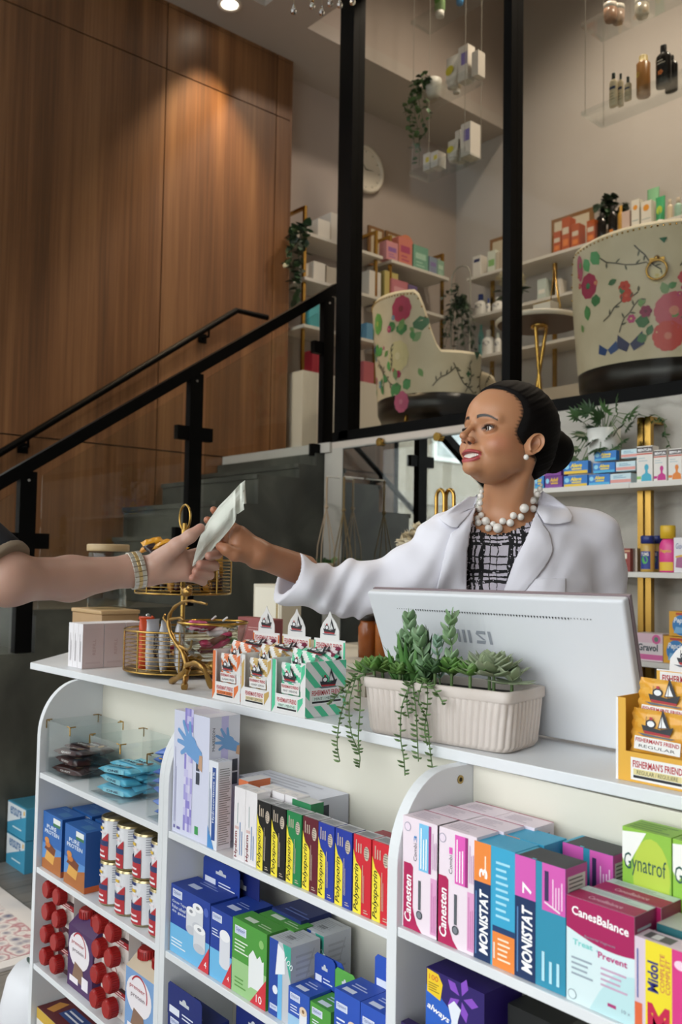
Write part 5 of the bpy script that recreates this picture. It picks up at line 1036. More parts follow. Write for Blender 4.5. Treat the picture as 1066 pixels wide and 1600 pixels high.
def pbox(nm, label, l, r, yb, yt, Y, z, dep, base, art=None, top=None, side=None, group=None, cat='box', rz=0):
    a = onY(l, yb, Y); b = onY(r, yb, Y); t = onY((l+r)/2, yt, Y)
    return carton(nm, label, a.x, Y, z, b.x-a.x, dep, max(.01, t.z-z), base, art, top, side, cat, group, rz)
def art_pain(c2, txt, tc):
    def art(fr, tp, rt, w, d, h):
        fr.rect(w*.02, h*.0, w*.98, h*.24, c2, 1); fr.ell(w*.14, h*.6, w*.1, h*.22, '#8fd0e8', 1, 14); fr.text(txt, w*.28, h*.50, w*.48, h*.34, tc, 2, bold=.05, shear=.2); fr.rect(w*.34, h*.32, w*.74, h*.44, tc, 2); tp.lines(w*.1, d*.2, w*.9, d*.8, 3, '#7fc0e0', 1)
    return art
AZ = '#2b78c4'
pbox('pain_relief_carton', 'small blue pack low behind her collar on the top marble wall shelf', 836, 850, 763, 744, 3.10, 1.6325, .05, AZ, art_pain('#3fa0c8', 'Advil', '#e8cf4a'))
for l, r, yb, yt, nm in ((852, 879, 764, 744, 'lower'), (851, 877, 744, 728, 'upper')):
    pbox('pain_relief_carton', f'purple pack beside the bun, {nm} of the two stacked', l, r, yb, yt, 3.10, 1.6325 if nm == 'lower' else 1.683, .05, '#6d2f83', art_pain('#84439a', 'Advil', '#e3b83a'))
PR = [(881, 918, 763, 743, 1.6325, 'left column, bottom'), (881, 919, 742, 721, 1.6845, 'left column, top'), (920, 953, 758, 741, 1.6325, 'right column, bottom'), (927, 961, 740, 723, 1.6800, 'right column, middle'), (929, 963, 722, 705, 1.7275, 'right column, top')]
for l, r, yb, yt, z, nm in PR: pbox('pain_relief_carton', f'sky blue pack with yellow lettering on the top marble wall shelf, {nm}', l, r, yb, yt, 3.10, z, .022, AZ, art_pain('#e8c23a' if 'left' in nm else '#4fb0dc', 'Aleve', '#f0d64a'))
for l, r, yb, yt, z, nm in ((954, 986, 757, 740, 1.6325, 'bottom'), (963, 993, 739, 721, 1.6805, 'middle'), (971, 996, 720, 702, 1.7300, 'top')):
    pbox('pain_relief_carton', f'pale blue and pink striped pack beside the cough syrup cartons, {nm} of three', l, r, yb, yt, 3.10, z, .05, '#c9dfe6', lambda fr, tp, rt, w, d, h: (fr.rect(0, h*.1, w, h*.42, '#dd9a92', 1), fr.lines(w*.15, h*.52, w*.8, h*.85, 2, '#5f9ab4', 2)))
def art_ben(c):
    def art(fr, tp, rt, w, d, h):
        fr.rect(0, h*.82, w, h*.97, '#3a2a28', 1); fr.text('BENYLIN', w*.08, h*.85, w*.84, h*.08, '#ffffff', 2, bold=.03); fr.rect(0, h*.76, w, h*.80, '#c2503a', 1); fr.lines(w*.1, h*.55, w*.7, h*.70, 2, '#b9c6c8', 1)
        fr.ell(w*.62, h*.40, w*.14, h*.09, c, 2, 14); fr.poly([(w*.54, h*.34), (w*.70, h*.34), (w*.70, h*.25), (w*.92, h*.18), (w*.95, h*.02), (w*.28, h*.02), (w*.32, h*.18), (w*.54, h*.25)], c, 2); fr.rect(0, h*.08, w*.28, h*.16, '#8fc46a' if c == '#3fa9c4' else c, 1)
    return art
for l, r, yt, c, nm in ((995.5, 1020, 697, '#3fa9c4', 'teal'), (1022, 1042, 703, '#c22a86', 'magenta'), (1045, 1066, 701, '#e0822e', 'orange')):
    pbox('syrup_carton', f'white cough syrup carton with a {nm} figure on the top marble wall shelf', l, r, 753, yt, 3.09, 1.6325, .045, '#e3dfd8', art_ben(c))
# middle shelf
pbox('tin_carton', 'shiny red and clear carton left of the navy capped bottles', 960, 985, 893, 857, 3.12, 1.2935, .06, '#8e3a34', lambda fr, tp, rt, w, d, h: (fr.rect(w*.05, h*.55, w*.8, h*.78, '#e2dccb', 1), fr.text('para', w*.1, h*.6, w*.5, h*.12, '#8e3a34', 2), fr.rect(0, h*.85, w, h*.92, '#c9a07a', 1), fr.lines(w*.1, h*.12, w*.9, h*.4, 3, '#b5645a', 2)))
pbox('tin_carton', 'narrow mirrored carton beside the red and clear one', 988, 996, 893, 857, 3.14, 1.2935, .05, '#a3968a/.2/.6')
def bottle(label, l, r, ytop, ycap, Y, z, body, cap, art=None, group=None, cap2=None, nm='bottle', capw=.8, sh=.2, neck=.55, flat=.62, ybot=None):
    """flattened bottle: px columns l..r, cap from ycap up to ytop"""
    a, b, t, c = onY(l, ytop, Y), onY(r, ytop, Y), onY((l+r)/2, ytop, Y), onY((l+r)/2, ycap, Y)
    R = (b.x-a.x)/2*.97; H = c.z-z; HT = t.z-z
    g = MB(); g.lathe([(0, 0), (R*.94, 0), (R, R*.1), (R, H*(1-sh)), (R*.9, H*(1-sh*.55)), (R*neck, H*(1-sh*.1)), (R*neck*.9, H), (0, H)], body, 24, ax=(1, flat))
    f = Face(g, (-R, -R*flat, 0), (1, 0, 0), (0, 0, 1))
    if art: g2 = MB(); ff = CylFace(g, R, flat); art(ff, 2*R, H)
    o = g.build(nm, None, ((a.x+b.x)/2, Y+R*flat, z+.0004)); tag(o, label, 'bottle', group)
    g = MB(); g.lathe([(R*neck*.95, H*.98), (R*capw, H*1.0), (R*capw, HT*.985), (R*capw*.92, HT), (0, HT)], cap, 24, ax=(1, max(flat, .8) if capw < .95 else flat)); g.build('cap', o); return o
class CylFace(Face):
    def __init__(s, mb, R, flat): s.mb = mb; s.R = R; s.fl = flat; s.c = 0
    def P(s, a, b, L):
        t = (a/(2*s.R)-.5)*2.3; return Vector(((s.R+.0003*L+8e-6*s.c)*math.sin(t), -(s.R*s.fl+.0003*L+8e-6*s.c)*math.cos(t), b))
    def rect(s, a0, b0, a1, b1, key, L=1):
        n = 8
        for k in range(n): x = a0+(a1-a0)*k/n; y = a0+(a1-a0)*(k+1)/n; s.mb.add([s.P(x, b0, L), s.P(y, b0, L), s.P(y, b1, L), s.P(x, b1, L)], [(0, 1, 2, 3)], key)
        s.c += 1
art_tums = lambda f, w, h: (f.rect(w*.15, h*.1, w*.85, h*.72, '#2d3f8e', 1), f.ell(w*.5, h*.42, w*.2, h*.14, '#4fae5a', 3), f.text('TUMS', w*.25, h*.56, w*.5, h*.12, '#e8e4da', 3, bold=.03))
bottle('squat bottle with navy cap and navy label, front one, on the middle marble wall shelf', 997, 1018, 837, 849, 3.10, 1.2935, '#c7a24c/.3', '#1f2f74/.4', art_tums, capw=.98, sh=.08, neck=.8, flat=.8)
bottle('squat bottle with navy cap half hidden behind the pink bottle', 1010, 1031, 837, 849, 3.17, 1.2935, '#c7a24c/.3', '#1f2f74/.4', art_tums, capw=.98, sh=.08, neck=.8, flat=.8)
bottle('bright pink syrup bottle with a yellow measuring cap', 1026, 1053, 821, 841, 3.10, 1.2935, '#e0418e/.3', '#dfb52e/.4', lambda f, w, h: (f.rect(w*.1, h*.05, w*.9, h*.3, '#e6c03a', 1), f.text('Pepto', w*.2, h*.55, w*.6, h*.13, '#e6c03a', 3, bold=.03)), capw=.86, sh=.25, neck=.6)
pbox('medicine_box', 'white box with a purple sweep at the photo edge beside the pink bottle', 1053.5, 1080, 893, 840, 3.10, 1.2935, .06, '#e2dfe2', lambda fr, tp, rt, w, d, h: (fr.text('Gas-X', w*.12, h*.68, w*.6, h*.16, '#4a5c9a', 2, shear=.2), fr.poly([(w*.1, h*.15), (w, h*.1), (w, h*.5), (w*.15, h*.42)], '#a8688f', 1), fr.poly([(w*.1, h*.42), (w, h*.5), (w, h*.56), (w*.1, h*.47)], '#e0b440', 2)))
# lowest shelf
pbox('medicine_box', 'white and pink nausea remedy box on the lowest marble wall shelf', 994.5, 1036, 1033, 990, 3.10, .9625, .07, '#dfd3d6', lambda fr, tp, rt, w, d, h: (fr.rect(0, h*.66, w, h, '#d9b9c4', .8), fr.ell(w*.76, h*.8, w*.16, h*.17, '#cf5c96', 1), fr.ell(w*.76, h*.8, w*.08, h*.09, '#5f7f70', 2), fr.text('Gravol', w*.06, h*.36, w*.76, h*.26, '#3f4a50', 2, bold=.03), fr.rect(0, h*.05, w, h*.24, '#d0689e', 1), fr.arc(w*.5, h*.5, w*.55, w*.6, PI*1.2, PI*1.8, '#cf5c96', 1.4) if 0 else None))
def art_pep(fr, tp, rt, w, d, h): fr.ell(w*.56, h*.45, w*.42, h*.42, '#3f83c0', 1); fr.rect(w*.3, h*.86, w, h*.95, '#c04a34', 1); fr.text('Pepcid', w*.2, h*.48, w*.72, h*.28, '#e6ecf2', 2, bold=.03, shear=.2); fr.poly([(w*.2, h*.12), (w*.9, h*.12), (w*.8, h*.34), (w*.3, h*.38)], '#7fb4dc', 2)
pbox('medicine_box', 'yellow and blue antacid box, lower of two on the lowest marble wall shelf', 1037, 1072, 1033, 995, 3.10, .9625, .07, '#e0a52e', art_pep)
pbox('medicine_box', 'yellow and blue antacid box, upper of two on the lowest marble wall shelf', 1046, 1082, 995, 956, 3.10, 1.0625, .07, '#e0a52e', art_pep)
# ------------------------------------------------------------------ plants
def fan_leaf(g, p, d, up, s, key, holes=True):
    d = Vector(d).normalized(); sd = d.cross(Vector(up)).normalized(); nr = sd.cross(d); n = 5
    for sg in (-1, 1):
        for k in range(n):
            a = .25+k*.42; L_ = s*(1-.12*k); dd = d*math.cos(a)+sd*sg*math.sin(a); b0 = p+d*(s*.06*k*.3); w_ = sd*sg*math.cos(a)-d*math.sin(a); w_ = w_*(s*.11)
            g.add([b0, b0+dd*L_*.5+w_, b0+dd*L_-nr*s*.12, b0+dd*L_*.5-w_], [(0, 1, 2, 3)], key)
    g.add([p-sd*s*.12, p+d*s*.25-sd*s*.2, p+d*s*.9, p+d*s*.25+sd*s*.2, p+sd*s*.12], [(0, 1, 2, 3, 4)], key)
def simple_leaf(g, p, d, s, key, wd=.55):
    d = Vector(d).normalized(); sd = d.cross(Vector((.3, .2, 1))).normalized(); nr = sd.cross(d)
    g.add([p, p+d*s*.3+sd*s*wd*.5, p+d*s*.7+sd*s*wd*.35-nr*s*.05, p+d*s-nr*s*.15, p+d*s*.7-sd*s*wd*.35-nr*s*.05, p+d*s*.3-sd*s*wd*.5, p+d*s*.4+nr*s*.05], [(0, 1, 6), (1, 2, 6), (2, 3, 6), (3, 4, 6), (4, 5, 6), (5, 0, 6)], key)
GR = ['#2e4a26', '#3c5c30', '#4b6e3b', '#26401f']
mp = onY(946, 690, 3.2); mr = tag(empty('monstera_plant', (mp.x, 3.19, 1.6325)), 'monstera plant with split leaves in a white pot above the marble wall shelf', 'plant')
g = MB(); g.lathe([(0, 0), (.05, 0), (.064, .15), (.066, .235), (.060, .235), (.055, .2), (0, .2)], '#dcdcd6/.35', 28); g.build('pot', mr); g = MB(); g.lathe([(0, .205), (.057, .205)], '#2a211a', 16); g.build('soil', mr)
rr = random.Random(11); g = MB()
for (px, py) in ((905, 650), (922, 645), (940, 655), (962, 637), (975, 655), (985, 648), (930, 670), (915, 680), (903, 700), (900, 715), (925, 690), (950, 680), (965, 672), (972, 690), (958, 700), (912, 660), (948, 645), (938, 700), (922, 715), (910, 720), (980, 668)):
    q = onY(px, py, 3.19-rr.uniform(0, .07)); c0_ = Vector((mp.x, 3.19, 1.83)); b_ = q-Vector((0, 0, 0)); lc = Vector((b_.x-mp.x, b_.y-3.19, b_.z-1.6325)); st0 = Vector((0, 0, .2))
    d = (lc-st0); d.z += .02; mid = st0.lerp(lc, .55)+Vector((0, 0, .05)); g.tube([st0, mid, lc], .0018, '#4a6a38', 5); fan_leaf(g, lc, d+Vector((rr.uniform(-.05, .05), -.05, -.03)), (rr.uniform(-.3, .3), -1, .7), rr.uniform(.05, .072), GR[rr.randrange(4)])
g.build('foliage', mr)
vr = tag(empty('trailing_vine', (-1.80, 3.26, 1.9)), 'small vine trailing over the brass arm at the top of the marble wall', 'plant'); g = MB()
for path in ([(1010, 652), (1024, 648), (1038, 655), (1040, 680), (1048, 700)], [(1012, 655), (1030, 660), (1042, 655)], [(985, 650), (1000, 648), (1014, 652)]):
    P_ = [onY(x, y, 3.22)-vr.location for x, y in path]; g.tube(P_, .0015, '#4a6a38', 5)
    for i in range(len(P_)-1):
        for k in range(4): simple_leaf(g, P_[i].lerp(P_[i+1], k/4), (rr.uniform(-1, 1), rr.uniform(-1, 0), rr.uniform(-.8, .5)), rr.uniform(.02, .032), GR[rr.randrange(4)])
g.build('foliage', vr)
# macrame hangers near the stair post
def macrame(px, ptop, pbot, Y, label, col, plant):
    t = onY(px, ptop, Y); b = onY(px+3, pbot, Y); r = tag(empty('macrame_hanger', (t.x, t.y, t.z)), label, 'plant hanger'); g = MB(); H = t.z-b.z
    g.tube([(0, 0, .0), (0, 0, -H*.35)], .006, col, 8)
    for k in range(4): a = k*PI/2+.4; g.tube([(0, 0, -H*.35), (.05*math.cos(a), .05*math.sin(a), -H*.8), (.055*math.cos(a), .055*math.sin(a), -H)], .003, col, 6)
    g.sph((0, 0, -H*.35), .012, col, 10); g.tube([(0, 0, 0), (0, YP-.021-Y, 0)], .004, '#cfcac0', 6) if Y < YP-.1 else None; g.build('cord', r)
    g = MB(); g.lathe([(0, -H-.09), (.035, -H-.09), (.052, -H+.0), (.047, -H), (.0, -H-.01)], '#b9a48c/.7', 20); g.build('pot', r)
    g = MB()
    for k in range(40): a = rr.uniform(0, 6.28); simple_leaf(g, Vector((.03*math.cos(a), .03*math.sin(a), -H-.005)), (math.cos(a), math.sin(a), rr.uniform(-.3, 1.6)), rr.uniform(.03, .06), GR[rr.randrange(4)])
    g.build('foliage', r)
macrame(511, 745, 880, 3.19, 'beige macrame hanger with a leafy pot beside the stair post', '#a8937a/.8', 1)
macrame(538, 745, 895, 3.14, 'brown macrame hanger with a leafy pot in front of the mirror edge', '#6e5a36/.8', 1)
# things behind the counter, left of her sleeve
q = onY(417, 1000, 2.1)
cb = tag(empty('side_cabinet', (-2.75, 2.1, 0)), 'low cream cabinet against the stair block behind the counter', 'cabinet')
g = MB(); g.box(-.62, .70, -.2, .22, 0, .98, '#c9c2b2/.6'); g.build('body', cb); g = MB(); g.box(-.64, .72, -.22, .22, .981, 1.0, '#cfc8b8/.5'); g.build('worktop', cb)
for x in (-.3, .36): g = MB(); g.box(x-.3, x+.32, -.212, -.2005, .04, .95, '#cdc6b6/.6'); d_ = g.build('door', cb); g = MB(); g.cyl((x+.26, -.225, .6), (x+.26, -.225, .75), .006, GOLD, 8); g.box(x+.255, x+.265, -.222, -.212, .61, .62, GOLD); g.box(x+.255, x+.265, -.222, -.212, .73, .74, GOLD); g.build('handle', d_)
g = MB(); a = onY(397, 912, 2.0); b = onY(441, 912, 2.0); g.box(a.x, b.x, 2.0, 2.09, 1.0005, a.z, '#c8c0ae'); g.box(a.x+.012, b.x-.012, 1.998, 2.0, 1.012, a.z-.012, '#dad4c4'); g.box(b.x-.03, b.x-.02, 1.997, 1.998, 1.03, a.z-.03, '#9a8450'); tag(g.build('photo_frame'), 'blank cream box frame behind the lozenge boxes', 'frame')
a = onY(551, 1005, 2.0); g = MB(); g.lathe([(0, 0), (.032, 0), (.033, .10), (.026, .112), (.026, .12), (0, .12)], '#8a4a1e/.2', 20); o = tag(g.build('amber_jar', None, (a.x+.02, 2.05, 1.0005)), 'amber jar standing on the cream cabinet left of the monitor', 'jar'); g = MB(); g.lathe([(.027, .121), (.03, .121), (.03, .14), (0, .14)], '#201a16', 20); g.build('lid', o)
a = onY(569, 1005, 2.0); g = MB(); g.lathe([(0, 0), (.022, 0), (.022, .11), (.01, .125), (.01, .15), (0, .15)], '#9c5a26/.2', 20); tag(g.build('amber_bottle', None, (a.x+.02, 2.06, 1.0005)), 'slim amber bottle touching the monitor edge from behind', 'bottle')
# gold arched stand and cream flowers behind her shoulder
q = onY(692, 765, 2.5); ar = tag(empty('arched_tap', (q.x, 2.5, 1.0)), 'tall polished gold gooseneck tap behind her shoulder', 'tap'); g = MB(); W = .02; H = q.z-1.0
for k, dx in enumerate((-.012, .018)): g.tube([(dx-W, .02*k, -.02), (dx-W, .02*k, H-.03)]+[(dx-W*math.cos(a), .02*k, H-.03+.03*math.sin(a)) for a in [j*PI/10 for j in range(1, 11)]]+[(dx+W, .02*k, H-.25)], .0075, GOLD, 10)
g.build('spout', ar); g = MB(); g.box(-.08, .08, -.05, .06, -.04, -.02, GOLD); g.build('base', ar)
g = MB(); g.box(q.x-.7, q.x+.45, 2.32, 2.75, 0, .96, '#8c887f/.6'); tag(g.build('sink_cabinet'), 'grey cabinet hidden behind her carrying the gold tap', 'cabinet')
q = onY(652, 842, 2.45); fl = tag(empty('cream_flowers', (q.x, 2.45, .9605)), 'cream ruffled flowers in a vase just above her shoulder', 'flowers'); g = MB(); g.lathe([(0, 0), (.04, 0), (.055, .1), (.035, .2), (.03, .2), (0, .05)], '#cfc8ba/.3', 20); g.build('vase', fl)
g = MB()
for k in range(9):
    c_ = Vector((rr.uniform(-.06, .06), rr.uniform(-.04, .04), q.z-.9605+rr.uniform(-.05, .04)))
    g.tube([(0, 0, .1), c_], .002, '#5a7040', 5)
    for j in range(14): a = rr.uniform(0, 6.28); e = rr.uniform(-.5, 1.5); simple_leaf(g, c_, (math.cos(a)*math.cos(e), math.sin(a)*math.cos(e), math.sin(e)), .04, ['#d8ccb0', '#e2d8c0', '#cbbd9e'][j % 3], .9)
g.build('blossoms', fl)
# lower left: floor stock
q = onZ(38, 1367, 0)
for k, z in enumerate((0, .134)):
    carton('nutrition_drink_case', f'teal and white drink case on the floor beside the rug, {["lower", "upper"][k]} of two', -3.92, q.y, z, .197, .2, .130, '#3f93b4', lambda fr, tp, rt, w, d, h: (fr.poly([(0, h*.3), (w*.98, h*.75), (w*.98, h*.97), (0, h*.97)], '#d6dde0', 1), fr.text('ensure', w*.15, h*.62, w*.62, h*.26, '#3a6a9a', 2, bold=.02), fr.ell(w*.9, h*.84, w*.035, h*.08, '#dcae34', 2), fr.lines(w*.3, h*.2, w*.8, h*.32, 1, '#cfe4ea', 2), tp.rect(.01, .01, w-.01, d-.01, '#37798f', 1)))
for k in range(3): carton('wine_red_carton', f"dark red case beside the stair block, {['lowest', 'middle', 'top'][k]} of the stack behind the teal cases", -3.70, 1.62, k*.165, .2, .2, .16, '#4a1a22', lambda fr, tp, rt, w, d, h: (fr.ell(w*.3, h*.5, w*.15, h*.25, '#b9a8b8', 1), fr.lines(w*.5, h*.2, w*.9, h*.7, 3, '#8a5a68', 1)))
g = MB(); g.lathe([(0, 0), (.10, 0), (.125, .06), (.13, .13), (.115, .20), (.10, .225), (.0, .23)], '#dcdde2/.4', 32); o = tag(g.build('white_bin', None, (-2.355, 1.06, 0)), 'rounded white bin on the floor at the counter end', 'bin')
g = MB(); g.tube([(-.08, -.03, .216), (-.04, -.05, .245), (.0, -.05, .232)], .004, '#2c4036', 6); g.build('handle', o)
# =================================================================== MEZZANINE
ZM = 1.991
def unit_left(nm, y0, y1, lab):
    r = tag(empty('wall_shelving', (XL+.14, (y0+y1)/2, 2.0)), lab, 'shelving'); T = Matrix.Translation(-r.location)
    for z in (3.62, 3.30, 2.965): g = MB(); g.box(XL+.003, -4.84, y0, y1, z-.022, z, '#cfcac0/.5'); addw(g, 'shelf', r, T)
    g = MB(); g.box(XL+.003, -4.84, y0, y1, ZM, 2.64, '#cbc5b8/.5'); addw(g, 'base_cabinet', r, T)
    for y in (y0+.03, y1-.03):
        g = MB(); g.box(-4.90, -4.878, y-.011, y+.011, 2.6405, 2.9425, GOLD); g.box(-4.90, -4.878, y-.011, y+.011, 2.9655, 3.2775, GOLD); g.box(-4.90, -4.878, y-.011, y+.011, 3.3005, 3.5975, GOLD); g.box(-4.90, -4.878, y-.011, y+.011, 3.6205, 3.80, GOLD); g.box(XL+.003, -4.878, y-.011, y+.011, 3.80, 3.822, GOLD); addw(g, 'upright', r, T)
    return r
unit_left('a', 3.86, 4.61, 'white wall shelving with brass uprights, left of the tall black post')
unit_left('b', 4.70, 5.35, 'white wall shelving with brass uprights, under the round clock')
rb = tag(empty('wall_shelving', (-3.9, YB-.14, 2.0)), 'long white shelving with brass brackets along the rear mezzanine wall', 'shelving'); T = Matrix.Translation(-rb.location)
for z in (3.62, 3.30, 2.965): g = MB(); g.box(-4.75, -1.6, 5.46, YB-.003, z-.022, z, '#cfcac0/.5'); addw(g, 'shelf', rb, T)
g = MB(); g.box(-4.75, -1.6, 5.47, YB-.003, ZM, 2.62, '#bdb5a6/.5'); addw(g, 'base_cabinet', rb, T)
for x in (-4.62, -4.02, -2.9, -1.8):
    g = MB(); g.box(x, x+.03, 5.60, 5.62, 2.6205, 2.9425, GOLD); g.box(x, x+.03, 5.60, 5.62, 2.9655, 3.2775, GOLD); g.box(x, x+.03, 5.60, 5.62, 3.3005, 3.5975, GOLD); g.box(x, x+.03, 5.60, 5.62, 3.6205, 3.79, GOLD); g.box(x, x+.03, 5.60, YB-.003, 3.79, 3.81, GOLD); addw(g, 'bracket', rb, T)
def xbox(nm, label, l, r, yb, yt, X, z, dep, base, art=None, cat='box', group=None):
    """box on the left wall shelves; its +X face is towards the room; px columns l..r"""
    a = onX(l, yb, X); b = onX(r, yb, X); t = onX((l+r)/2, yt, X); w_ = b.y-a.y; h = max(.02, t.z-z); g = MB()
    g.box(-dep, 0, 0, w_, 0, h, base); f = Face(g, (0, 0, 0), (0, 1, 0), (0, 0, 1))
    if art: art(f, w_, h)
    return tag(g.build(nm, None, (X, a.y, z+.0004)), label, cat, group)
LN = lambda c: (lambda f, w, h: (f.rect(w*.15, h*.45, w*.85, h*.7, c, 1), f.lines(w*.2, h*.12, w*.8, h*.38, 2, c, 1)))
# unit A goods
xbox('gift_box', 'white box, front one on the top shelf left of the tall black post', 497, 516, 369, 344, -4.86, 3.62, .16, '#d9d3c8')
xbox('gift_box', 'white box, taller one behind on the top shelf beside the tall black post', 517, 545, 376, 336, -4.90, 3.62, .15, '#d2ccc2')
xbox('gift_box', 'white box on the second shelf left of the tall black post', 490, 508, 438, 410, -4.86, 3.30, .17, '#d9d3c8')
xbox('gift_box', 'cream box against the tall black post on the second shelf', 510, 530, 443, 418, -4.88, 3.30, .15, '#c9bfae')
xbox('gift_box', 'turquoise box on the third shelf seen over the stair rail', 484, 499, 508, 470, -4.86, 2.965, .1, '#4f9fa4')
xbox('gift_box', 'tall white box behind the tall black post, second shelf', 577, 595, 460, 424, -4.88, 3.30, .12, '#cfcac2')
xbox('gift_box', 'small blue box on the third shelf beside the floral chair', 573, 583, 535, 505, -4.88, 2.965, .1, '#5f8fae')
xbox('storage_box', 'red basket low by the stair glass on the base cabinet', 488, 500, 572, 548, -4.88, 2.6405, .12, '#9a2434')
xbox('storage_box', 'dusty pink storage box on the base cabinet left of the floral chair', 568, 590, 590, 566, -4.88, 2.6405, .15, '#a85a62')
# unit B goods
xbox('gift_bag', 'pink iridescent gift bag on the top shelf under the clock', 604, 622, 405, 378, -4.86, 3.62, .08, '#c98a90', LN('#8a5f9a'))
g = MB(); 
xbox('gift_bag', 'coral gift bag behind the pink one on the top shelf', 623, 644, 412, 372, -4.87, 3.62, .08, '#c9786a', LN('#a8486a'))
q = onX(633, 377, -4.95); g = MB(); g.cyl((0, 0, 0), (.05, 0, 0), .075, '#c77a5a', 24); tag(g.build('round_box', None, (-4.98, q.y, 3.62+.2)), 'round coral lid box standing above the gift bags', 'box')
xbox('gift_bag', 'sea green translucent bag on the top shelf right of the gift bags', 646, 669, 421, 385, -4.87, 3.62, .08, '#6f9f8a', LN('#9fc4b0'))
xbox('gift_bag', 'small lilac green bag at the right end of the top shelf', 671, 683, 425, 402, -4.87, 3.62, .06, '#7f8fa0', LN('#7f6fa0')); xbox('gift_bag', 'small mint bag, last on the top shelf by the room corner', 684, 694, 430, 407, -4.87, 3.62, .06, '#86a894', LN('#b0c8b4'))
xbox('wrapped_soap', 'pale yellow tissue bundle on the second shelf above the chair', 601, 622, 460, 425, -4.88, 3.30, .1, '#b9ab6a'); xbox('wrapped_soap', 'pink paper bundle on the second shelf above the chair', 612, 637, 468, 438, -4.86, 3.30, .02, '#b9727c', LN('#d09aa0')); xbox('wrapped_soap', 'violet bundle on the second shelf above the chair', 638, 652, 472, 446, -4.88, 3.30, .1, '#6a5a86')
def frame_x(label, l, r, yt, yb, X):
    a = onX(l, yb, X); b = onX(r, yb, X); t = onX((l+r)/2, yt, X); g = MB(); w_ = b.y-a.y; h = t.z-3.6205; g.box(-.02, 0, 0, w_, 0, h, '#7d5a34/.5'); g.box(.0, .001, .025, w_-.025, .025, h-.025, '#bfb49c'); tag(g.build('picture_frame', None, (X, a.y, 3.6205)), label, 'picture frame')
frame_x('brown picture frame leaning at the end of the shelf left of the gift bags', 576, 600, 355, 398, -5.05); frame_x('wide brown picture frame with cream mount behind the gift bags', 603, 640, 366, 405, -5.06)
# clock
q = onX(573, 264, XL+.03); ck = tag(empty('wall_clock', (XL, q.y, q.z)), 'round white wall clock partly hidden by the tall black post', 'clock'); RC = .185
g = MB(); n = 48; cir = lambda R, x: [(x, R*math.cos(2*PI*i/n), R*math.sin(2*PI*i/n)) for i in range(n)]
g.prism(cir(RC-.02, .002), (.018, 0, 0), '#d9d2c4'); g.build('dial', ck); g = MB(); g.tube(cir(RC-.012, .022)+[cir(RC-.012, .022)[0]], .017, '#d2cbbd/.5', 8, False); g.build('rim', ck)
f_ = MB(); f = Face(f_, (.0205, 0, 0), (0, 1, 0), (0, 0, 1))
for k in range(12): a = k*PI/6; f.poly([(math.cos(a)*(RC-.05)-math.sin(a)*.003, math.sin(a)*(RC-.05)+math.cos(a)*.003), (math.cos(a)*(RC-.035)-math.sin(a)*.003, math.sin(a)*(RC-.035)+math.cos(a)*.003), (math.cos(a)*(RC-.035)+math.sin(a)*.003, math.sin(a)*(RC-.035)-math.cos(a)*.003), (math.cos(a)*(RC-.05)+math.sin(a)*.003, math.sin(a)*(RC-.05)-math.cos(a)*.003)], '#3a362f', 1)
for a, L_, w_ in ((.1, .10, .005), (2.2, .07, .006)): f.poly([(-math.sin(a)*w_, math.cos(a)*w_), (math.cos(a)*L_, math.sin(a)*L_), (math.sin(a)*w_, -math.cos(a)*w_)], '#221f1a', 2)
f_.build('hands', ck)
# ivy hanging at the left end of unit A
def vines(nm, label, origin, paths, plane, col=GR, s=(.035, .06), pot=None, per=5):
    r = tag(empty(nm, origin), label, 'plant'); g = MB()
    for pth in paths:
        P_ = [plane(x, y)-Vector(origin) for x, y in pth]; g.tube(P_, .002, '#33472a', 5)
        for i in range(len(P_)-1):
            for k in range(per): simple_leaf(g, P_[i].lerp(P_[i+1], k/per)+Vector((rr.uniform(-.02, .02), rr.uniform(-.02, .02), 0)), (rr.uniform(-1, 1), rr.uniform(-1, .3), rr.uniform(-1, .4)), rr.uniform(*s), col[rr.randrange(len(col))], .8)
    g.build('foliage', r)
    if pot: pot(r)
    return r
DG = ['#1f3320', '#2a4228', '#182a18', '#33502f']
po = onX(470, 372, -4.93)
vines('ivy_plant', 'dark ivy hanging beside the wood panelled wall on the mezzanine', (po.x, po.y, 3.6205), [[(462, 350), (458, 370), (455, 400), (460, 430)], [(470, 348), (468, 380), (466, 420), (462, 460)], [(476, 352), (474, 390), (470, 430), (466, 475)], [(466, 355), (455, 390), (452, 420)], [(478, 350), (480, 375)]], lambda x, y: onX(x, y, -4.83), DG, (.05, .09), None, 7)
# rear wall goods
def bb(nm, label, l, r, yb, yt, z, c, art=None, Y=5.49, dep=.08, cat='box', group=None): return pbox(nm, label, l, r, yb, yt, Y, z, dep, c, art, group=group, cat=cat)
band = lambda c, lo=.4, hi=.65: (lambda fr, tp, rt, w, d, h: fr.rect(w*.12, h*lo, w*.88, h*hi, c, 1))
bb('lotion_carton', 'white and lilac lotion carton, first on the rear top shelf', 739, 751, 434, 400, 3.62, '#d2cec6', band('#2a2f5a', .7, .85)); bb('lotion_carton', 'white and green lotion carton on the rear top shelf', 762, 774, 425, 392, 3.62, '#c9cfc0', band('#7fae6a', .3, .6)); bb('lotion_carton', 'cream carton pair, left one, on the rear top shelf', 775, 781, 422, 394, 3.62, '#bdb09c'); bb('lotion_carton', 'cream carton pair, right one, on the rear top shelf', 782, 788, 420, 393, 3.62, '#b9ac98')
g = MB(); a = onY(768, 400, 5.68); b = onY(800, 400, 5.68); t = onY(784, 371, 5.68); g.box(a.x, b.x, 5.66, 5.68, 3.6205, t.z, '#7d5a34'); g.box(a.x+.03, b.x-.03, 5.659, 5.66, 3.65, t.z-.03, '#bfb49c'); tag(g.build('picture_frame'), 'wood picture frame beside the second black post on the rear shelf', 'picture frame')
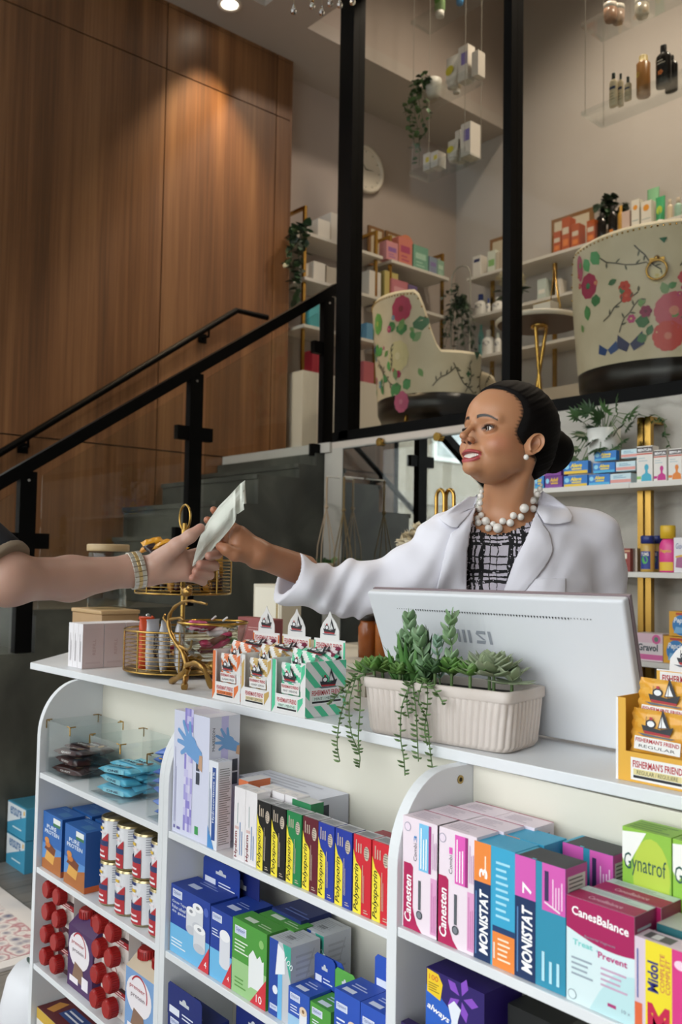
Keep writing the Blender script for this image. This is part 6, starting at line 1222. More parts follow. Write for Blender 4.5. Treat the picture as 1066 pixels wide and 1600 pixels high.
LO = '#dcd9d2/.35'
for i, (l, r, yt, yc, z, cap, nm) in enumerate(((738, 756, 459, 468, 3.30, '#2a3f86', 'large white pump bottle with blue cap, rear second shelf'), (759, 765, 466, 473, 3.30, '#2a3f86', 'small white bottle with blue cap between two larger ones, rear second shelf'), (766, 783, 464, 470, 3.30, '#d8d4cc', 'wide white bottle with dark oval label, rear second shelf'), (750, 768, 515, 524, 2.965, '#cfcac0', 'large white bottle with dark oval label, rear third shelf'), (771, 781, 520, 527, 2.965, '#cfd4c6', 'small white bottle on the rear third shelf'), (746, 754, 507, 514, 2.965, '#4f9f94', 'teal pump bottle behind the white ones, rear third shelf'))):
    bottle(nm, l, r, yt, yc, 5.50 if 'behind' not in nm else 5.6, z, LO if 'teal' not in nm else '#6aa79c/.3', cap, lambda f, w, h: f.ell(w*.5, h*.62, w*.26, h*.12, '#22264a', 2), capw=.4, neck=.4, sh=.25)
# right of the second post
OB = '#a8501f'
for i, (l, r, yb, yt, nm) in enumerate(((865, 876, 388, 362, 'first'), (878, 890, 386, 340, 'second, tallest'), (893, 905, 381, 350, 'third'), (917, 929, 373, 344, 'fourth'))):
    bb('supplement_box', f'orange brown box on the rear top shelf, {nm} from the second black post', l, r, yb, yt, 3.62, OB, lambda fr, tp, rt, w, d, h: (fr.rect(w*.1, h*.5, w*.9, h*.7, '#c9bba6', 1), fr.rect(w*.15, h*.15, w*.85, h*.35, '#d2762e', 1)))
g = MB(); a = onY(864, 380, 5.68); b = onY(929, 380, 5.68); t = onY(896, 335, 5.68); g.box(a.x, b.x, 5.66, 5.68, 3.6205, t.z, '#7d5a34'); g.box(a.x+.03, b.x-.03, 5.659, 5.66, 3.65, t.z-.03, '#c2b8a0'); tag(g.build('picture_frame'), 'wide wood picture frame behind the orange brown boxes', 'picture frame')
def rbottle(l, r, yt, yc, z, c, cap, label, art=None, Y=5.49, capw=.5): return bottle(label, l, r, yt, yc, Y, z, c, cap, art, capw=capw, neck=.45, sh=.2)
rbottle(931, 945, 333, 340, 3.62, '#17130f/.2', '#17130f', 'black oil bottle, left one, under the rear shelf plant'); rbottle(948, 962, 322, 330, 3.62, '#17130f/.2', '#17130f', 'black oil bottle, right one, under the rear shelf plant', lambda f, w, h: f.rect(w*.3, h*.1, w*.7, h*.3, '#b9702a', 1)); rbottle(964, 973, 321, 329, 3.62, '#b98a3a/.3', '#c99a3e', 'golden spray bottle beside the black oil bottles')
bb('cream_tube_carton', 'pale pink carton beside the golden spray bottle', 972, 984, 354, 330, 3.62, '#c9b0a4')
for i, (l, r, yb, yt, nm) in enumerate(((987, 999, 352, 312, 'left'), (1002, 1018, 348, 314, 'right'))): bb('sunscreen_carton', f'white sunscreen carton with an orange sun, {nm} one on the rear top shelf', l, r, yb, yt, 3.62, '#d8d2c6', lambda fr, tp, rt, w, d, h: (fr.ell(w*.5, h*.74, w*.3, w*.3, '#d8902e', 1), fr.rect(w*.1, h*.3, w*.9, h*.33, '#8fa0a0', 1)), dep=.06)
def tube_(label, l, r, yb, yt, Y, z, c, c2, capc='#d9d6d0'):
    a, b, t = onY(l, yb, Y), onY(r, yb, Y), onY(l, yt, Y); w_ = b.x-a.x; h = t.z-z; g = MB()
    vs = []; n = 12
    for zz, wx, wy in ((h*.14, .30, .28), (h*.2, .42, .36), (h*.6, .48, .2), (h*.97, .5, .03), (h, .5, .02)):
        for j in range(n): vs.append((w_*wx*math.cos(2*PI*j/n), w_*wy*math.sin(2*PI*j/n), zz))
    g.add(vs, [(i*n+j, i*n+(j+1) % n, (i+1)*n+(j+1) % n, (i+1)*n+j) for i in range(4) for j in range(n)], c, True)
    f = Face(g, (-w_/2, -w_*.40, 0), (1, 0, 0), (0, 0.12, 1)); f.ell(w_*.5, h*.5, w_*.3, h*.16, c2, 1)
    o = tag(g.build('sunscreen_tube', None, (a.x+w_/2, Y+w_*.36, z+.0004)), label, 'tube'); g = MB(); g.lathe([(0, 0), (w_*.3, 0), (w_*.32, h*.15), (0, h*.15)], capc, 14); g.build('cap', o)
tube_('white and green tube leaning at the back of the sunscreen cartons', 1008, 1027, 345, 295, 5.60, 3.62, '#7fb48a/.4', '#cfd8c8'); tube_('bright green sunscreen tube on the rear top shelf', 1022, 1037, 340, 308, 5.50, 3.62, '#3f9f6a/.4', '#9fb83a')
rbottle(1041, 1050, 311, 318, 3.62, '#c9b89c/.4', '#cdbfa8', 'small beige bottle near the photo edge on the rear top shelf'); rbottle(1052, 1064, 308, 316, 3.62, '#8fae9c/.4', '#b9ac98', 'small pale green bottle at the photo edge on the rear top shelf')
q = onY(957, 325, 5.62); vines('bushy_plant', 'round bushy plant on the rear top shelf behind the black oil bottles', (q.x, q.y, 3.6205), [[(957, 350), (945, 325), (935, 318)], [(957, 350), (957, 320), (955, 306)], [(960, 350), (970, 318), (983, 318)], [(958, 345), (940, 332)], [(962, 345), (978, 330)], [(955, 335), (965, 308)], [(955, 320), (943, 309)]], lambda x, y: onY(x, y, 5.62), DG, (.05, .09), lambda r: MBpot(r), 8) if 0 else None
def MBpot(r): g = MB(); g.lathe([(0, 0), (.05, 0), (.06, .1), (.05, .1), (0, .08)], '#6a5a48', 16); g.build('pot', r)
vines('bushy_plant', 'round bushy plant on the rear top shelf behind the black oil bottles', (q.x, q.y, 3.6205), [[(957, 350), (945, 325), (935, 318)], [(957, 350), (957, 320), (955, 306)], [(960, 350), (970, 318), (983, 318)], [(958, 345), (940, 332)], [(962, 345), (978, 330)], [(955, 335), (965, 308)], [(955, 320), (943, 309)]], lambda x, y: onY(x, y, 5.62), DG, (.05, .09), MBpot, 8)
for i, (l, r, yb, yt, z, c, nm) in enumerate(((840, 853, 468, 436, 3.30, '#b9c4bc', 'pale blue green carton right of the second post, rear second shelf'), (868, 876, 462, 436, 3.30, '#c9c4ba', 'small white carton near the chair, rear second shelf'), (842, 849, 575, 545, 2.965, '#5f9a78', 'green and white carton, first behind the side table leg'), (852, 859, 573, 548, 2.965, '#6fa886', 'green and white carton, second behind the side table leg'), (864, 882, 572, 545, 2.965, '#bcd0cc', 'white and teal carton next to the floral chair, rear third shelf'))): bb('skincare_carton', nm, l, r, yb, yt, z, c, band('#e0ddd2', .3, .5))
# fern on arched wire stand
q = onY(720, 470, 5.35); fs = tag(empty('arched_plant_stand', (q.x, 5.35, ZM)), 'white arched wire stand with a dark hanging fern by the room corner', 'plant stand'); T = Matrix.Translation(-fs.location)
g = MB(); L0, R0 = onY(706, 440, 5.35), onY(735, 440, 5.35); zt_ = onY(720, 416, 5.35).z; cx = (L0.x+R0.x)/2; w_ = (R0.x-L0.x)/2
g.tube([(cx-w_, 5.35, ZM)]+[(cx-w_*math.cos(a), 5.35, zt_-w_+w_*math.sin(a)) for a in [k*PI/12 for k in range(13)]]+[(cx+w_, 5.35, ZM)], .007, '#8f8c82', 8); addw(g, 'frame', fs, T)
g = MB(); 
for k in range(26):
    a = rr.uniform(0, 6.28); c_ = Vector((cx, 5.33, onY(720, 470, 5.35).z)); e = c_+Vector((math.cos(a)*.15, math.sin(a)*.10, rr.uniform(-.45, .08))); m_ = (c_+e)/2+Vector((0, 0, .08)); g.tube([c_, m_, e], .002, '#33472a', 4)
    for t in range(9): p = c_.lerp(m_, t/4) if t < 4 else m_.lerp(e, (t-4)/4); simple_leaf(g, p, (rr.uniform(-1, 1), rr.uniform(-1, 1), rr.uniform(-1, .2)), .055, DG[rr.randrange(4)], .6)
addw(g, 'fern', fs, T)
# round side table
tq = onY(843, 500, 4.3); st_ = tag(empty('side_table', (tq.x, 4.3, ZM)), 'round white topped side table with brown underside and brass legs between the floral chairs', 'table')
ht = tq.z-ZM; g = MB(); g.lathe([(0, ht), (.245, ht), (.255, ht-.008), (.255, ht-.024), (.245, ht-.030)], '#c9c2b4/.3', 48); g.build('tabletop', st_); g = MB(); g.lathe([(.244, ht-.031), (0, ht-.031)], '#4a2c18/.5', 48); g.lathe([(.05, ht-.032), (.05, ht-.05), (0, ht-.05)], GOLD, 20); g.build('underside', st_)
for k in range(3): a = k*2.1+.6; g = MB(); g.tube([(.04*math.cos(a), .04*math.sin(a), ht-.05), (-.015*math.cos(a), -.015*math.sin(a), ht*.45), (.16*math.cos(a), .16*math.sin(a), .0)], .011, GOLD, 10); g.build('leg', st_)
p = onY(800, 500, 4.25); vz_ = tag(empty('flower_vase', (p.x+.0, 4.25, tq.z+.0006)), 'white vase of cream flowers on the round side table', 'vase'); g = MB(); g.lathe([(0, 0), (.045, 0), (.055, .05), (.052, .15), (.045, .15), (0, .06)], '#cfccc4/.3', 24); g.build('body', vz_)
g = MB()
for k in range(12):
    c_ = Vector((rr.uniform(-.08, .05), rr.uniform(-.05, .05), rr.uniform(.2, .3))); g.tube([(0, 0, .1), c_], .002, '#3f5a30', 5); simple_leaf(g, c_*.75, (rr.uniform(-1, 1), rr.uniform(-1, 1), .1), .09, DG[k % 4])
    for j in range(12): a = rr.uniform(0, 6.28); e = rr.uniform(-.4, 1.4); simple_leaf(g, c_, (math.cos(a)*math.cos(e), math.sin(a)*math.cos(e), math.sin(e)), .042, ['#cfc4a8', '#d8d0b8'][j % 2], .9)
g.build('flowers', vz_)
p = onY(838, 492, 4.25); p2 = onY(865, 492, 4.25); g = MB(); g.box(p.x, p2.x, 4.22, 4.30, tq.z+.0006, onY(850, 471, 4.22).z, '#cdc8be'); g.box(p.x, p2.x, 4.218, 4.22, onY(850, 472.5, 4.22).z, onY(850, 471, 4.22).z, GOLD); tag(g.build('tissue_box'), 'small square white box with gold edge on the side table', 'box')
p = onY(858, 492, 4.35); g = MB(); zt2 = onY(862, 412, 4.35).z; g.tube([(p.x, 4.35, tq.z+.0006), (p.x+.03, 4.36, zt2), (p.x+.09, 4.33, tq.z+.0006)], .004, GOLD, 6); g.tube([(p.x+.03, 4.36, zt2), (p.x+.045, 4.42, tq.z+.0006)], .004, GOLD, 6); tag(g.build('brass_easel'), 'slim brass pyramid stand rising from the side table', 'stand')
# ------------------------------------------------------------------ floral chairs
noisemat('cream_fabric', (1, 1, 1), [(.3, '#c9bea4'), (.7, '#d3c9b0')], .7, 3, 8)
def chair(label, loc, rz, R=.43, Ry=.40, HT=.93, HA=.62, fine=1, floral=0):
    r = tag(empty('floral_armchair', loc, rz), label, 'armchair')
    hb = .345
    def hgt(t):  # t angle from the back centre
        a = abs(t); k = min(1, max(0, (a-1.0)/.45)); k = k*k*(3-2*k); return HT - (HT-HA)*k - .02*min(a, 1)**2
    def pt(t, z, off=0):
        tap = 1-.10*(1-(z-hb)/(HT-hb)); a = t; return Vector(((R*tap+off)*math.sin(a), -(Ry*tap+off)*math.cos(a), z))
    g = MB(); T0 = 2.15
    g.grid(lambda u, v: pt(-T0+2*T0*u, hb+(hgt(-T0+2*T0*u)-hb)*v), 61, 14, 'cream_fabric'); g.grid(lambda u, v: pt(T0-2*T0*u, hb+(hgt(T0-2*T0*u)-hb)*v, -.055), 61, 14, 'cream_fabric')
    g.grid(lambda u, v: pt(-T0+2*T0*u, hgt(-T0+2*T0*u)+.022*math.sin(PI*v), -.055*v), 61, 7, 'cream_fabric')
    for s_ in (-1, 1): g.grid(lambda u, v: pt(s_*T0, hb+(hgt(T0)-hb)*u, -.055*v), 3, 3, 'cream_fabric')
    g.build('back_shell', r)
    g = MB(); g.lathe([(0, 0), (.96, 0), (1.0, .02), (1.0, .11), (.97, .14), (0, .145)], 'cream_fabric', 40, (0, .02, .36), ax=(R-.075, Ry-.045)); g.build('seat', r)
    g = MB(); g.lathe([(0, 0), (.84, 0), (.89, .04), (.90, .13), (0, .13)], '#14100e/.35', 48, (0, 0, .225), ax=(R, Ry)); g.build('base', r)
    for sx, sy in ((-1, -1), (1, -1), (-1, 1), (1, 1)): g = MB(); g.tube([(sx*R*.55, sy*Ry*.55, .225), (sx*R*.64, sy*Ry*.64, 0)], [.014, .008], GOLD, 10); g.build('leg', r)
    g = MB()
    for k in range(46):
        t = -1.25+2.5*k/45; g.sph(pt(t, hgt(t)-.012, .002), .0055, GOLD, 6)
    g.build('nailhead_trim', r)
    class SF(Face):
        def __init__(s, mb): s.mb = mb; s.c = 0; s.bvh = None
        def P(s, a, b, L): return pt((a+(.25 if floral == 2 else 0))/R, b if floral == 2 else .355+(b-.27)*.93, .0012*L+.00002*(s.c % 60)+.001)
    g = MB(); f = SF(g); rq = random.Random(floral)
    def flower(a, b, s, c1, c2, n=9):
        for k in range(n): t = k*2*PI/n; f.ell(a+math.cos(t)*s*.55, b+math.sin(t)*s*.55, s*.42, s*.42, c1, 1+.0*k, 9)
        f.ell(a, b, s*.5, s*.5, c1, 2, 12); f.ell(a, b, s*.24, s*.24, c2, 3, 9)
    def lf(a, b, s, t, c='#4a7a4a', w=.4):
        f.poly([(a+s*x*math.cos(t)-s*w*y*math.sin(t), b+s*x*math.sin(t)+s*w*y*math.cos(t)) for x, y in ((0, 0), (.3, .8), (.65, .8), (1, 0), (.65, -.8), (.3, -.8))], c, 1.2)
    def twig(a, b, s, t, n=5):
        for k in range(n):
            a2, b2 = a+s/n*math.cos(t), b+s/n*math.sin(t); nx, ny = -math.sin(t)*.0035, math.cos(t)*.0035; f.poly([(a+nx, b+ny), (a2+nx, b2+ny), (a2-nx, b2-ny), (a-nx, b-ny)], '#4f4a40', .8); lf(a2, b2, .035, t+rq.choice((-.9, .9)), '#5f5f50', .18); a, b = a2, b2; t += rq.uniform(-.5, .5)
    if floral == 1:
        flower(-.40, .72, .075, '#a8385a', '#3f7f5a'); f.ell(-.47, .84, .03, .075, '#b9607a', 1); lf(-.42, .88, .09, -1.2, '#5faa70'); lf(-.36, .90, .1, -1.0, '#4f9a60'); lf(-.34, .66, .07, -1.8, '#3f7a4a', .6); lf(-.43, .62, .09, -1.5, '#4a8a50')
        flower(-.16, .66, .035, '#c2402e', '#a83226', 6); flower(-.15, .61, .04, '#c2402e', '#d0604a', 6); flower(.09, .50, .105, '#bf5a6a', '#cf8a7a', 12); flower(-.05, .51, .035, '#8a2a52', '#6a2040', 6); flower(.06, .37, .085, '#c24a44', '#cf7a6a', 10); flower(.14, .67, .035, '#c2505a', '#e0c0b0', 6); flower(.25, .60, .03, '#c2402e', '#c2402e', 6); flower(.25, .49, .03, '#c23a3a', '#d0604a', 6); flower(.01, .69, .045, '#d8cfa8', '#cfc080', 8)
        lf(-.03, .45, .08, 2.9, '#3f7048', .5); lf(.06, .62, .05, .5, '#5a8a5a'); lf(-.1, .36, .06, .4, '#4a7a52', .5); f.poly([(0.02, .885), (.06, .885), (.045, .855)], '#2f6a50', 1)
        for p_ in ((-.10, .87, .2, -.9), (-.3, .85, .28, -.7), (.3, .86, .3, -1.9), (.12, .73, .2, 1.0), (-.3, .5, .25, .5), (.35, .6, .25, 1.2), (-.2, .42, .2, 1.2), (.4, .45, .2, .8), (.45, .8, .2, -1.2)): twig(*p_)
        for s_ in (-1, 1): f.poly([(-.28, .34), (-.28+s_*.06, .38), (-.28+s_*.07, .33), (-.28+s_*.02, .31)], '#2c4a80', 1.4); f.poly([(-.14, .35), (-.14+s_*.07, .41), (-.14+s_*.08, .34), (-.14+s_*.02, .31)], '#2a3058', 1.4)
        for k in range(26): a_, b_ = rq.uniform(-.5, .6), rq.uniform(.38, .86); (lf(a_, b_, rq.uniform(.04, .08), rq.uniform(-2, 2), rq.choice(['#4f8a58', '#6f9a5a', '#3f7048', '#7a9a6a']), .35) if k % 3 else flower(a_, b_, rq.uniform(.015, .03), rq.choice(['#c2505a', '#b8487a', '#d0806a']), '#d8c080', 6))
        for s_ in (-1, 1): f.poly([(.42, .58), (.42+s_*.05, .64), (.42+s_*.06, .57), (.42+s_*.02, .53)], '#2a3058', 1.4)
        f.poly([(.5, .7), (.6, .76), (.62, .68), (.54, .62)], '#4a8a5a', 1)
    else:
        flower(.12, .86, .085, '#b03a5a', '#8a2a3a', 9); flower(-.14, .82, .07, '#6fae5a', '#b9c46a', 8); lf(.02, .80, .07, -1.3, '#3f7f4a', .6); lf(.12, .78, .08, -1.6, '#3f7f4a', .7); lf(.26, .8, .09, -1.4, '#356a42', .8); lf(-.24, .82, .06, -2.2, '#5aa25a'); lf(-.16, .70, .09, -2.0, '#5aa25a', .5); lf(.2, .72, .06, -1.4, '#4a8a50', .4)
        flower(.08, .58, .1, '#cfc79a', '#d9d2ac', 10); flower(.10, .30, .07, '#b85a7e', '#c87a94', 10); lf(.02, .37, .09, .3, '#4a8a52', .5); lf(.12, .38, .08, .6, '#4f8f5a', .5); flower(.08, .47, .025, '#a82a5a', '#7a2040', 6); flower(-.42, .50, .07, '#b04a6a', '#a03a5a', 8); flower(-.45, .40, .05, '#c2506a', '#a03a5a', 8); flower(.62, .46, .02, '#3f6a4a', '#3f6a4a', 4)
        for s_ in (-1, 1): f.poly([(-.27, .68), (-.27+s_*.05, .72), (-.27+s_*.06, .66), (-.27+s_*.02, .63)], '#2c4a80', 1.4)
        for p_ in ((-.3, .85, .25, -1.4), (-.16, .6, .3, -1.1), (.0, .5, .15, .9), (-.1, .4, .2, 1.3), (.35, .38, .2, .8), (.5, .52, .25, -1.0), (.75, .5, .25, -2.0), (.6, .35, .18, 1.0), (.8, .4, .15, 1.4)): twig(*p_)
        for k in range(26): a_, b_ = rq.uniform(-.4, .25), rq.uniform(.38, .85); (lf(a_, b_, rq.uniform(.04, .09), rq.uniform(-2, 2), rq.choice(['#4f8a58', '#6f9a5a', '#5faa60', '#7a9a6a']), .35) if k % 3 else flower(a_, b_, rq.uniform(.012, .028), rq.choice(['#c2505a', '#b8487a', '#6f9fc0']), '#d8c080', 6))
        f.poly([(.66, .60), (.72, .60), (.69, .55)], '#2f5a44', 1)
    g.build('floral_print', r)
    if floral == 1:
        c_ = pt(.02, .80, .014); g = MB(); g.tube([c_+Vector((.048*math.cos(t), -.004, -.03+.048*math.sin(t))) for t in [k*PI/14 for k in range(29)]], .006, GOLD, 8, False); g.sph(c_+Vector((0, .0, .028)), .014, GOLD, 12); g.box(c_.x-.035, c_.x+.035, c_.y+.002, c_.y+.008, c_.z+.014, c_.z+.032, GOLD); g.build('ring_handle', r)
    return r
chair('cream floral barrel armchair with a gold ring on its back, right of the table', (-2.42, 4.40, ZM), .36, .52, .44, 1.0, .64, 1, 1)
chair('cream floral armchair turned sideways with red peony at the top, left of the table', (-3.93, 4.22, ZM), -.62, .46, .41, .97, .60, 1, 2)
# hanging acrylic shelves
def hang_unit(label, x0, x1, y0, y1, zs):
    r = tag(empty('hanging_shelf', ((x0+x1)/2, (y0+y1)/2, zs[0])), label, 'hanging shelf'); T = Matrix.Translation(-r.location)
    for z in zs: g = MB(); g.box(x0, x1, y0, y1, z-.008, z, 'acrylic'); g.box(x0, x1, y0, y0+.004, z, z+.02, 'acrylic'); g.box(x0, x0+.004, y0+.004, y1, z, z+.02, 'acrylic'); addw(g, 'acrylic_tray', r, T)
    for x in (x0+.02, x1-.02):
        for y in (y0+.015, y1-.015): g = MB(); g.cyl((x, y, min(zs)), (x, y, 6.3), .0022, '#8f8a80/.4', 6); addw(g, 'wire', r, T)
HA = (5.045, 4.485, 3.975); hang_unit('three tier clear hanging shelf with trailing ivy between the two black posts', -4.27, -3.76, 4.30, 4.49, HA)
HB = (4.46, 3.93); hang_unit('two tier clear hanging shelf right of the second black post', -2.95, -1.9, 4.38, 4.60, HB)
P0 = lambda *a, **k: pbox(*a, **k)
purple = lambda fr, tp, rt, w, d, h: (fr.rect(w*.3, h*.45, w*.9, h*.8, '#7a6fae', 1),)
yel = lambda fr, tp, rt, w, d, h: (fr.rect(w*.4, h*.45, w*.9, h*.75, '#c9b83a', 1), fr.lines(w*.2, h*.1, w*.8, h*.3, 2, '#a9b0b4', 1))
pbox('skincare_box', 'white skincare box with violet square, front one on the middle hanging tier', 716, 731, 126, 72, 4.36, HA[1]+.0205-.02, .07, '#cfcac2', purple); pbox('skincare_box', 'plain white skincare box at the right of the middle hanging tier', 737, 747, 133, 80, 4.37, HA[1], .07, '#c4bfb6')
pbox('skincare_box', 'small white box with yellow label, left one on the bottom hanging tier', 661, 671, 276, 240, 4.34, HA[2], .05, '#cfcac2', yel); pbox('skincare_box', 'small white box with yellow label, right one on the bottom hanging tier', 673, 684, 274, 237, 4.34, HA[2], .08, '#cfcac2', yel)
pbox('skincare_box', 'white box with dark strip at the back of the bottom hanging tier', 711, 719, 252, 204, 4.40, HA[2], .05, '#cfcac2', band('#3a3450', .4, .7)); pbox('skincare_box', 'tall white box with violet square on the bottom hanging tier', 720, 735, 250, 192, 4.37, HA[2], .10, '#cfcac2', purple)
tube_('white tube with yellow and blue print on the middle hanging tier', 691, 711, 138, 90, 4.34, HA[1], '#cfcbc2/.4', '#c2b83a'); tube_('pale tube standing behind on the middle hanging tier', 702, 716, 150, 110, 4.42, HA[1], '#b9ab94/.4', '#b9ab94'); tube_('white tube with yellow and blue print on the bottom hanging tier', 694, 711, 265, 220, 4.34, HA[2], '#cfcbc2/.4', '#c2b83a')
tube_('white and green tube on the top hanging tier at the photo top', 674, 690, 35, -25, 4.36, HA[0], '#8fae7a/.4', '#5f9a4a'); tube_('white tube with bright blue cap at the photo top', 707, 721, 14, -40, 4.36, HA[0], '#cfcbc2/.4', '#7fa0b0', '#2f7fb8')
q = onY(677, 150, 4.38); iv = tag(empty('trailing_ivy', (q.x, 4.38, HA[1]+.0006)), 'ivy trailing down from a white pot on the middle hanging tier', 'plant'); g = MB(); g.lathe([(0, 0), (.038, 0), (.042, .02), (.056, .08), (.058, .125), (.052, .125), (0, .1)], '#bdbab2/.5', 24); g.build('pot', iv)
g = MB()
for pth in ([(676, 124), (660, 122), (648, 140), (643, 165), (640, 190), (645, 210), (650, 235)], [(674, 122), (663, 115), (655, 135), (655, 160), (662, 190), (665, 215)], [(670, 124), (655, 130), (640, 150), (634, 180)], [(672, 124), (660, 140), (668, 165), (674, 185)], [(668, 122), (650, 150), (648, 180), (656, 215), (655, 260)]):
    P_ = [onY(x, y, 4.33)-iv.location for x, y in pth]; g.tube(P_, .0018, '#3c5430', 5)
    for i in range(len(P_)-1):
        for k in range(6): simple_leaf(g, P_[i].lerp(P_[i+1], k/6)+Vector((rr.uniform(-.015, .015), rr.uniform(-.03, .01), 0)), (rr.uniform(-1, 1), rr.uniform(-1, .3), rr.uniform(-1, .2)), rr.uniform(.03, .05), ['#3f5f34', '#4f7042', '#2f4a28'][rr.randrange(3)], .9)
g.build('foliage', iv)
for i, (l, r, yt, yc) in enumerate(((950, 963, 113, 122), (964, 973, 114, 123), (974, 985, 119, 128))): bottle(f"cream bottle with dark cap on the right hanging shelf, {['left', 'middle', 'right'][i]} of three", l, r, yt, yc, 4.42+.03*(i == 1), HB[1], '#bdae90/.4', '#14241f', lambda f, w, h: (f.rect(w*.15, h*.6, w*.85, h*.7, '#2a3450', 1), f.lines(w*.2, h*.2, w*.8, h*.5, 3, '#8f8468', 1)), capw=.4, neck=.4, sh=.15)
bottle('bronze spray can with pale yellow cap on the right hanging shelf', 990, 1010, 84, 94, 4.42, HB[1], '#9c6a34/.3', '#c9b06a', lambda f, w, h: f.ell(w*.3, h*.6, w*.15, h*.08, '#cfb04a', 2), capw=.62, neck=.8, sh=.05, flat=1)
for i, (l, r, yt, yc, Y) in enumerate(((1021, 1045, 68, 78, 4.42), (1036, 1056, 85, 92, 4.50))): bottle(['black tanning oil bottle with orange flower, front one', 'black tanning oil bottle behind the one with the orange flower'][i], l, r, yt, yc, Y, HB[1], '#14110f/.25', '#100e0d', (lambda f, w, h: ([f.ell(w*.45+math.cos(k*1.257)*w*.1, h*.38+math.sin(k*1.257)*w*.1, w*.07, w*.07, '#c9702e', 2, 8) for k in range(5)], f.lines(w*.25, h*.6, w*.75, h*.75, 2, '#b9b0a0', 2))) if i == 0 else None, capw=.4, neck=.4, sh=.2)
for i, (l, r, yt, yb_) in enumerate(((939, 957, -20, 20), (948, 966, -30, 28), (982, 1002, -25, 12))):
    a = onY(l, 10, 4.42+.03*i); b = onY(r, 10, 4.42+.03*i); R_ = (b.x-a.x)/2; g = MB(); g.lathe([(0, 0), (R_*.8, 0), (R_, .02), (R_, .07), (0, .07)], ['#b08a72', '#b9a090', '#b3aa98'][i]+'/.3', 20); o = tag(g.build('cream_jar', None, (a.x+R_, 4.42+.05*i+.04, HB[0]+.0004)), f"small cosmetic jar on the upper right hanging tier, {['left', 'middle', 'right'][i]} of three", 'jar'); g = MB(); g.lathe([(0, .0705), (R_, .0705), (R_, .1), (0, .1)], '#cfc9be', 20); g.build('lid', o)
# =================================================================== PEOPLE
import numpy as np
def nets(f, lo, hi, h):
    """iso-surface of f = 0 (negative inside) as quads"""
    lo = np.array(lo, np.float32); n = np.maximum(2, np.ceil((np.array(hi)-lo)/h).astype(int)+1)
    ax = [lo[i]+h*np.arange(n[i], dtype=np.float32) for i in range(3)]
    V = np.empty(n, np.float32)
    for i in range(0, n[0], 16):
        P = np.stack(np.meshgrid(ax[0][i:i+16], ax[1], ax[2], indexing='ij'), -1).reshape(-1, 3); V[i:i+16] = f(P).reshape(-1, n[1], n[2])
    S = V < 0; c = [k-1 for k in n]; cnt = np.zeros(c, np.int32); acc = np.zeros(c+[3], np.float32)
    idx = np.stack(np.meshgrid(*[np.arange(k) for k in c], indexing='ij'), -1).astype(np.float32)
    def sl(a, d): return a[d[0]:d[0]+c[0], d[1]:d[1]+c[1], d[2]:d[2]+c[2]]
    for a in range(3):
        for u in (0, 1):
            for v in (0, 1):
                d0 = [0, 0, 0]; o_ = [k for k in range(3) if k != a]; d0[o_[0]] = u; d0[o_[1]] = v; d1 = list(d0); d1[a] = 1
                A, B = sl(V, d0), sl(V, d1); m = (A < 0) != (B < 0); t = np.where(m, A/np.where(m, A-B, 1), 0)
                cnt += m; 
                for k in range(3): acc[..., k] += np.where(m, d0[k]+(t if k == a else 0), 0)
    act = cnt > 0; ids = -np.ones(c, np.int64); ids[act] = np.arange(act.sum())
    verts = (idx[act]+acc[act]/cnt[act][:, None])*h+lo
    faces = []
    for a in range(3):
        o_ = [k for k in range(3) if k != a]; A = V[tuple(slice(0, n[k]-1) if k == a else slice(1, n[k]-1) for k in range(3))]; B = V[tuple(slice(1, n[k]) if k == a else slice(1, n[k]-1) for k in range(3))]
        m = np.argwhere((A < 0) != (B < 0)); sg = A[tuple(m.T)] < 0
        base = m.copy(); base[:, o_[0]] += 1; base[:, o_[1]] += 1
        q = []
        for du, dv in ((1, 1), (0, 1), (0, 0), (1, 0)):
            b = base.copy(); b[:, o_[0]] -= du; b[:, o_[1]] -= dv; q.append(ids[tuple(b.T)])
        q = np.stack(q, 1); flip = sg if a != 1 else ~sg
        q[~flip] = q[~flip][:, ::-1]; faces.append(q)
    return verts, np.concatenate(faces)
def A_(*v): return np.array(v, np.float32)
def npv(v): return np.array(tuple(v), np.float32)
def capsule(P, a, b, ra, rb):
    a, b = npv(a), npv(b); ab = b-a; t = np.clip(((P-a)@ab)/max(1e-9, float(ab@ab)), 0, 1); return np.linalg.norm(P-a-t[:, None]*ab, axis=1)-(ra+(rb-ra)*t)
def ell(P, c, r):
    r = npv(r); q = (P-npv(c))/r; k = np.linalg.norm(q, axis=1); g = np.linalg.norm(q/r, axis=1)+1e-6; return k*(k-1)/g
def su(a, b, k):
    h = np.clip(.5+.5*(b-a)/k, 0, 1); return b*(1-h)+a*h-k*h*(1-h)
def ss(a, b, k): return -su(-a, b, k)  # a minus b
def sst(x, a, b): t = np.clip((x-a)/(b-a), 0, 1); return t*t*(3-2*t)
def mesh_obj(name, V, Fq, mat, parent=None, col=None, smooth=True):
    me = bpy.data.meshes.new(name); me.from_pydata([tuple(map(float, v)) for v in V], [], [tuple(map(int, f)) for f in Fq]); me.materials.append(M(mat) if isinstance(mat, str) else mat)
    me.polygons.foreach_set('use_smooth', [smooth]*len(me.polygons))
    if col is not None:
        at = me.color_attributes.new('Col', 'FLOAT_COLOR', 'POINT'); a = np.ones((len(V), 4), np.float32); a[:, :3] = col; at.data.foreach_set('color', a.ravel())
    o = bpy.data.objects.new(name, me); COL.objects.link(o)
    if parent is not None: o.parent = parent; o.matrix_parent_inverse = Matrix.Translation(-parent.location)
    return o
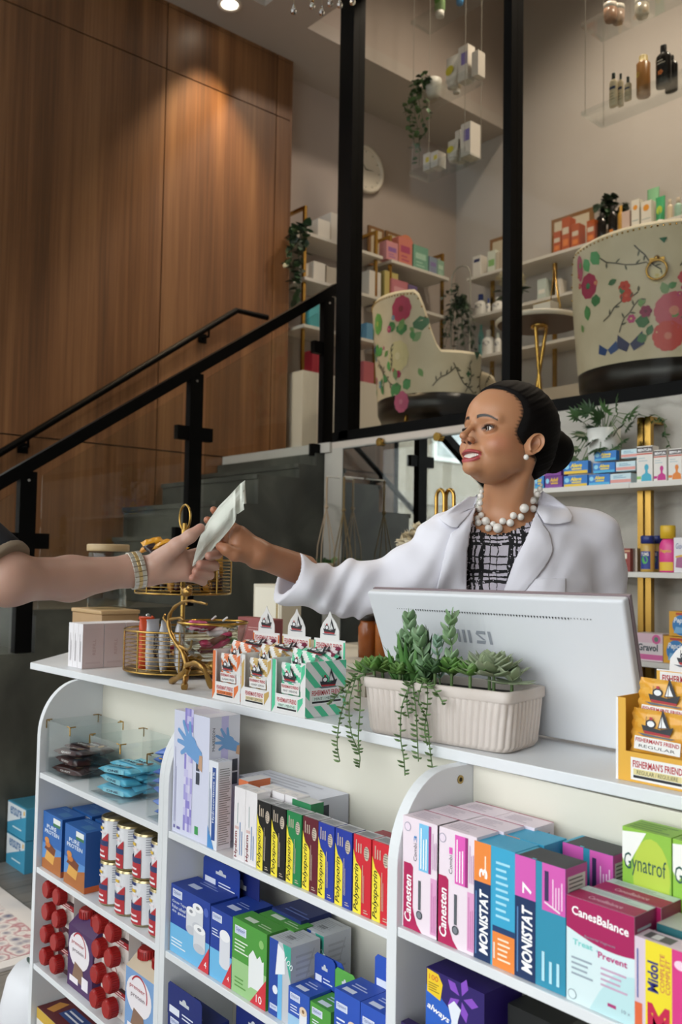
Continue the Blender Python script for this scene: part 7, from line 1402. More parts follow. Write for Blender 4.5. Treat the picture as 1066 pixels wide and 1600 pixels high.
def skinmat(name, rough=.42, sss=.12):
    m, nt, b = nodemat(name, rough); at = N(nt, 'ShaderNodeAttribute', attribute_name='Col'); nt.links.new(at.outputs[0], b.inputs['Base Color'])
    b.inputs['Subsurface Weight'].default_value = sss; b.inputs['Subsurface Radius'].default_value = (1, .35, .2); b.inputs['Subsurface Scale'].default_value = .012
    n = N(nt, 'ShaderNodeTexNoise'); n.inputs['Scale'].default_value = 900; bp = N(nt, 'ShaderNodeBump'); bp.inputs['Strength'].default_value = .04; nt.links.new(n.outputs[0], bp.inputs['Height']); nt.links.new(bp.outputs[0], b.inputs['Normal']); return m
skinmat('skin')
C3 = lambda h: np.array(hexc(h)[:3], np.float32)
D0 = 1.86
wo = tag(empty('person', onD(790, 1200, D0+.05)), 'smiling woman in a white coat and pearl necklace reaching over the counter', 'person')
# ---------------- head
psi = math.radians(57); HS = 1.035
E = onD(794, 698, D0)
fh = -_f0*math.cos(psi) - _r0*math.sin(psi); lh = _r0*math.cos(psi) - _f0*math.sin(psi)
pt_ = math.radians(6); f_h = fh*math.cos(pt_)+_z0*math.sin(pt_); u_h = _z0*math.cos(pt_)-fh*math.sin(pt_)
HR = np.array([tuple(lh), tuple(f_h), tuple(u_h)], np.float32)   # rows: L, F, U
def h2w(Q): return (Q*HS)@HR+npv(E)
def w2h(P): return ((P-npv(E))@HR.T)/HS
def H2W(l, f, u): return Vector(h2w(np.array([[l, f, u]], np.float32))[0])
def head_sdf(Q, raw=False):
    L, Fq, U = Q[:, 0], Q[:, 1], Q[:, 2]; S = np.stack([np.abs(L), Fq, U], 1)
    d = ell(S, (0, -.010, .045), (.073, .095, .083)); d = su(d, ell(S, (0, .034, .053), (.060, .060, .052)), .02)
    d = su(d, ell(S, (0, .040, -.020), (.056, .050, .062)), .025); d = su(d, ell(S, (.040, .053, -.012), (.024, .026, .022)), .022)
    d = su(d, ell(S, (.045, .016, -.027), (.014, .026, .026)), .025); d = su(d, ell(S, (0, .056, -.046), (.034, .034, .023)), .022); d = su(d, ell(S, (0, .091, -.058), (.017, .0155, .0135)), .018)
    # smile: raised cheeks
    d = su(d, ell(S, (.034, .072, -.016), (.014, .011, .012)), .016)
    d = su(d, capsule(S, (.012, .089, .040), (.045, .072, .036), .0040, .0035), .014)
    # sockets, lids
    d = ss(d, ell(S, (.031, .100, .016), (.017, .0125, .011)), .014); d = su(d, ell(S, (.0315, .0775, .0165), (.0145, .0118, .0118)), .0035)
    # nose
    d = su(d, capsule(S, (0, .090, .030), (0, .1135, .003), .0042, .0056), .012); d = su(d, ell(S, (0, .1165, -.0010), (.0078, .0080, .0070)), .006); d = su(d, ell(S, (.0100, .1040, -.0070), (.0050, .0085, .0056)), .005); d = su(d, capsule(S, (0, .108, -.007), (0, .098, -.018), .0040, .0050), .006)
    d = ss(d, ell(S, (.0058, .1055, -.0130), (.0028, .0045, .0028)), .002)
    # mouth
    Um = U-1.8*L*L; T = np.stack([np.abs(L), Fq+9*L*L, Um], 1)
    d = su(d, ell(T, (0, .089, -.034), (.0235, .0145, .020)), .012)
    Tu = np.stack([np.abs(L), Fq+9*L*L, U+4.0*L*L], 1); Tl = np.stack([np.abs(L), Fq+9*L*L, U-9.0*L*L], 1)
    d = su(d, ell(Tu, (0, .0995, -.0288), (.0268, .0070, .0038)), .005); d = su(d, ell(Tl, (0, .0985, -.0474), (.0230, .0078, .0052)), .004)
    d = ss(d, capsule(S, (.0178, .1005, -.008), (.0325, .0885, -.034), .0012, .0010), .007)
    d = ss(d, ell(T, (0, .1035, -.0368), (.0265, .0125, .0060)), .0015)
    if raw: return d
    d = ss(d, ell(S, (.0315, .0910, .0165), (.0158, .0095, .0053)), .0012)
    return d
def body_pts(): pass
NB = onD(788, 838, D0+.03)     # pit of the neck
NB2 = onD(800, 812, D0+.065)   # back of the neck base
SR = onD(700, 852, D0+.0); SLf = onD(922, 846, D0+.07)
def torso_sdf(P, g=0.0, low=True):
    d = capsule(P, SR, SLf, .050+g, .050+g); ch = onD(800, 925, D0+.06)
    M3 = np.array([tuple(_r0), tuple(-_f0), (0, 0, 1)], np.float32); a = math.radians(14); Rr = np.array([[math.cos(a), -math.sin(a), 0], [math.sin(a), math.cos(a), 0], [0, 0, 1]], np.float32)
    Q = ((P-npv(ch))@M3.T)@Rr
    d = su(d, ell(Q, (0, 0, 0), (.158+g, .102+g, .17+g)), .06); d = su(d, ell(Q, (.0, -.01, .075), (.135+g, .075+g, .06+g)), .05)
    for s_ in (-1, 1): d = su(d, ell(Q, (s_*.065, .070, -.03), (.062+g, .050+g, .06+g)), .03)
    if low: d = su(d, ell(Q, (0, -.01, -.30), (.150+g, .105+g, .25+g)), .05)
    d = su(d, capsule(P, NB2+Vector((0, 0, -.02)), SR+Vector((0, 0, .012)), .045+g, .038+g), .03); d = su(d, capsule(P, NB2+Vector((0, 0, -.02)), SLf+Vector((0, 0, .012)), .045+g, .038+g), .03)
    return d
def neck_sdf(P):
    t0 = onD(798, 725, D0+.015); d = capsule(P, t0, onD(790, 826, D0+.055), .0495, .056)
    for s_ in (0, 1):  # neck cords towards the pit
        d = su(d, capsule(P, H2W(.055 if s_ else -.03, -.01, -.03), NB+Vector((0, 0, .006)), .012, .010), .02)
    return d
def fb(U):
    xs_ = np.array([-.09, -.07, -.052, -.034, -.018, -.004, .010, .030, .055, .075, .088, .097, .104, .112, .14]); ys_ = np.array([-.2, -.07, -.030, -.014, .006, .032, .042, .038, .034, .038, .046, .057, .070, .085, .1]); return np.interp(U, xs_, ys_)
def skin_sdf(P):
    Q = w2h(P); d = head_sdf(Q)*HS; d = su(d, neck_sdf(P), .012); return su(d, torso_sdf(P, -.006, False), .03)
lo = np.minimum(h2w(np.array([[-.09, -.13, -.2], [.09, .14, .15], [-.09, .14, .15], [.09, -.13, -.2]], np.float32)).min(0), npv(NB)-.12)
q1, q2 = npv(onD(700, 600, D0)), npv(onD(900, 900, D0))
cen = npv(E)
Vh, Fh = nets(skin_sdf, cen+A_(-.15, -.16, -.24), cen+A_(.15, .16, .15), .00155)
def skin_color(Vw):
    Q = w2h(Vw); L, F_, U = np.abs(Q[:, 0]), Q[:, 1], Q[:, 2]; S = np.stack([L, F_, U], 1)
    base = C3('#bd8762'); c = np.tile(base, (len(Vw), 1))
    def mix(c, col, w): return c*(1-w[:, None])+C3(col)*w[:, None]
    c = mix(c, '#b45a4c', .6*np.exp(-(((L-.047)/.018)**2+((F_-.062)/.025)**2+((U+.012)/.016)**2)))
    c = mix(c, '#a46a50', .4*np.exp(-((L/.014)**2+((F_-.114)/.012)**2+((U+.010)/.012)**2)))
    Um = U-1.8*L*L; T = np.stack([L, F_+9*L*L, Um], 1)
    Tu = np.stack([L, F_+9*L*L, U+4.0*L*L], 1); Tl = np.stack([L, F_+9*L*L, U-9.0*L*L], 1)
    up = ell(Tu, (0, .0995, -.0285), (.0284, .0090, .0044)); dn = ell(Tl, (0, .0985, -.0472), (.0252, .0100, .0060))
    mth = ell(T, (0, .1035, -.0368), (.0280, .0200, .0070)); lipm = sst(-np.minimum(up, dn), -.0008, .0006)*sst(F_, .070, .078)
    lipm = np.maximum(lipm, sst(-mth, -.001, .0004)*sst(F_, .068, .076)); c = mix(c, '#a63e44', lipm*.95)
    c = mix(c, '#4a1214', sst(-ell(T, (0, .092, -.0440), (.0235, .012, .0064)), -.0008, .0006)*(F_ < .0935+.0*F_)*(F_ > .05)*.0)
    # brows: from (12,.037) arching to (45,.034)
    t = np.clip((L-.011)/.036, 0, 1); yb = .0395+.0050*np.sin(t*PI*.75)-.0100*t*t; hb = .0034*(1-.5*t); w_ = sst(hb-np.abs(U-yb), -.0010, .0008)*(L > .0105)*(L < .0485)*(F_ > .045); c = mix(c, '#170d09', w_)
    e = ell(S, (.0315, .0905, .0165), (.0172, .0160, .0068)); e2 = ell(S, (.0315, .0905, .0180), (.0175, .016, .0088)); c = mix(c, '#6a4030', .5*sst(-e2, -.003, .001)*(F_ > .05)*(U > .016)); c = mix(c, '#1a0f0c', sst(-e, -.0006, .0006)*(F_ > .05)*sst(U, .0150, .0175)); c = mix(c, '#5a352a', .6*sst(-e, -.0006, .0004)*(F_ > .05)*(U <= .0150))
    hl = fb(U)-F_; c = mix(c, '#120b08', .9*sst(hl+.002*np.sin(U*900)+.0015*np.sin(L*1300+U*500), -.0045, .004)*(U > -.05))
    c = mix(c, '#4a241c', sst(-ell(S, (.0058, .1055, -.0130), (.0034, .0055, .0034)), -.0008, .0004))
    return c
bodyparts = [(Vh, Fh, skin_color(Vh))]
def hpart(name, g, parent=wo):
    o = g.build(name); 
    return o
def place_head(g, name):  # g is built in head coordinates
    V = h2w(np.array(g.v, np.float32)); g.v = [tuple(map(float, v)) for v in V]; o = g.build(name, wo); o.matrix_parent_inverse = Matrix.Translation(-wo.location); return o
# ears joined to the skin
for s_ in (1, -1):
    n1, n2 = 22, 48; vs = []
    for i in range(n1):
        r = i/(n1-1)
        for j in range(n2):
            th = 2*PI*j/n2; X = math.cos(th); Y = math.sin(th); rx = .0165*(1-.25*max(0, -Y)); ry = .0235*(1 if Y > 0 else .98)
            x = r*rx*X; y = r*ry*Y; hh = .0065*math.exp(-((r-.86)/.13)**2)*(1 if Y > -.75 else .4) + .004*math.exp(-((r-.52)/.12)**2)*(.3+.7*max(0, X)) - .007*math.exp(-(r/.36)**2) - (.010*max(0, (r-.95)/.05))
            a = .42; px_ = x*.95+y*.30; py_ = y
            vs.append((s_*(.0725+hh+(x+.017)*math.sin(a)), +.009-px_*math.cos(a)*1.0-.004, py_-.004))
    fs = [(i*n2+j, i*n2+(j+1) % n2, (i+1)*n2+(j+1) % n2, (i+1)*n2+j) for i in range(n1-1) for j in range(n2)]
    if s_ < 0: fs = [f[::-1] for f in fs]
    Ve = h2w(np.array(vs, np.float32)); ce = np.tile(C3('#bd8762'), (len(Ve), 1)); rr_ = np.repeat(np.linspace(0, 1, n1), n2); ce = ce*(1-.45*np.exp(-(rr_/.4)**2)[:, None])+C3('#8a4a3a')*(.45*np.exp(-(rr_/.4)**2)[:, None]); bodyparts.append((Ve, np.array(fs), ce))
# eyes and teeth
M('#e9e4e0/.12'); 
for s_ in (1, -1):
    g = MB(); c_ = Vector((s_*.0315, .0735, .0165)); g.sph(c_, .0122, '#cfc8c2/.15', 28); gz = Vector((-.20, .97, .0)).normalized()
    u_ = gz.orthogonal().normalized(); v_ = gz.cross(u_)
    def disc(R_, off, key):
        vs = [c_+gz*(.0122*math.cos(R_/.0122)+off)]+[c_+gz*(.0122*math.cos(R_/.0122)+off)+(u_*math.cos(k*PI/12)+v_*math.sin(k*PI/12))*R_ for k in range(24)]; 
        rim = [p+ (p-c_).normalized()*.00002 for p in vs[1:]]; g.add([c_+gz*(.0122+off)]+rim, [(0, 1+k, 1+(k+1) % 24) for k in range(24)], key, True)
    disc(.0066, .0003, '#2c1a12/.1'); disc(.0028, .0007, '#050303/.05')
    place_head(g, 'eye')
    # lashes
    g = MB()
    for k in range(22):
        t = k/21; x = -.013+.026*t; zz = .0165+.0056*math.sqrt(max(0, 1-(x/.0140)**2)); p = Vector((s_*(.0315+x*1.0), .0735+math.sqrt(max(0, .0135**2-x*x-(zz-.0165)**2))+.0004, zz)); d = Vector((s_*(x*.25+.001), .0030, .0012)); g.tube([p, p+d*.6, p+d+Vector((0, 0, .0018))], [.0005, .0004, .0001], '#120a08', 4, False)
    place_head(g, 'eyelashes')
g = MB()
for k in range(-5, 5):
    x0, x1 = k*.0041+.00015, (k+1)*.0041-.00015; xm = (x0+x1)/2; zc = -.0368+1.8*xm*xm; yc = .0955-8.5*xm*xm; hh = .0060*(1-.2*abs(xm)/.02) if abs(xm) < .0045 else .0054*(1-.42*abs(xm)/.02)
    g.rbox(x0, x1, yc-.004, yc+.0012, zc+.0060-2*hh*.95, zc+.0068, '#e4ddd2/.15', .0007, 2)
place_head(g, 'teeth')
# ---------------- hair
def hair_sdf(P):
    Q = w2h(P); L, F_, U = Q[:, 0], Q[:, 1], Q[:, 2]; S = np.stack([np.abs(L), F_, U], 1)
    base = head_sdf(Q, True); base = su(base, ell(S, (0, -.012, .045), (.075, .097, .085)), .01); base = su(base, ell(S, (0, -.045, -.015), (.058, .045, .045)), .03)
    m = sst(fb(U)-F_, -.004, .018); strand = .0004*np.sin(420*(U*.9+F_*.45)+5*np.sin(L*30))+.0003*np.sin(900*(U*.85+F_*.5)+L*60)
    d = (base-(.0075*m-.004)+strand*m)*HS
    bc_ = A_(.0, -.115, .014); rb = ell(S, bc_, (.050, .043, .048)); q = S-bc_; an = np.arctan2(q[:, 2], q[:, 0]+.0001); rr_ = np.hypot(q[:, 0], q[:, 2]); rb = rb+.0022*np.sin(an*2+rr_*260)+.0008*np.sin(rr_*900+an*7)
    return np.minimum(d, rb*HS) if False else su(d, rb*HS, .006)
Vr, Fr = nets(hair_sdf, cen+A_(-.20, -.20, -.10), cen+A_(.20, .20, .17), .0021)
m, nt, b = nodemat('hair_dark', .7); b.inputs['Base Color'].default_value = hexc('#080504'); b.inputs['Specular IOR Level'].default_value = .15
mesh_obj('hair', Vr, Fr, m, wo)
# earring
for s_ in (1, -1): g = MB(); g.sph((s_*.0815, -.002, -.031), .0054, 'pearl', 18) if 0 else None
m, nt, b = nodemat('pearl', .12); b.inputs['Base Color'].default_value = hexc('#ece7df'); b.inputs['Coat Weight'].default_value = .6; b.inputs['Sheen Weight'].default_value = .2
for s_ in (1, -1): g = MB(); g.sph((s_*.0775, .023, -.0325), .0054, 'pearl', 18); place_head(g, 'earring')
# ---------------- her right forearm and hand
def HP(vx, vy, D): return onD(180+vx/4.442, 740+vy/4.442, D)
def chain(P, d, pts, rad, k=.004):
    for i in range(len(pts)-1): d = su(d, capsule(P, pts[i], pts[i+1], rad[i], rad[i+1]), k) if d is not None else capsule(P, pts[i], pts[i+1], rad[i], rad[i+1])
    return d
DH = 1.73
wr_ = HP(1000, 560, DH+.02)
hw_palm = [(HP(985, 545, DH+.02), HP(860, 430, DH+.01), .024, .022), (HP(985, 575, DH+.02), HP(850, 500, DH), .022, .020), (HP(940, 520, DH+.03), HP(820, 400, DH+.03), .020, .017)]
hw_f = [([HP(850, 400, DH+.025), HP(770, 330, DH+.035), HP(715, 285, DH+.025), HP(684, 252, DH+.008)], [.0105, .0092, .0082, .0070]),
        ([HP(838, 430, DH+.030), HP(755, 375, DH+.040), HP(690, 345, DH+.030), HP(640, 322, DH+.012)], [.0108, .0094, .0084, .0072]),
        ([HP(835, 465, DH+.030), HP(765, 430, DH+.042), HP(712, 425, DH+.036), HP(680, 435, DH+.024)], [.0105, .0090, .0080, .0070]),
        ([HP(845, 500, DH+.030), HP(785, 485, DH+.040), HP(745, 488, DH+.036), HP(718, 505, DH+.026)], [.0095, .0082, .0072, .0062])]
hw_thumb = ([HP(900, 560, DH+.0), HP(830, 560, DH-.018), HP(775, 530, DH-.024), HP(728, 505, DH-.020)], [.0165, .0125, .0105, .0085])
el_w = onD(560, 922, 1.93)
def whand(P):
    d = capsule(P, wr_, el_w, .0265, .038)
    for a, b_, ra, rb_ in hw_palm: d = su(d, capsule(P, a, b_, ra*.92, rb_*.90), .014)
    d = chain(P, su(d, capsule(P, hw_palm[0][0], wr_, .022, .024), .01), *hw_thumb, k=.007)
    for p_, r_ in hw_f: d = np.minimum(d, 1e9) if 0 else su(d, chain(P, None, p_, r_, .002), .0028)
    return d
def bounds(pts, pad): a = np.array([tuple(p) for p in pts], np.float32); return a.min(0)-pad, a.max(0)+pad
lo_, hi_ = bounds([wr_, HP(640, 322, DH), HP(684, 252, DH+.03), hw_thumb[0][3], onD(462, 895, 1.81)], .035)
V1, F1 = nets(whand, lo_, hi_, .0019)
def handcol(V, tips, base, tipc, nail=None):
    c = np.tile(C3(base), (len(V), 1))
    for t_ in tips: w_ = np.exp(-(np.linalg.norm(V-npv(t_), axis=1)/.012)**2)[:, None]*.6; c = c*(1-w_)+C3(tipc)*w_
    return c
bodyparts.append((V1, F1, handcol(V1, [p[0][-1] for p in hw_f]+[hw_thumb[0][-1]], '#a87455', '#b8745a')))
# legs and hidden parts reach the floor
def legs(P):
    c_ = onD(800, 1150, D0+.07); d = None
    for s_ in (-1, 1):
        a = c_+_r0*(.085*s_); k_ = Vector((a.x, a.y, .50)); f_ = Vector((a.x, a.y, .07)); e = capsule(P, (a.x, a.y, .85), k_, .075, .050); e = su(e, capsule(P, k_, f_, .050, .034), .02); e = su(e, capsule(P, f_+Vector((0, 0, -.03)), f_-_f0*.15+Vector((0, 0, -.045)), .032, .022), .02); d = e if d is None else np.minimum(d, e)
    return d
cl = onD(800, 1150, D0+.07); V2, F2 = nets(legs, (cl.x-.25, cl.y-.25, -.0), (cl.x+.25, cl.y+.25, .95), .008); bodyparts.append((V2, F2, np.tile(C3('#97664a'), (len(V2), 1))))
off = 0; VV, FF, CC = [], [], []
for v, f, c in bodyparts: VV.append(v); FF += [tuple(int(i)+off for i in q) for q in f]; CC.append(c); off += len(v)
VV = np.concatenate(VV); CC = np.concatenate(CC)
skin_o = mesh_obj('body', VV, FF, 'skin', wo, CC)
# ---------------- dress and coat
def px_of(V):
    d = V-npv(CAM); z = d@npv(FWD); return 533+F_PX*(d@npv(RGT))/z, 800-F_PX*(d@npv(UPV))/z, z
def CP(pts): return [(600+x/2.2876, 560+y/2.2876) for x, y in pts]
def inside(px, py, poly):
    r_ = np.zeros(len(px), bool); n = len(poly)
    for i in range(n):
        x0, y0 = poly[i]; x1, y1 = poly[(i+1) % n]; c_ = ((y0 > py) != (y1 > py)); t = np.where(c_, (x1-x0)*(py-y0)/((y1-y0) if y1 != y0 else 1)+x0, 1e9); r_ ^= c_ & (px < t)
    return r_
tc = npv(onD(800, 925, D0+.06))
def dress_sdf(P): return torso_sdf(P, -.001)
Vd, Fd = nets(dress_sdf, tc+A_(-.3, -.3, -.75), tc+A_(.3, .3, .22), .005)
neckline = CP([(150, 300), (318, 560), (326, 596), (350, 616), (385, 627), (430, 622), (480, 605), (530, 574), (560, 540), (800, 300)])
xx, yy, zz_ = px_of(Vd); cut = inside(xx, yy, neckline); Fd = Fd[~cut[Fd].any(1)]
m, nt, b = nodemat('plaid_dress', .7)
co = coords(nt, (1, 1, 1)); nz = N(nt, 'ShaderNodeTexNoise'); nz.inputs['Scale'].default_value = 45; nz.inputs['Detail'].default_value = 4; nt.links.new(co, nz.inputs[0])
sp = N(nt, 'ShaderNodeSeparateXYZ'); va = N(nt, 'ShaderNodeVectorRotate', rotation_type='Z_AXIS'); va.inputs['Angle'].default_value = -_yaw; nt.links.new(co, va.inputs[0]); nt.links.new(va.outputs[0], sp.inputs[0])
def band_(out, per, lines, warp):
    a = N(nt, 'ShaderNodeMath', operation='MULTIPLY_ADD'); nt.links.new(nz.outputs[0], a.inputs[0]); a.inputs[1].default_value = warp; nt.links.new(out, a.inputs[2])
    m_ = N(nt, 'ShaderNodeMath', operation='MULTIPLY'); nt.links.new(a.outputs[0], m_.inputs[0]); m_.inputs[1].default_value = 1/per
    fr_ = N(nt, 'ShaderNodeMath', operation='FRACT'); nt.links.new(m_.outputs[0], fr_.inputs[0]); r_ = N(nt, 'ShaderNodeValToRGB'); nt.links.new(fr_.outputs[0], r_.inputs[0]); r_.color_ramp.interpolation = 'CONSTANT'; e = r_.color_ramp.elements; e[0].color = (0, 0, 0, 1); e[1].position = lines[0][0]; e[1].color = (1, 1, 1, 1)
    q = e.new(lines[0][1]); q.color = (0, 0, 0, 1)
    for p0_, p1_ in lines[1:]: q = e.new(p0_); q.color = (1, 1, 1, 1); q = e.new(p1_); q.color = (0, 0, 0, 1)
    return r_.outputs[0]
b1 = band_(sp.outputs[0], .085, [(.05, .20), (.25, .30), (.38, .50), (.62, .645), (.8, .82)], .012); b2 = band_(sp.outputs[2], .075, [(.05, .14), (.2, .25), (.32, .42), (.55, .585), (.75, .79)], .010)
mx = N(nt, 'ShaderNodeMath', operation='MAXIMUM'); nt.links.new(b1, mx.inputs[0]); nt.links.new(b2, mx.inputs[1]); n2_ = N(nt, 'ShaderNodeTexNoise'); n2_.inputs['Scale'].default_value = 160; nt.links.new(co, n2_.inputs[0]); th = N(nt, 'ShaderNodeMath', operation='GREATER_THAN'); th.inputs[1].default_value = .36; nt.links.new(n2_.outputs[0], th.inputs[0]); ml = N(nt, 'ShaderNodeMath', operation='MULTIPLY'); nt.links.new(mx.outputs[0], ml.inputs[0]); nt.links.new(th.outputs[0], ml.inputs[1])
mc = N(nt, 'ShaderNodeMix', data_type='RGBA'); mc.inputs[6].default_value = hexc('#cdc6d2'); mc.inputs[7].default_value = hexc('#0c0b10'); nt.links.new(ml.outputs[0], mc.inputs[0]); nt.links.new(mc.outputs[2], b.inputs['Base Color'])
mesh_obj('dress', Vd, Fd, m, wo)
# coat: body shell with the front cut open, and two sleeves
m, nt, b = nodemat('coat_cotton', .75); b.inputs['Base Color'].default_value = hexc('#e9e8f1'); b.inputs['Sheen Weight'].default_value = .15
nz = N(nt, 'ShaderNodeTexNoise'); nz.inputs['Scale'].default_value = 9; nz.inputs['Detail'].default_value = 3; nt.links.new(coords(nt), nz.inputs[0]); bp = N(nt, 'ShaderNodeBump'); bp.inputs['Strength'].default_value = .25; bp.inputs['Distance'].default_value = .01; nt.links.new(nz.outputs[0], bp.inputs['Height']); nt.links.new(bp.outputs[0], b.inputs['Normal'])
sl1 = [onD(706, 862, 1.875), onD(668, 888, 1.865), onD(615, 911, 1.87), onD(560, 921, 1.865), onD(500, 918, 1.838), onD(468, 910, 1.808), onD(441, 903, 1.79)]; sr1 = [.060, .062, .056, .054, .050, .048, .046]
sl2 = [onD(922, 850, 1.93), onD(934, 890, 1.935), onD(940, 960, 1.93), onD(945, 1060, 1.90), onD(900, 1120, 1.78)]; sr2 = [.056, .057, .054, .050, .044]
def wr(P):  # cloth folds, running along the arm
    q = P@np.array([tuple(_r0), tuple(-_f0), (0, 0, 1)], np.float32).T
    return .0058*np.sin(q[:, 0]*55+q[:, 2]*80+2.5*np.sin(q[:, 2]*22))+.0036*np.sin(q[:, 0]*95-q[:, 2]*70+2*np.sin(q[:, 0]*30))
def sleeve_sdf(P, k=0.0): 
    a = chain(P, None, sl1, [r-k for r in sr1], .012); c_ = chain(P, None, sl2, [r-k for r in sr2], .012); return a, c_
e_ax = (sl1[-1]-sl1[-3]).normalized(); e_ax2 = (onD(431, 934, 1.79)-onD(458, 872, 1.81)).normalized(); e_n = npv((e_ax-e_ax2*e_ax.dot(e_ax2)).normalized())
def coat_outer(P, k=0.0):
    a, c_ = sleeve_sdf(P, k); Q = P; d = torso_sdf(P, .011-k); d = su(d, a, .03); d = su(d, c_, .03); f_ = wr(P); w_ = np.clip((npv(onD(690, 850, 1.87))-P)@npv(_r0)*6+.2, .25, 1.0)
    d = d+f_*w_; c2 = npv(onD(445, 905, 1.80)); return d, (P-c2)@e_n
def coat_sdf(P):
    d, cutp = coat_outer(P); di, _ = coat_outer(P, .009); d = np.maximum(d, cutp-.0)
    inner = np.maximum(di, -(cutp+.05)); d = np.maximum(d, -inner); return np.maximum(d, (tc[2]-.42)-P[:, 2])
los, his = bounds(sl1+sl2+[onD(800, 770, D0+.05), onD(800, 930, D0-.12), onD(800, 930, D0+.22)], .075); los[2] = tc[2]-.43
Vc, Fc = nets(coat_sdf, los, his, .0033)
Vopen = CP([(330, 380), (328, 540), (316, 600), (302, 690), (296, 900), (400, 900), (418, 852), (462, 730), (508, 640), (535, 570), (556, 500), (590, 440), (590, 380)])
xx, yy, dz = px_of(Vc); Ncut = inside(xx, yy, Vopen) & (dz < D0+.075); Fc = Fc[~Ncut[Fc].any(1)]
# neck hole
nh = np.linalg.norm((Vc-npv(onD(797, 800, D0+.05)))[:, :2], axis=1) < .062; nh &= Vc[:, 2] > npv(onD(797, 835, D0+.05))[2]; Fc = Fc[~nh[Fc].any(1)]
coat = mesh_obj('white_coat', Vc, Fc, 'coat_cotton', wo)
bvh = BVHTree.FromPolygons([tuple(map(float, v)) for v in Vc], [tuple(map(int, f)) for f in nets(lambda P: np.maximum(coat_outer(P)[0], (tc[2]-.42)-P[:, 2]), los, his, .006)[1]]) if 0 else None
Vb, Fb = nets(lambda P: coat_outer(P)[0], los, his, .006); bvh = BVHTree.FromPolygons([tuple(map(float, v)) for v in Vb], [tuple(map(int, f)) for f in Fb])
def patch(name, poly, lift, key, th=.0022, edge=.0, step=3.2, lift_fn=None, tree=None):
    """cloth piece cut to the outline and laid on the coat surface"""
    tree = tree or bvh
    from mathutils.geometry import delaunay_2d_cdt
    n = len(poly); rim = []
    for i in range(n):
        (x0, y0), (x1, y1) = poly[i], poly[(i+1) % n]; k = max(1, int(math.hypot(x1-x0, y1-y0)/step))
        for j in range(k): rim.append((x0+(x1-x0)*j/k, y0+(y1-y0)*j/k))
    xs_, ys_ = [p[0] for p in rim], [p[1] for p in rim]; gx, gy = np.meshgrid(np.arange(min(xs_), max(xs_), step), np.arange(min(ys_), max(ys_), step)); gx, gy = gx.ravel(), gy.ravel(); ins = inside(gx, gy, rim)
    dm = np.min(np.hypot(gx[:, None]-np.array(xs_)[None], gy[:, None]-np.array(ys_)[None]), axis=1); ok = ins & (dm > step*.6); pts = [Vector(p) for p in rim]+[Vector((float(a), float(b_))) for a, b_ in zip(gx[ok], gy[ok])]
    vo, _, fo, *_r = delaunay_2d_cdt(pts, [(i, (i+1) % len(rim)) for i in range(len(rim))], [], 1, 1e-4)
    out = []; last = None
    rimarr = np.array(rim)
    for v in vo:
        d = ray(v.x, v.y).normalized(); h = tree.ray_cast(CAM, d, 6)
        if h[0] is None: h_ = last or onD(v.x, v.y, D0)
        else: h_ = h[0]
        last = h_; dist = float(np.min(np.hypot(rimarr[:, 0]-v.x, rimarr[:, 1]-v.y))); L_ = lift_fn(v.x, v.y, dist) if lift_fn else lift; out.append(h_-d*L_)
    fs = [tuple(f) for f in fo if inside(np.array([sum(vo[i].x for i in f)/len(f)]), np.array([sum(vo[i].y for i in f)/len(f)]), rim)[0]]
    if fs:
        a, b_, c_ = (out[i] for i in fs[0][:3]); 
        if (b_-a).cross(c_-a).dot(CAM-a) < 0: fs = [f[::-1] for f in fs]
    o = mesh_obj(name, np.array([tuple(p) for p in out]), fs, key, wo); sm = o.modifiers.new('soft', 'SMOOTH'); sm.factor = .5; sm.iterations = 4; s2 = o.modifiers.new('cloth', 'SOLIDIFY'); s2.thickness = th; s2.offset = -1; return o
lap = lambda x, y, d: .006+.006*min(1, d/10)
patch('lapel', CP([(548, 545), (575, 593), (598, 625), (608, 670), (603, 705), (580, 745), (535, 800), (482, 862), (470, 900), (405, 900), (418, 852), (462, 730), (508, 640), (532, 572)]), .008, 'coat_cotton', lift_fn=lap)
patch('lapel', CP([(333, 515), (318, 540), (270, 590), (262, 607), (238, 622), (222, 670), (205, 740), (188, 810), (176, 900), (296, 900), (300, 700), (314, 610), (328, 545)]), .008, 'coat_cotton', lift_fn=lap)
patch('collar', CP([(572, 458), (600, 472), (640, 505), (672, 545), (680, 565), (674, 582), (655, 592), (620, 594), (575, 594), (545, 548), (552, 510)]), .012, 'coat_cotton', lift_fn=lambda x, y, d: .012+.005*min(1, d/10))
patch('collar', CP([(337, 470), (320, 488), (270, 520), (190, 562), (205, 585), (235, 604), (264, 607), (305, 560), (330, 520)]), .012, 'coat_cotton', lift_fn=lambda x, y, d: .011+.005*min(1, d/10))
patch('pocket', CP([(492, 786), (655, 782), (652, 830), (640, 900), (480, 900), (486, 840)]), .004, 'coat_cotton', lift_fn=lambda x, y, d: .005)
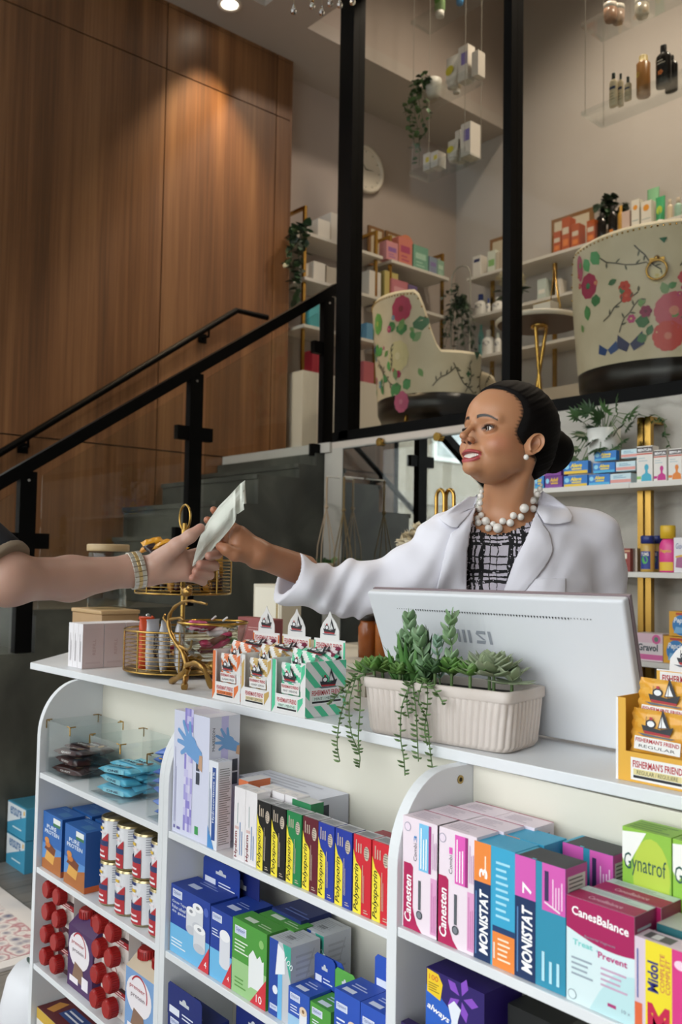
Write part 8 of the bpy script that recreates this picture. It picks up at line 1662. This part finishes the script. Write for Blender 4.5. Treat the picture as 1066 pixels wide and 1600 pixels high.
# necklace of pearls resting on skin and dress
tr1 = BVHTree.FromPolygons([tuple(map(float, v)) for v in Vh], [tuple(map(int, f)) for f in Fh]); tr2 = BVHTree.FromPolygons([tuple(map(float, v)) for v in Vd], [tuple(map(int, f)) for f in Fd])
PLS = [(346, 492, 11), (344, 517, 11), (342, 540, 13), (333, 572, 11), (348, 561, 12), (338, 588, 13), (364, 582, 16), (373, 607, 13), (390, 592, 11), (407, 607, 18), (425, 582, 13), (452, 588, 14), (463, 562, 13), (489, 567, 13), (502, 536, 17), (532, 508, 13), (534, 538, 13), (549, 485, 12), (558, 466, 10), (563, 453, 6), (350, 475, 8)]
nk = None
for x, y, r_ in PLS:
    px, py = CP([(x, y)])[0]; d = ray(px, py).normalized(); hits = [h[0] for h in (tr1.ray_cast(CAM, d, 6), tr2.ray_cast(CAM, d, 6)) if h[0] is not None]
    p = min(hits, key=lambda q_: (q_-CAM).length) if hits else onD(px, py, D0)
    R_ = r_/2.2876/F_PX*(p-CAM).length*.98; p = p-d*R_*.85
    if nk is None: nk = MB()
    g = MB(); g.sph(p, R_, 'pearl', 18); o = g.build('pearl', wo); o.matrix_parent_inverse = Matrix.Translation(-wo.location)
# ---------------- paper bag
bo = [(535, 645), (553, 560), (575, 480), (600, 405), (645, 330), (720, 225), (800, 145), (868, 70), (903, 45), (905, 120), (911, 208), (892, 212), (896, 250), (850, 282), (843, 275), (838, 318), (828, 342), (790, 395), (715, 480), (660, 545), (600, 600)]
g = MB(); DB = 1.705
def bagD(x, y): return DB + .012*math.sin((x-y)*.008) - .05*((x-535)/370)*.3 + .02*((645-y)/600)
pf = [HP(x, y, bagD(x, y)-.004) for x, y in bo]; pb = [HP(x, y, bagD(x, y)+.006) for x, y in bo]
from mathutils.geometry import tessellate_polygon
import numpy as _np
def bag_side(dsign, key):
    xs_, ys_ = [], []; rim = bo; gx, gy = np.meshgrid(np.arange(530, 915, 16.), np.arange(45, 650, 16.)); gx, gy = gx.ravel(), gy.ravel(); ins = inside(gx, gy, rim)
    from mathutils.geometry import delaunay_2d_cdt
    ra = np.array(rim, float); dm = np.min(np.hypot(gx[:, None]-ra[None, :, 0], gy[:, None]-ra[None, :, 1]), axis=1); ok = ins & (dm > 9)
    vo, _, fo, *_r = delaunay_2d_cdt([Vector(p) for p in rim]+[Vector((float(a), float(c_))) for a, c_ in zip(gx[ok], gy[ok])], [(i, (i+1) % len(rim)) for i in range(len(rim))], [], 1, 1e-4)
    out = []
    for v in vo:
        x, y = v.x, v.y; e = min(1, float(np.min([np.hypot(x-(a[0]+(b_[0]-a[0])*t), y-(a[1]+(b_[1]-a[1])*t)) for a, b_ in zip(rim, rim[1:]+rim[:1]) for t in (0, .25, .5, .75)]))/45)
        cr = (x-535)*.62-(645-y)*.38  # crease across
        bulge = .007*e*(1+.5*math.sin(x*.04+y*.03))+.003*math.sin((x+y)*.03) + .0035*abs(math.sin((x*.8-y*.6)*.012)); 
        if x > 820: bulge += .004*math.sin((x-820)*.11)
        out.append(HP(x, y, bagD(x, y)-dsign*bulge))
    fs = [tuple(f) for f in fo]; a, b_, c_ = (out[i] for i in fs[0][:3]); s_ = (b_-a).cross(c_-a).dot(CAM-a)*dsign
    g.add(out, fs if s_ > 0 else [f[::-1] for f in fs], key, False)
bag_side(1, 'bag_paper') if 'bag_paper' in MATS else (noisemat('bag_paper', (1, 1, 1), [(.3, '#cfd3c8'), (.7, '#dadcd2')], .7, 3, 30, bump=.1), bag_side(1, 'bag_paper')); bag_side(-1, 'bag_paper')
tag(g.build('paper_bag'), 'folded white paper prescription bag passed between the two hands', 'bag')
# ---------------- the customer at the left edge
cu = tag(empty('person', (-1.72, .10, 0)), 'customer at the left edge reaching out a bare arm with a wristwatch', 'person')
DC = 1.70
cw = HP(215, 680, DC+.0); 
c_palm = [(HP(240, 660, DC), HP(470, 610, DC+.02), .026, .024), (HP(240, 700, DC), HP(480, 690, DC+.015), .024, .021), (HP(300, 620, DC-.002), HP(440, 560, DC+.012), .024, .020)]
c_th = ([HP(320, 590, DC-.008), HP(430, 500, DC-.020), HP(520, 435, DC-.020), HP(592, 378, DC-.012)], [.0200, .0140, .0115, .0090])
c_f = [([HP(520, 570, DC+.020), HP(640, 530, DC+.036), HP(710, 560, DC+.022), HP(650, 572, DC-.008)], [.0118, .0100, .0092, .0078]),
       ([HP(520, 615, DC+.022), HP(635, 600, DC+.034), HP(690, 640, DC+.020), HP(590, 628, DC-.010)], [.0118, .0102, .0094, .0080]),
       ([HP(515, 665, DC+.020), HP(610, 665, DC+.030), HP(655, 705, DC+.014), HP(560, 680, DC-.014)], [.0115, .0098, .0090, .0078]),
       ([HP(500, 715, DC+.014), HP(575, 730, DC+.022), HP(610, 750, DC+.008), HP(535, 725, DC-.014)], [.0102, .0086, .0080, .0070])]
ce_ = onD(12, 905, 1.50); csh = onD(-240, 690, 1.58)
def chand(P):
    w0 = onD(205, 892, 1.695); m_ = onD(110, 904, 1.62)
    d = capsule(P, cw, w0, .0265, .0270); d = su(d, capsule(P, w0, m_, .0275, .038), .02); d = su(d, capsule(P, m_, ce_, .038, .037), .02); d = su(d, capsule(P, ce_, csh, .042, .055), .03)
    for a, b_, ra, rb_ in c_palm: d = su(d, capsule(P, a, b_, ra*.80, rb_*.78), .014)
    d = chain(P, d, *c_th, k=.008)
    for p_, r_ in c_f: d = su(d, chain(P, None, p_, r_, .002), .0025)
    return d
lo_, hi_ = bounds([cw, onD(12, 905, 1.50), HP(710, 560, DC+.03), HP(592, 378, DC-.02), HP(610, 750, DC), HP(650, 572, DC-.03), onD(-30, 890, 1.52)], .045); Va, Fa = nets(chand, lo_, hi_, .0022)
ca = handcol(Va, [p[0][-1] for p in c_f]+[c_th[0][-1]], '#c29a88', '#b3705f')
# rest of the figure, outside the photo's left edge
def cbody(P):
    b0 = Vector((-1.80, .02, 0)); d = capsule(P, (b0.x, b0.y, 1.0), (b0.x, b0.y, 1.36), .135, .155); d = su(d, capsule(P, csh, Vector((b0.x-.16, b0.y-.22, csh.z)), .06, .06), .06); d = su(d, capsule(P, (b0.x, b0.y, 1.4), (b0.x, b0.y, 1.56), .055, .05), .03); d = su(d, ell(P, (b0.x, b0.y, 1.66), (.075, .095, .115)), .02)
    d = su(d, capsule(P, (b0.x-.16, b0.y-.22, csh.z), (b0.x-.20, b0.y-.26, 1.05), .05, .04), .03)
    return d
Vq, Fq_ = nets(cbody, (-2.2, -.5, .9), (-1.45, .55, 1.85), .012)
n0 = len(Va); mesh_obj('body', np.concatenate([Va, Vq]), [tuple(map(int, f)) for f in Fa]+[tuple(int(i)+n0 for i in f) for f in Fq_], 'skin', cu, np.concatenate([ca, np.tile(C3('#c29a88'), (len(Vq), 1))]))
def cshirt(P):
    b0 = Vector((-1.80, .02, 0)); d = capsule(P, (b0.x, b0.y, .98), (b0.x, b0.y, 1.36), .150, .170); d = su(d, capsule(P, csh, Vector((b0.x-.16, b0.y-.22, csh.z)), .075, .075), .06)
    s_ = capsule(P, ce_, csh, .060, .072); e_ = onD(0, 893, 1.50); ax = npv((ce_-csh).normalized()); s_ = np.maximum(s_, (P-npv(e_))@ax); return su(d, s_, .03)
Vs, Fs = nets(cshirt, (-2.2, -.5, .8), (-1.0, .75, 1.62), .010); mesh_obj('polo_shirt', Vs, Fs, '#0d1018/.8', cu)
def ctrim(P):
    e_ = onD(0, 893, 1.50); ax = npv((ce_-csh).normalized()); k = (P-npv(e_))@ax; return np.maximum(np.maximum(capsule(P, ce_, csh, .0615, .0735), k-.003), -(k+.010))
lo_, hi_ = bounds([onD(6, 893, 1.50)], .09); Vt, Ft = nets(ctrim, lo_, hi_, .003); mesh_obj('sleeve_trim', Vt, Ft, '#8a7a66/.8', cu)
def clegs(P):
    d = None
    for s_ in (-1, 1):
        x, y = -1.80+.09*s_, .02-.05*s_; e = capsule(P, (x, y, .98), (x, y, .5), .095, .065); e = su(e, capsule(P, (x, y, .5), (x, y, .06), .065, .05), .02); d = e if d is None else np.minimum(d, e)
    return d
Vl, Fl = nets(clegs, (-2.1, -.3, .0), (-1.5, .3, 1.1), .012); mesh_obj('trousers', Vl, Fl, '#20242c/.8', cu)
Vh2, Fh2 = nets(lambda P: np.maximum(ell(P, (-1.80, .015, 1.685), (.083, .103, .112)), np.maximum(1.66-P[:, 2], (P[:, 0]+P[:, 1]*0+1.80)-.055)), (-1.95, -.15, 1.55), (-1.65, .2, 1.85), .008); mesh_obj('hair', Vh2, Fh2, '#2c2018/.6', cu)
# wristwatch
ax = (onD(225, 888, 1.70)-onD(190, 895, 1.68)).normalized(); wc = onD(212, 891, 1.692); u_ = (UPV-ax*UPV.dot(ax)).normalized(); v_ = ax.cross(u_); 
wt = tag(empty('wristwatch', wc), 'steel and gold link wristwatch on the customer arm', 'watch'); Tw = Matrix.Translation(-wc)
SLV = '#d6d2c6/.3/.7'
for k in range(22):
    t = 2*PI*k/22; c_ = wc+u_*(math.cos(t)*.0335)+v_*(math.sin(t)*.0325); tn = (u_*-math.sin(t)+v_*math.cos(t)).normalized(); nr = (u_*math.cos(t)+v_*math.sin(t)).normalized()
    for j, (o_, w_, key) in enumerate(((-.0075, .0042, SLV), (0, .0034, '#d9bd84/.3/.7'), (.0075, .0042, SLV))):
        g = MB(); g.T = Matrix((ax, tn, nr)).transposed().to_4x4(); g.T.translation = c_+ax*o_; g.rbox(-w_, w_, -.0044, .0044, -.0015, .0017, key, .0007); o = g.build('link', wt); o.matrix_parent_inverse = Tw
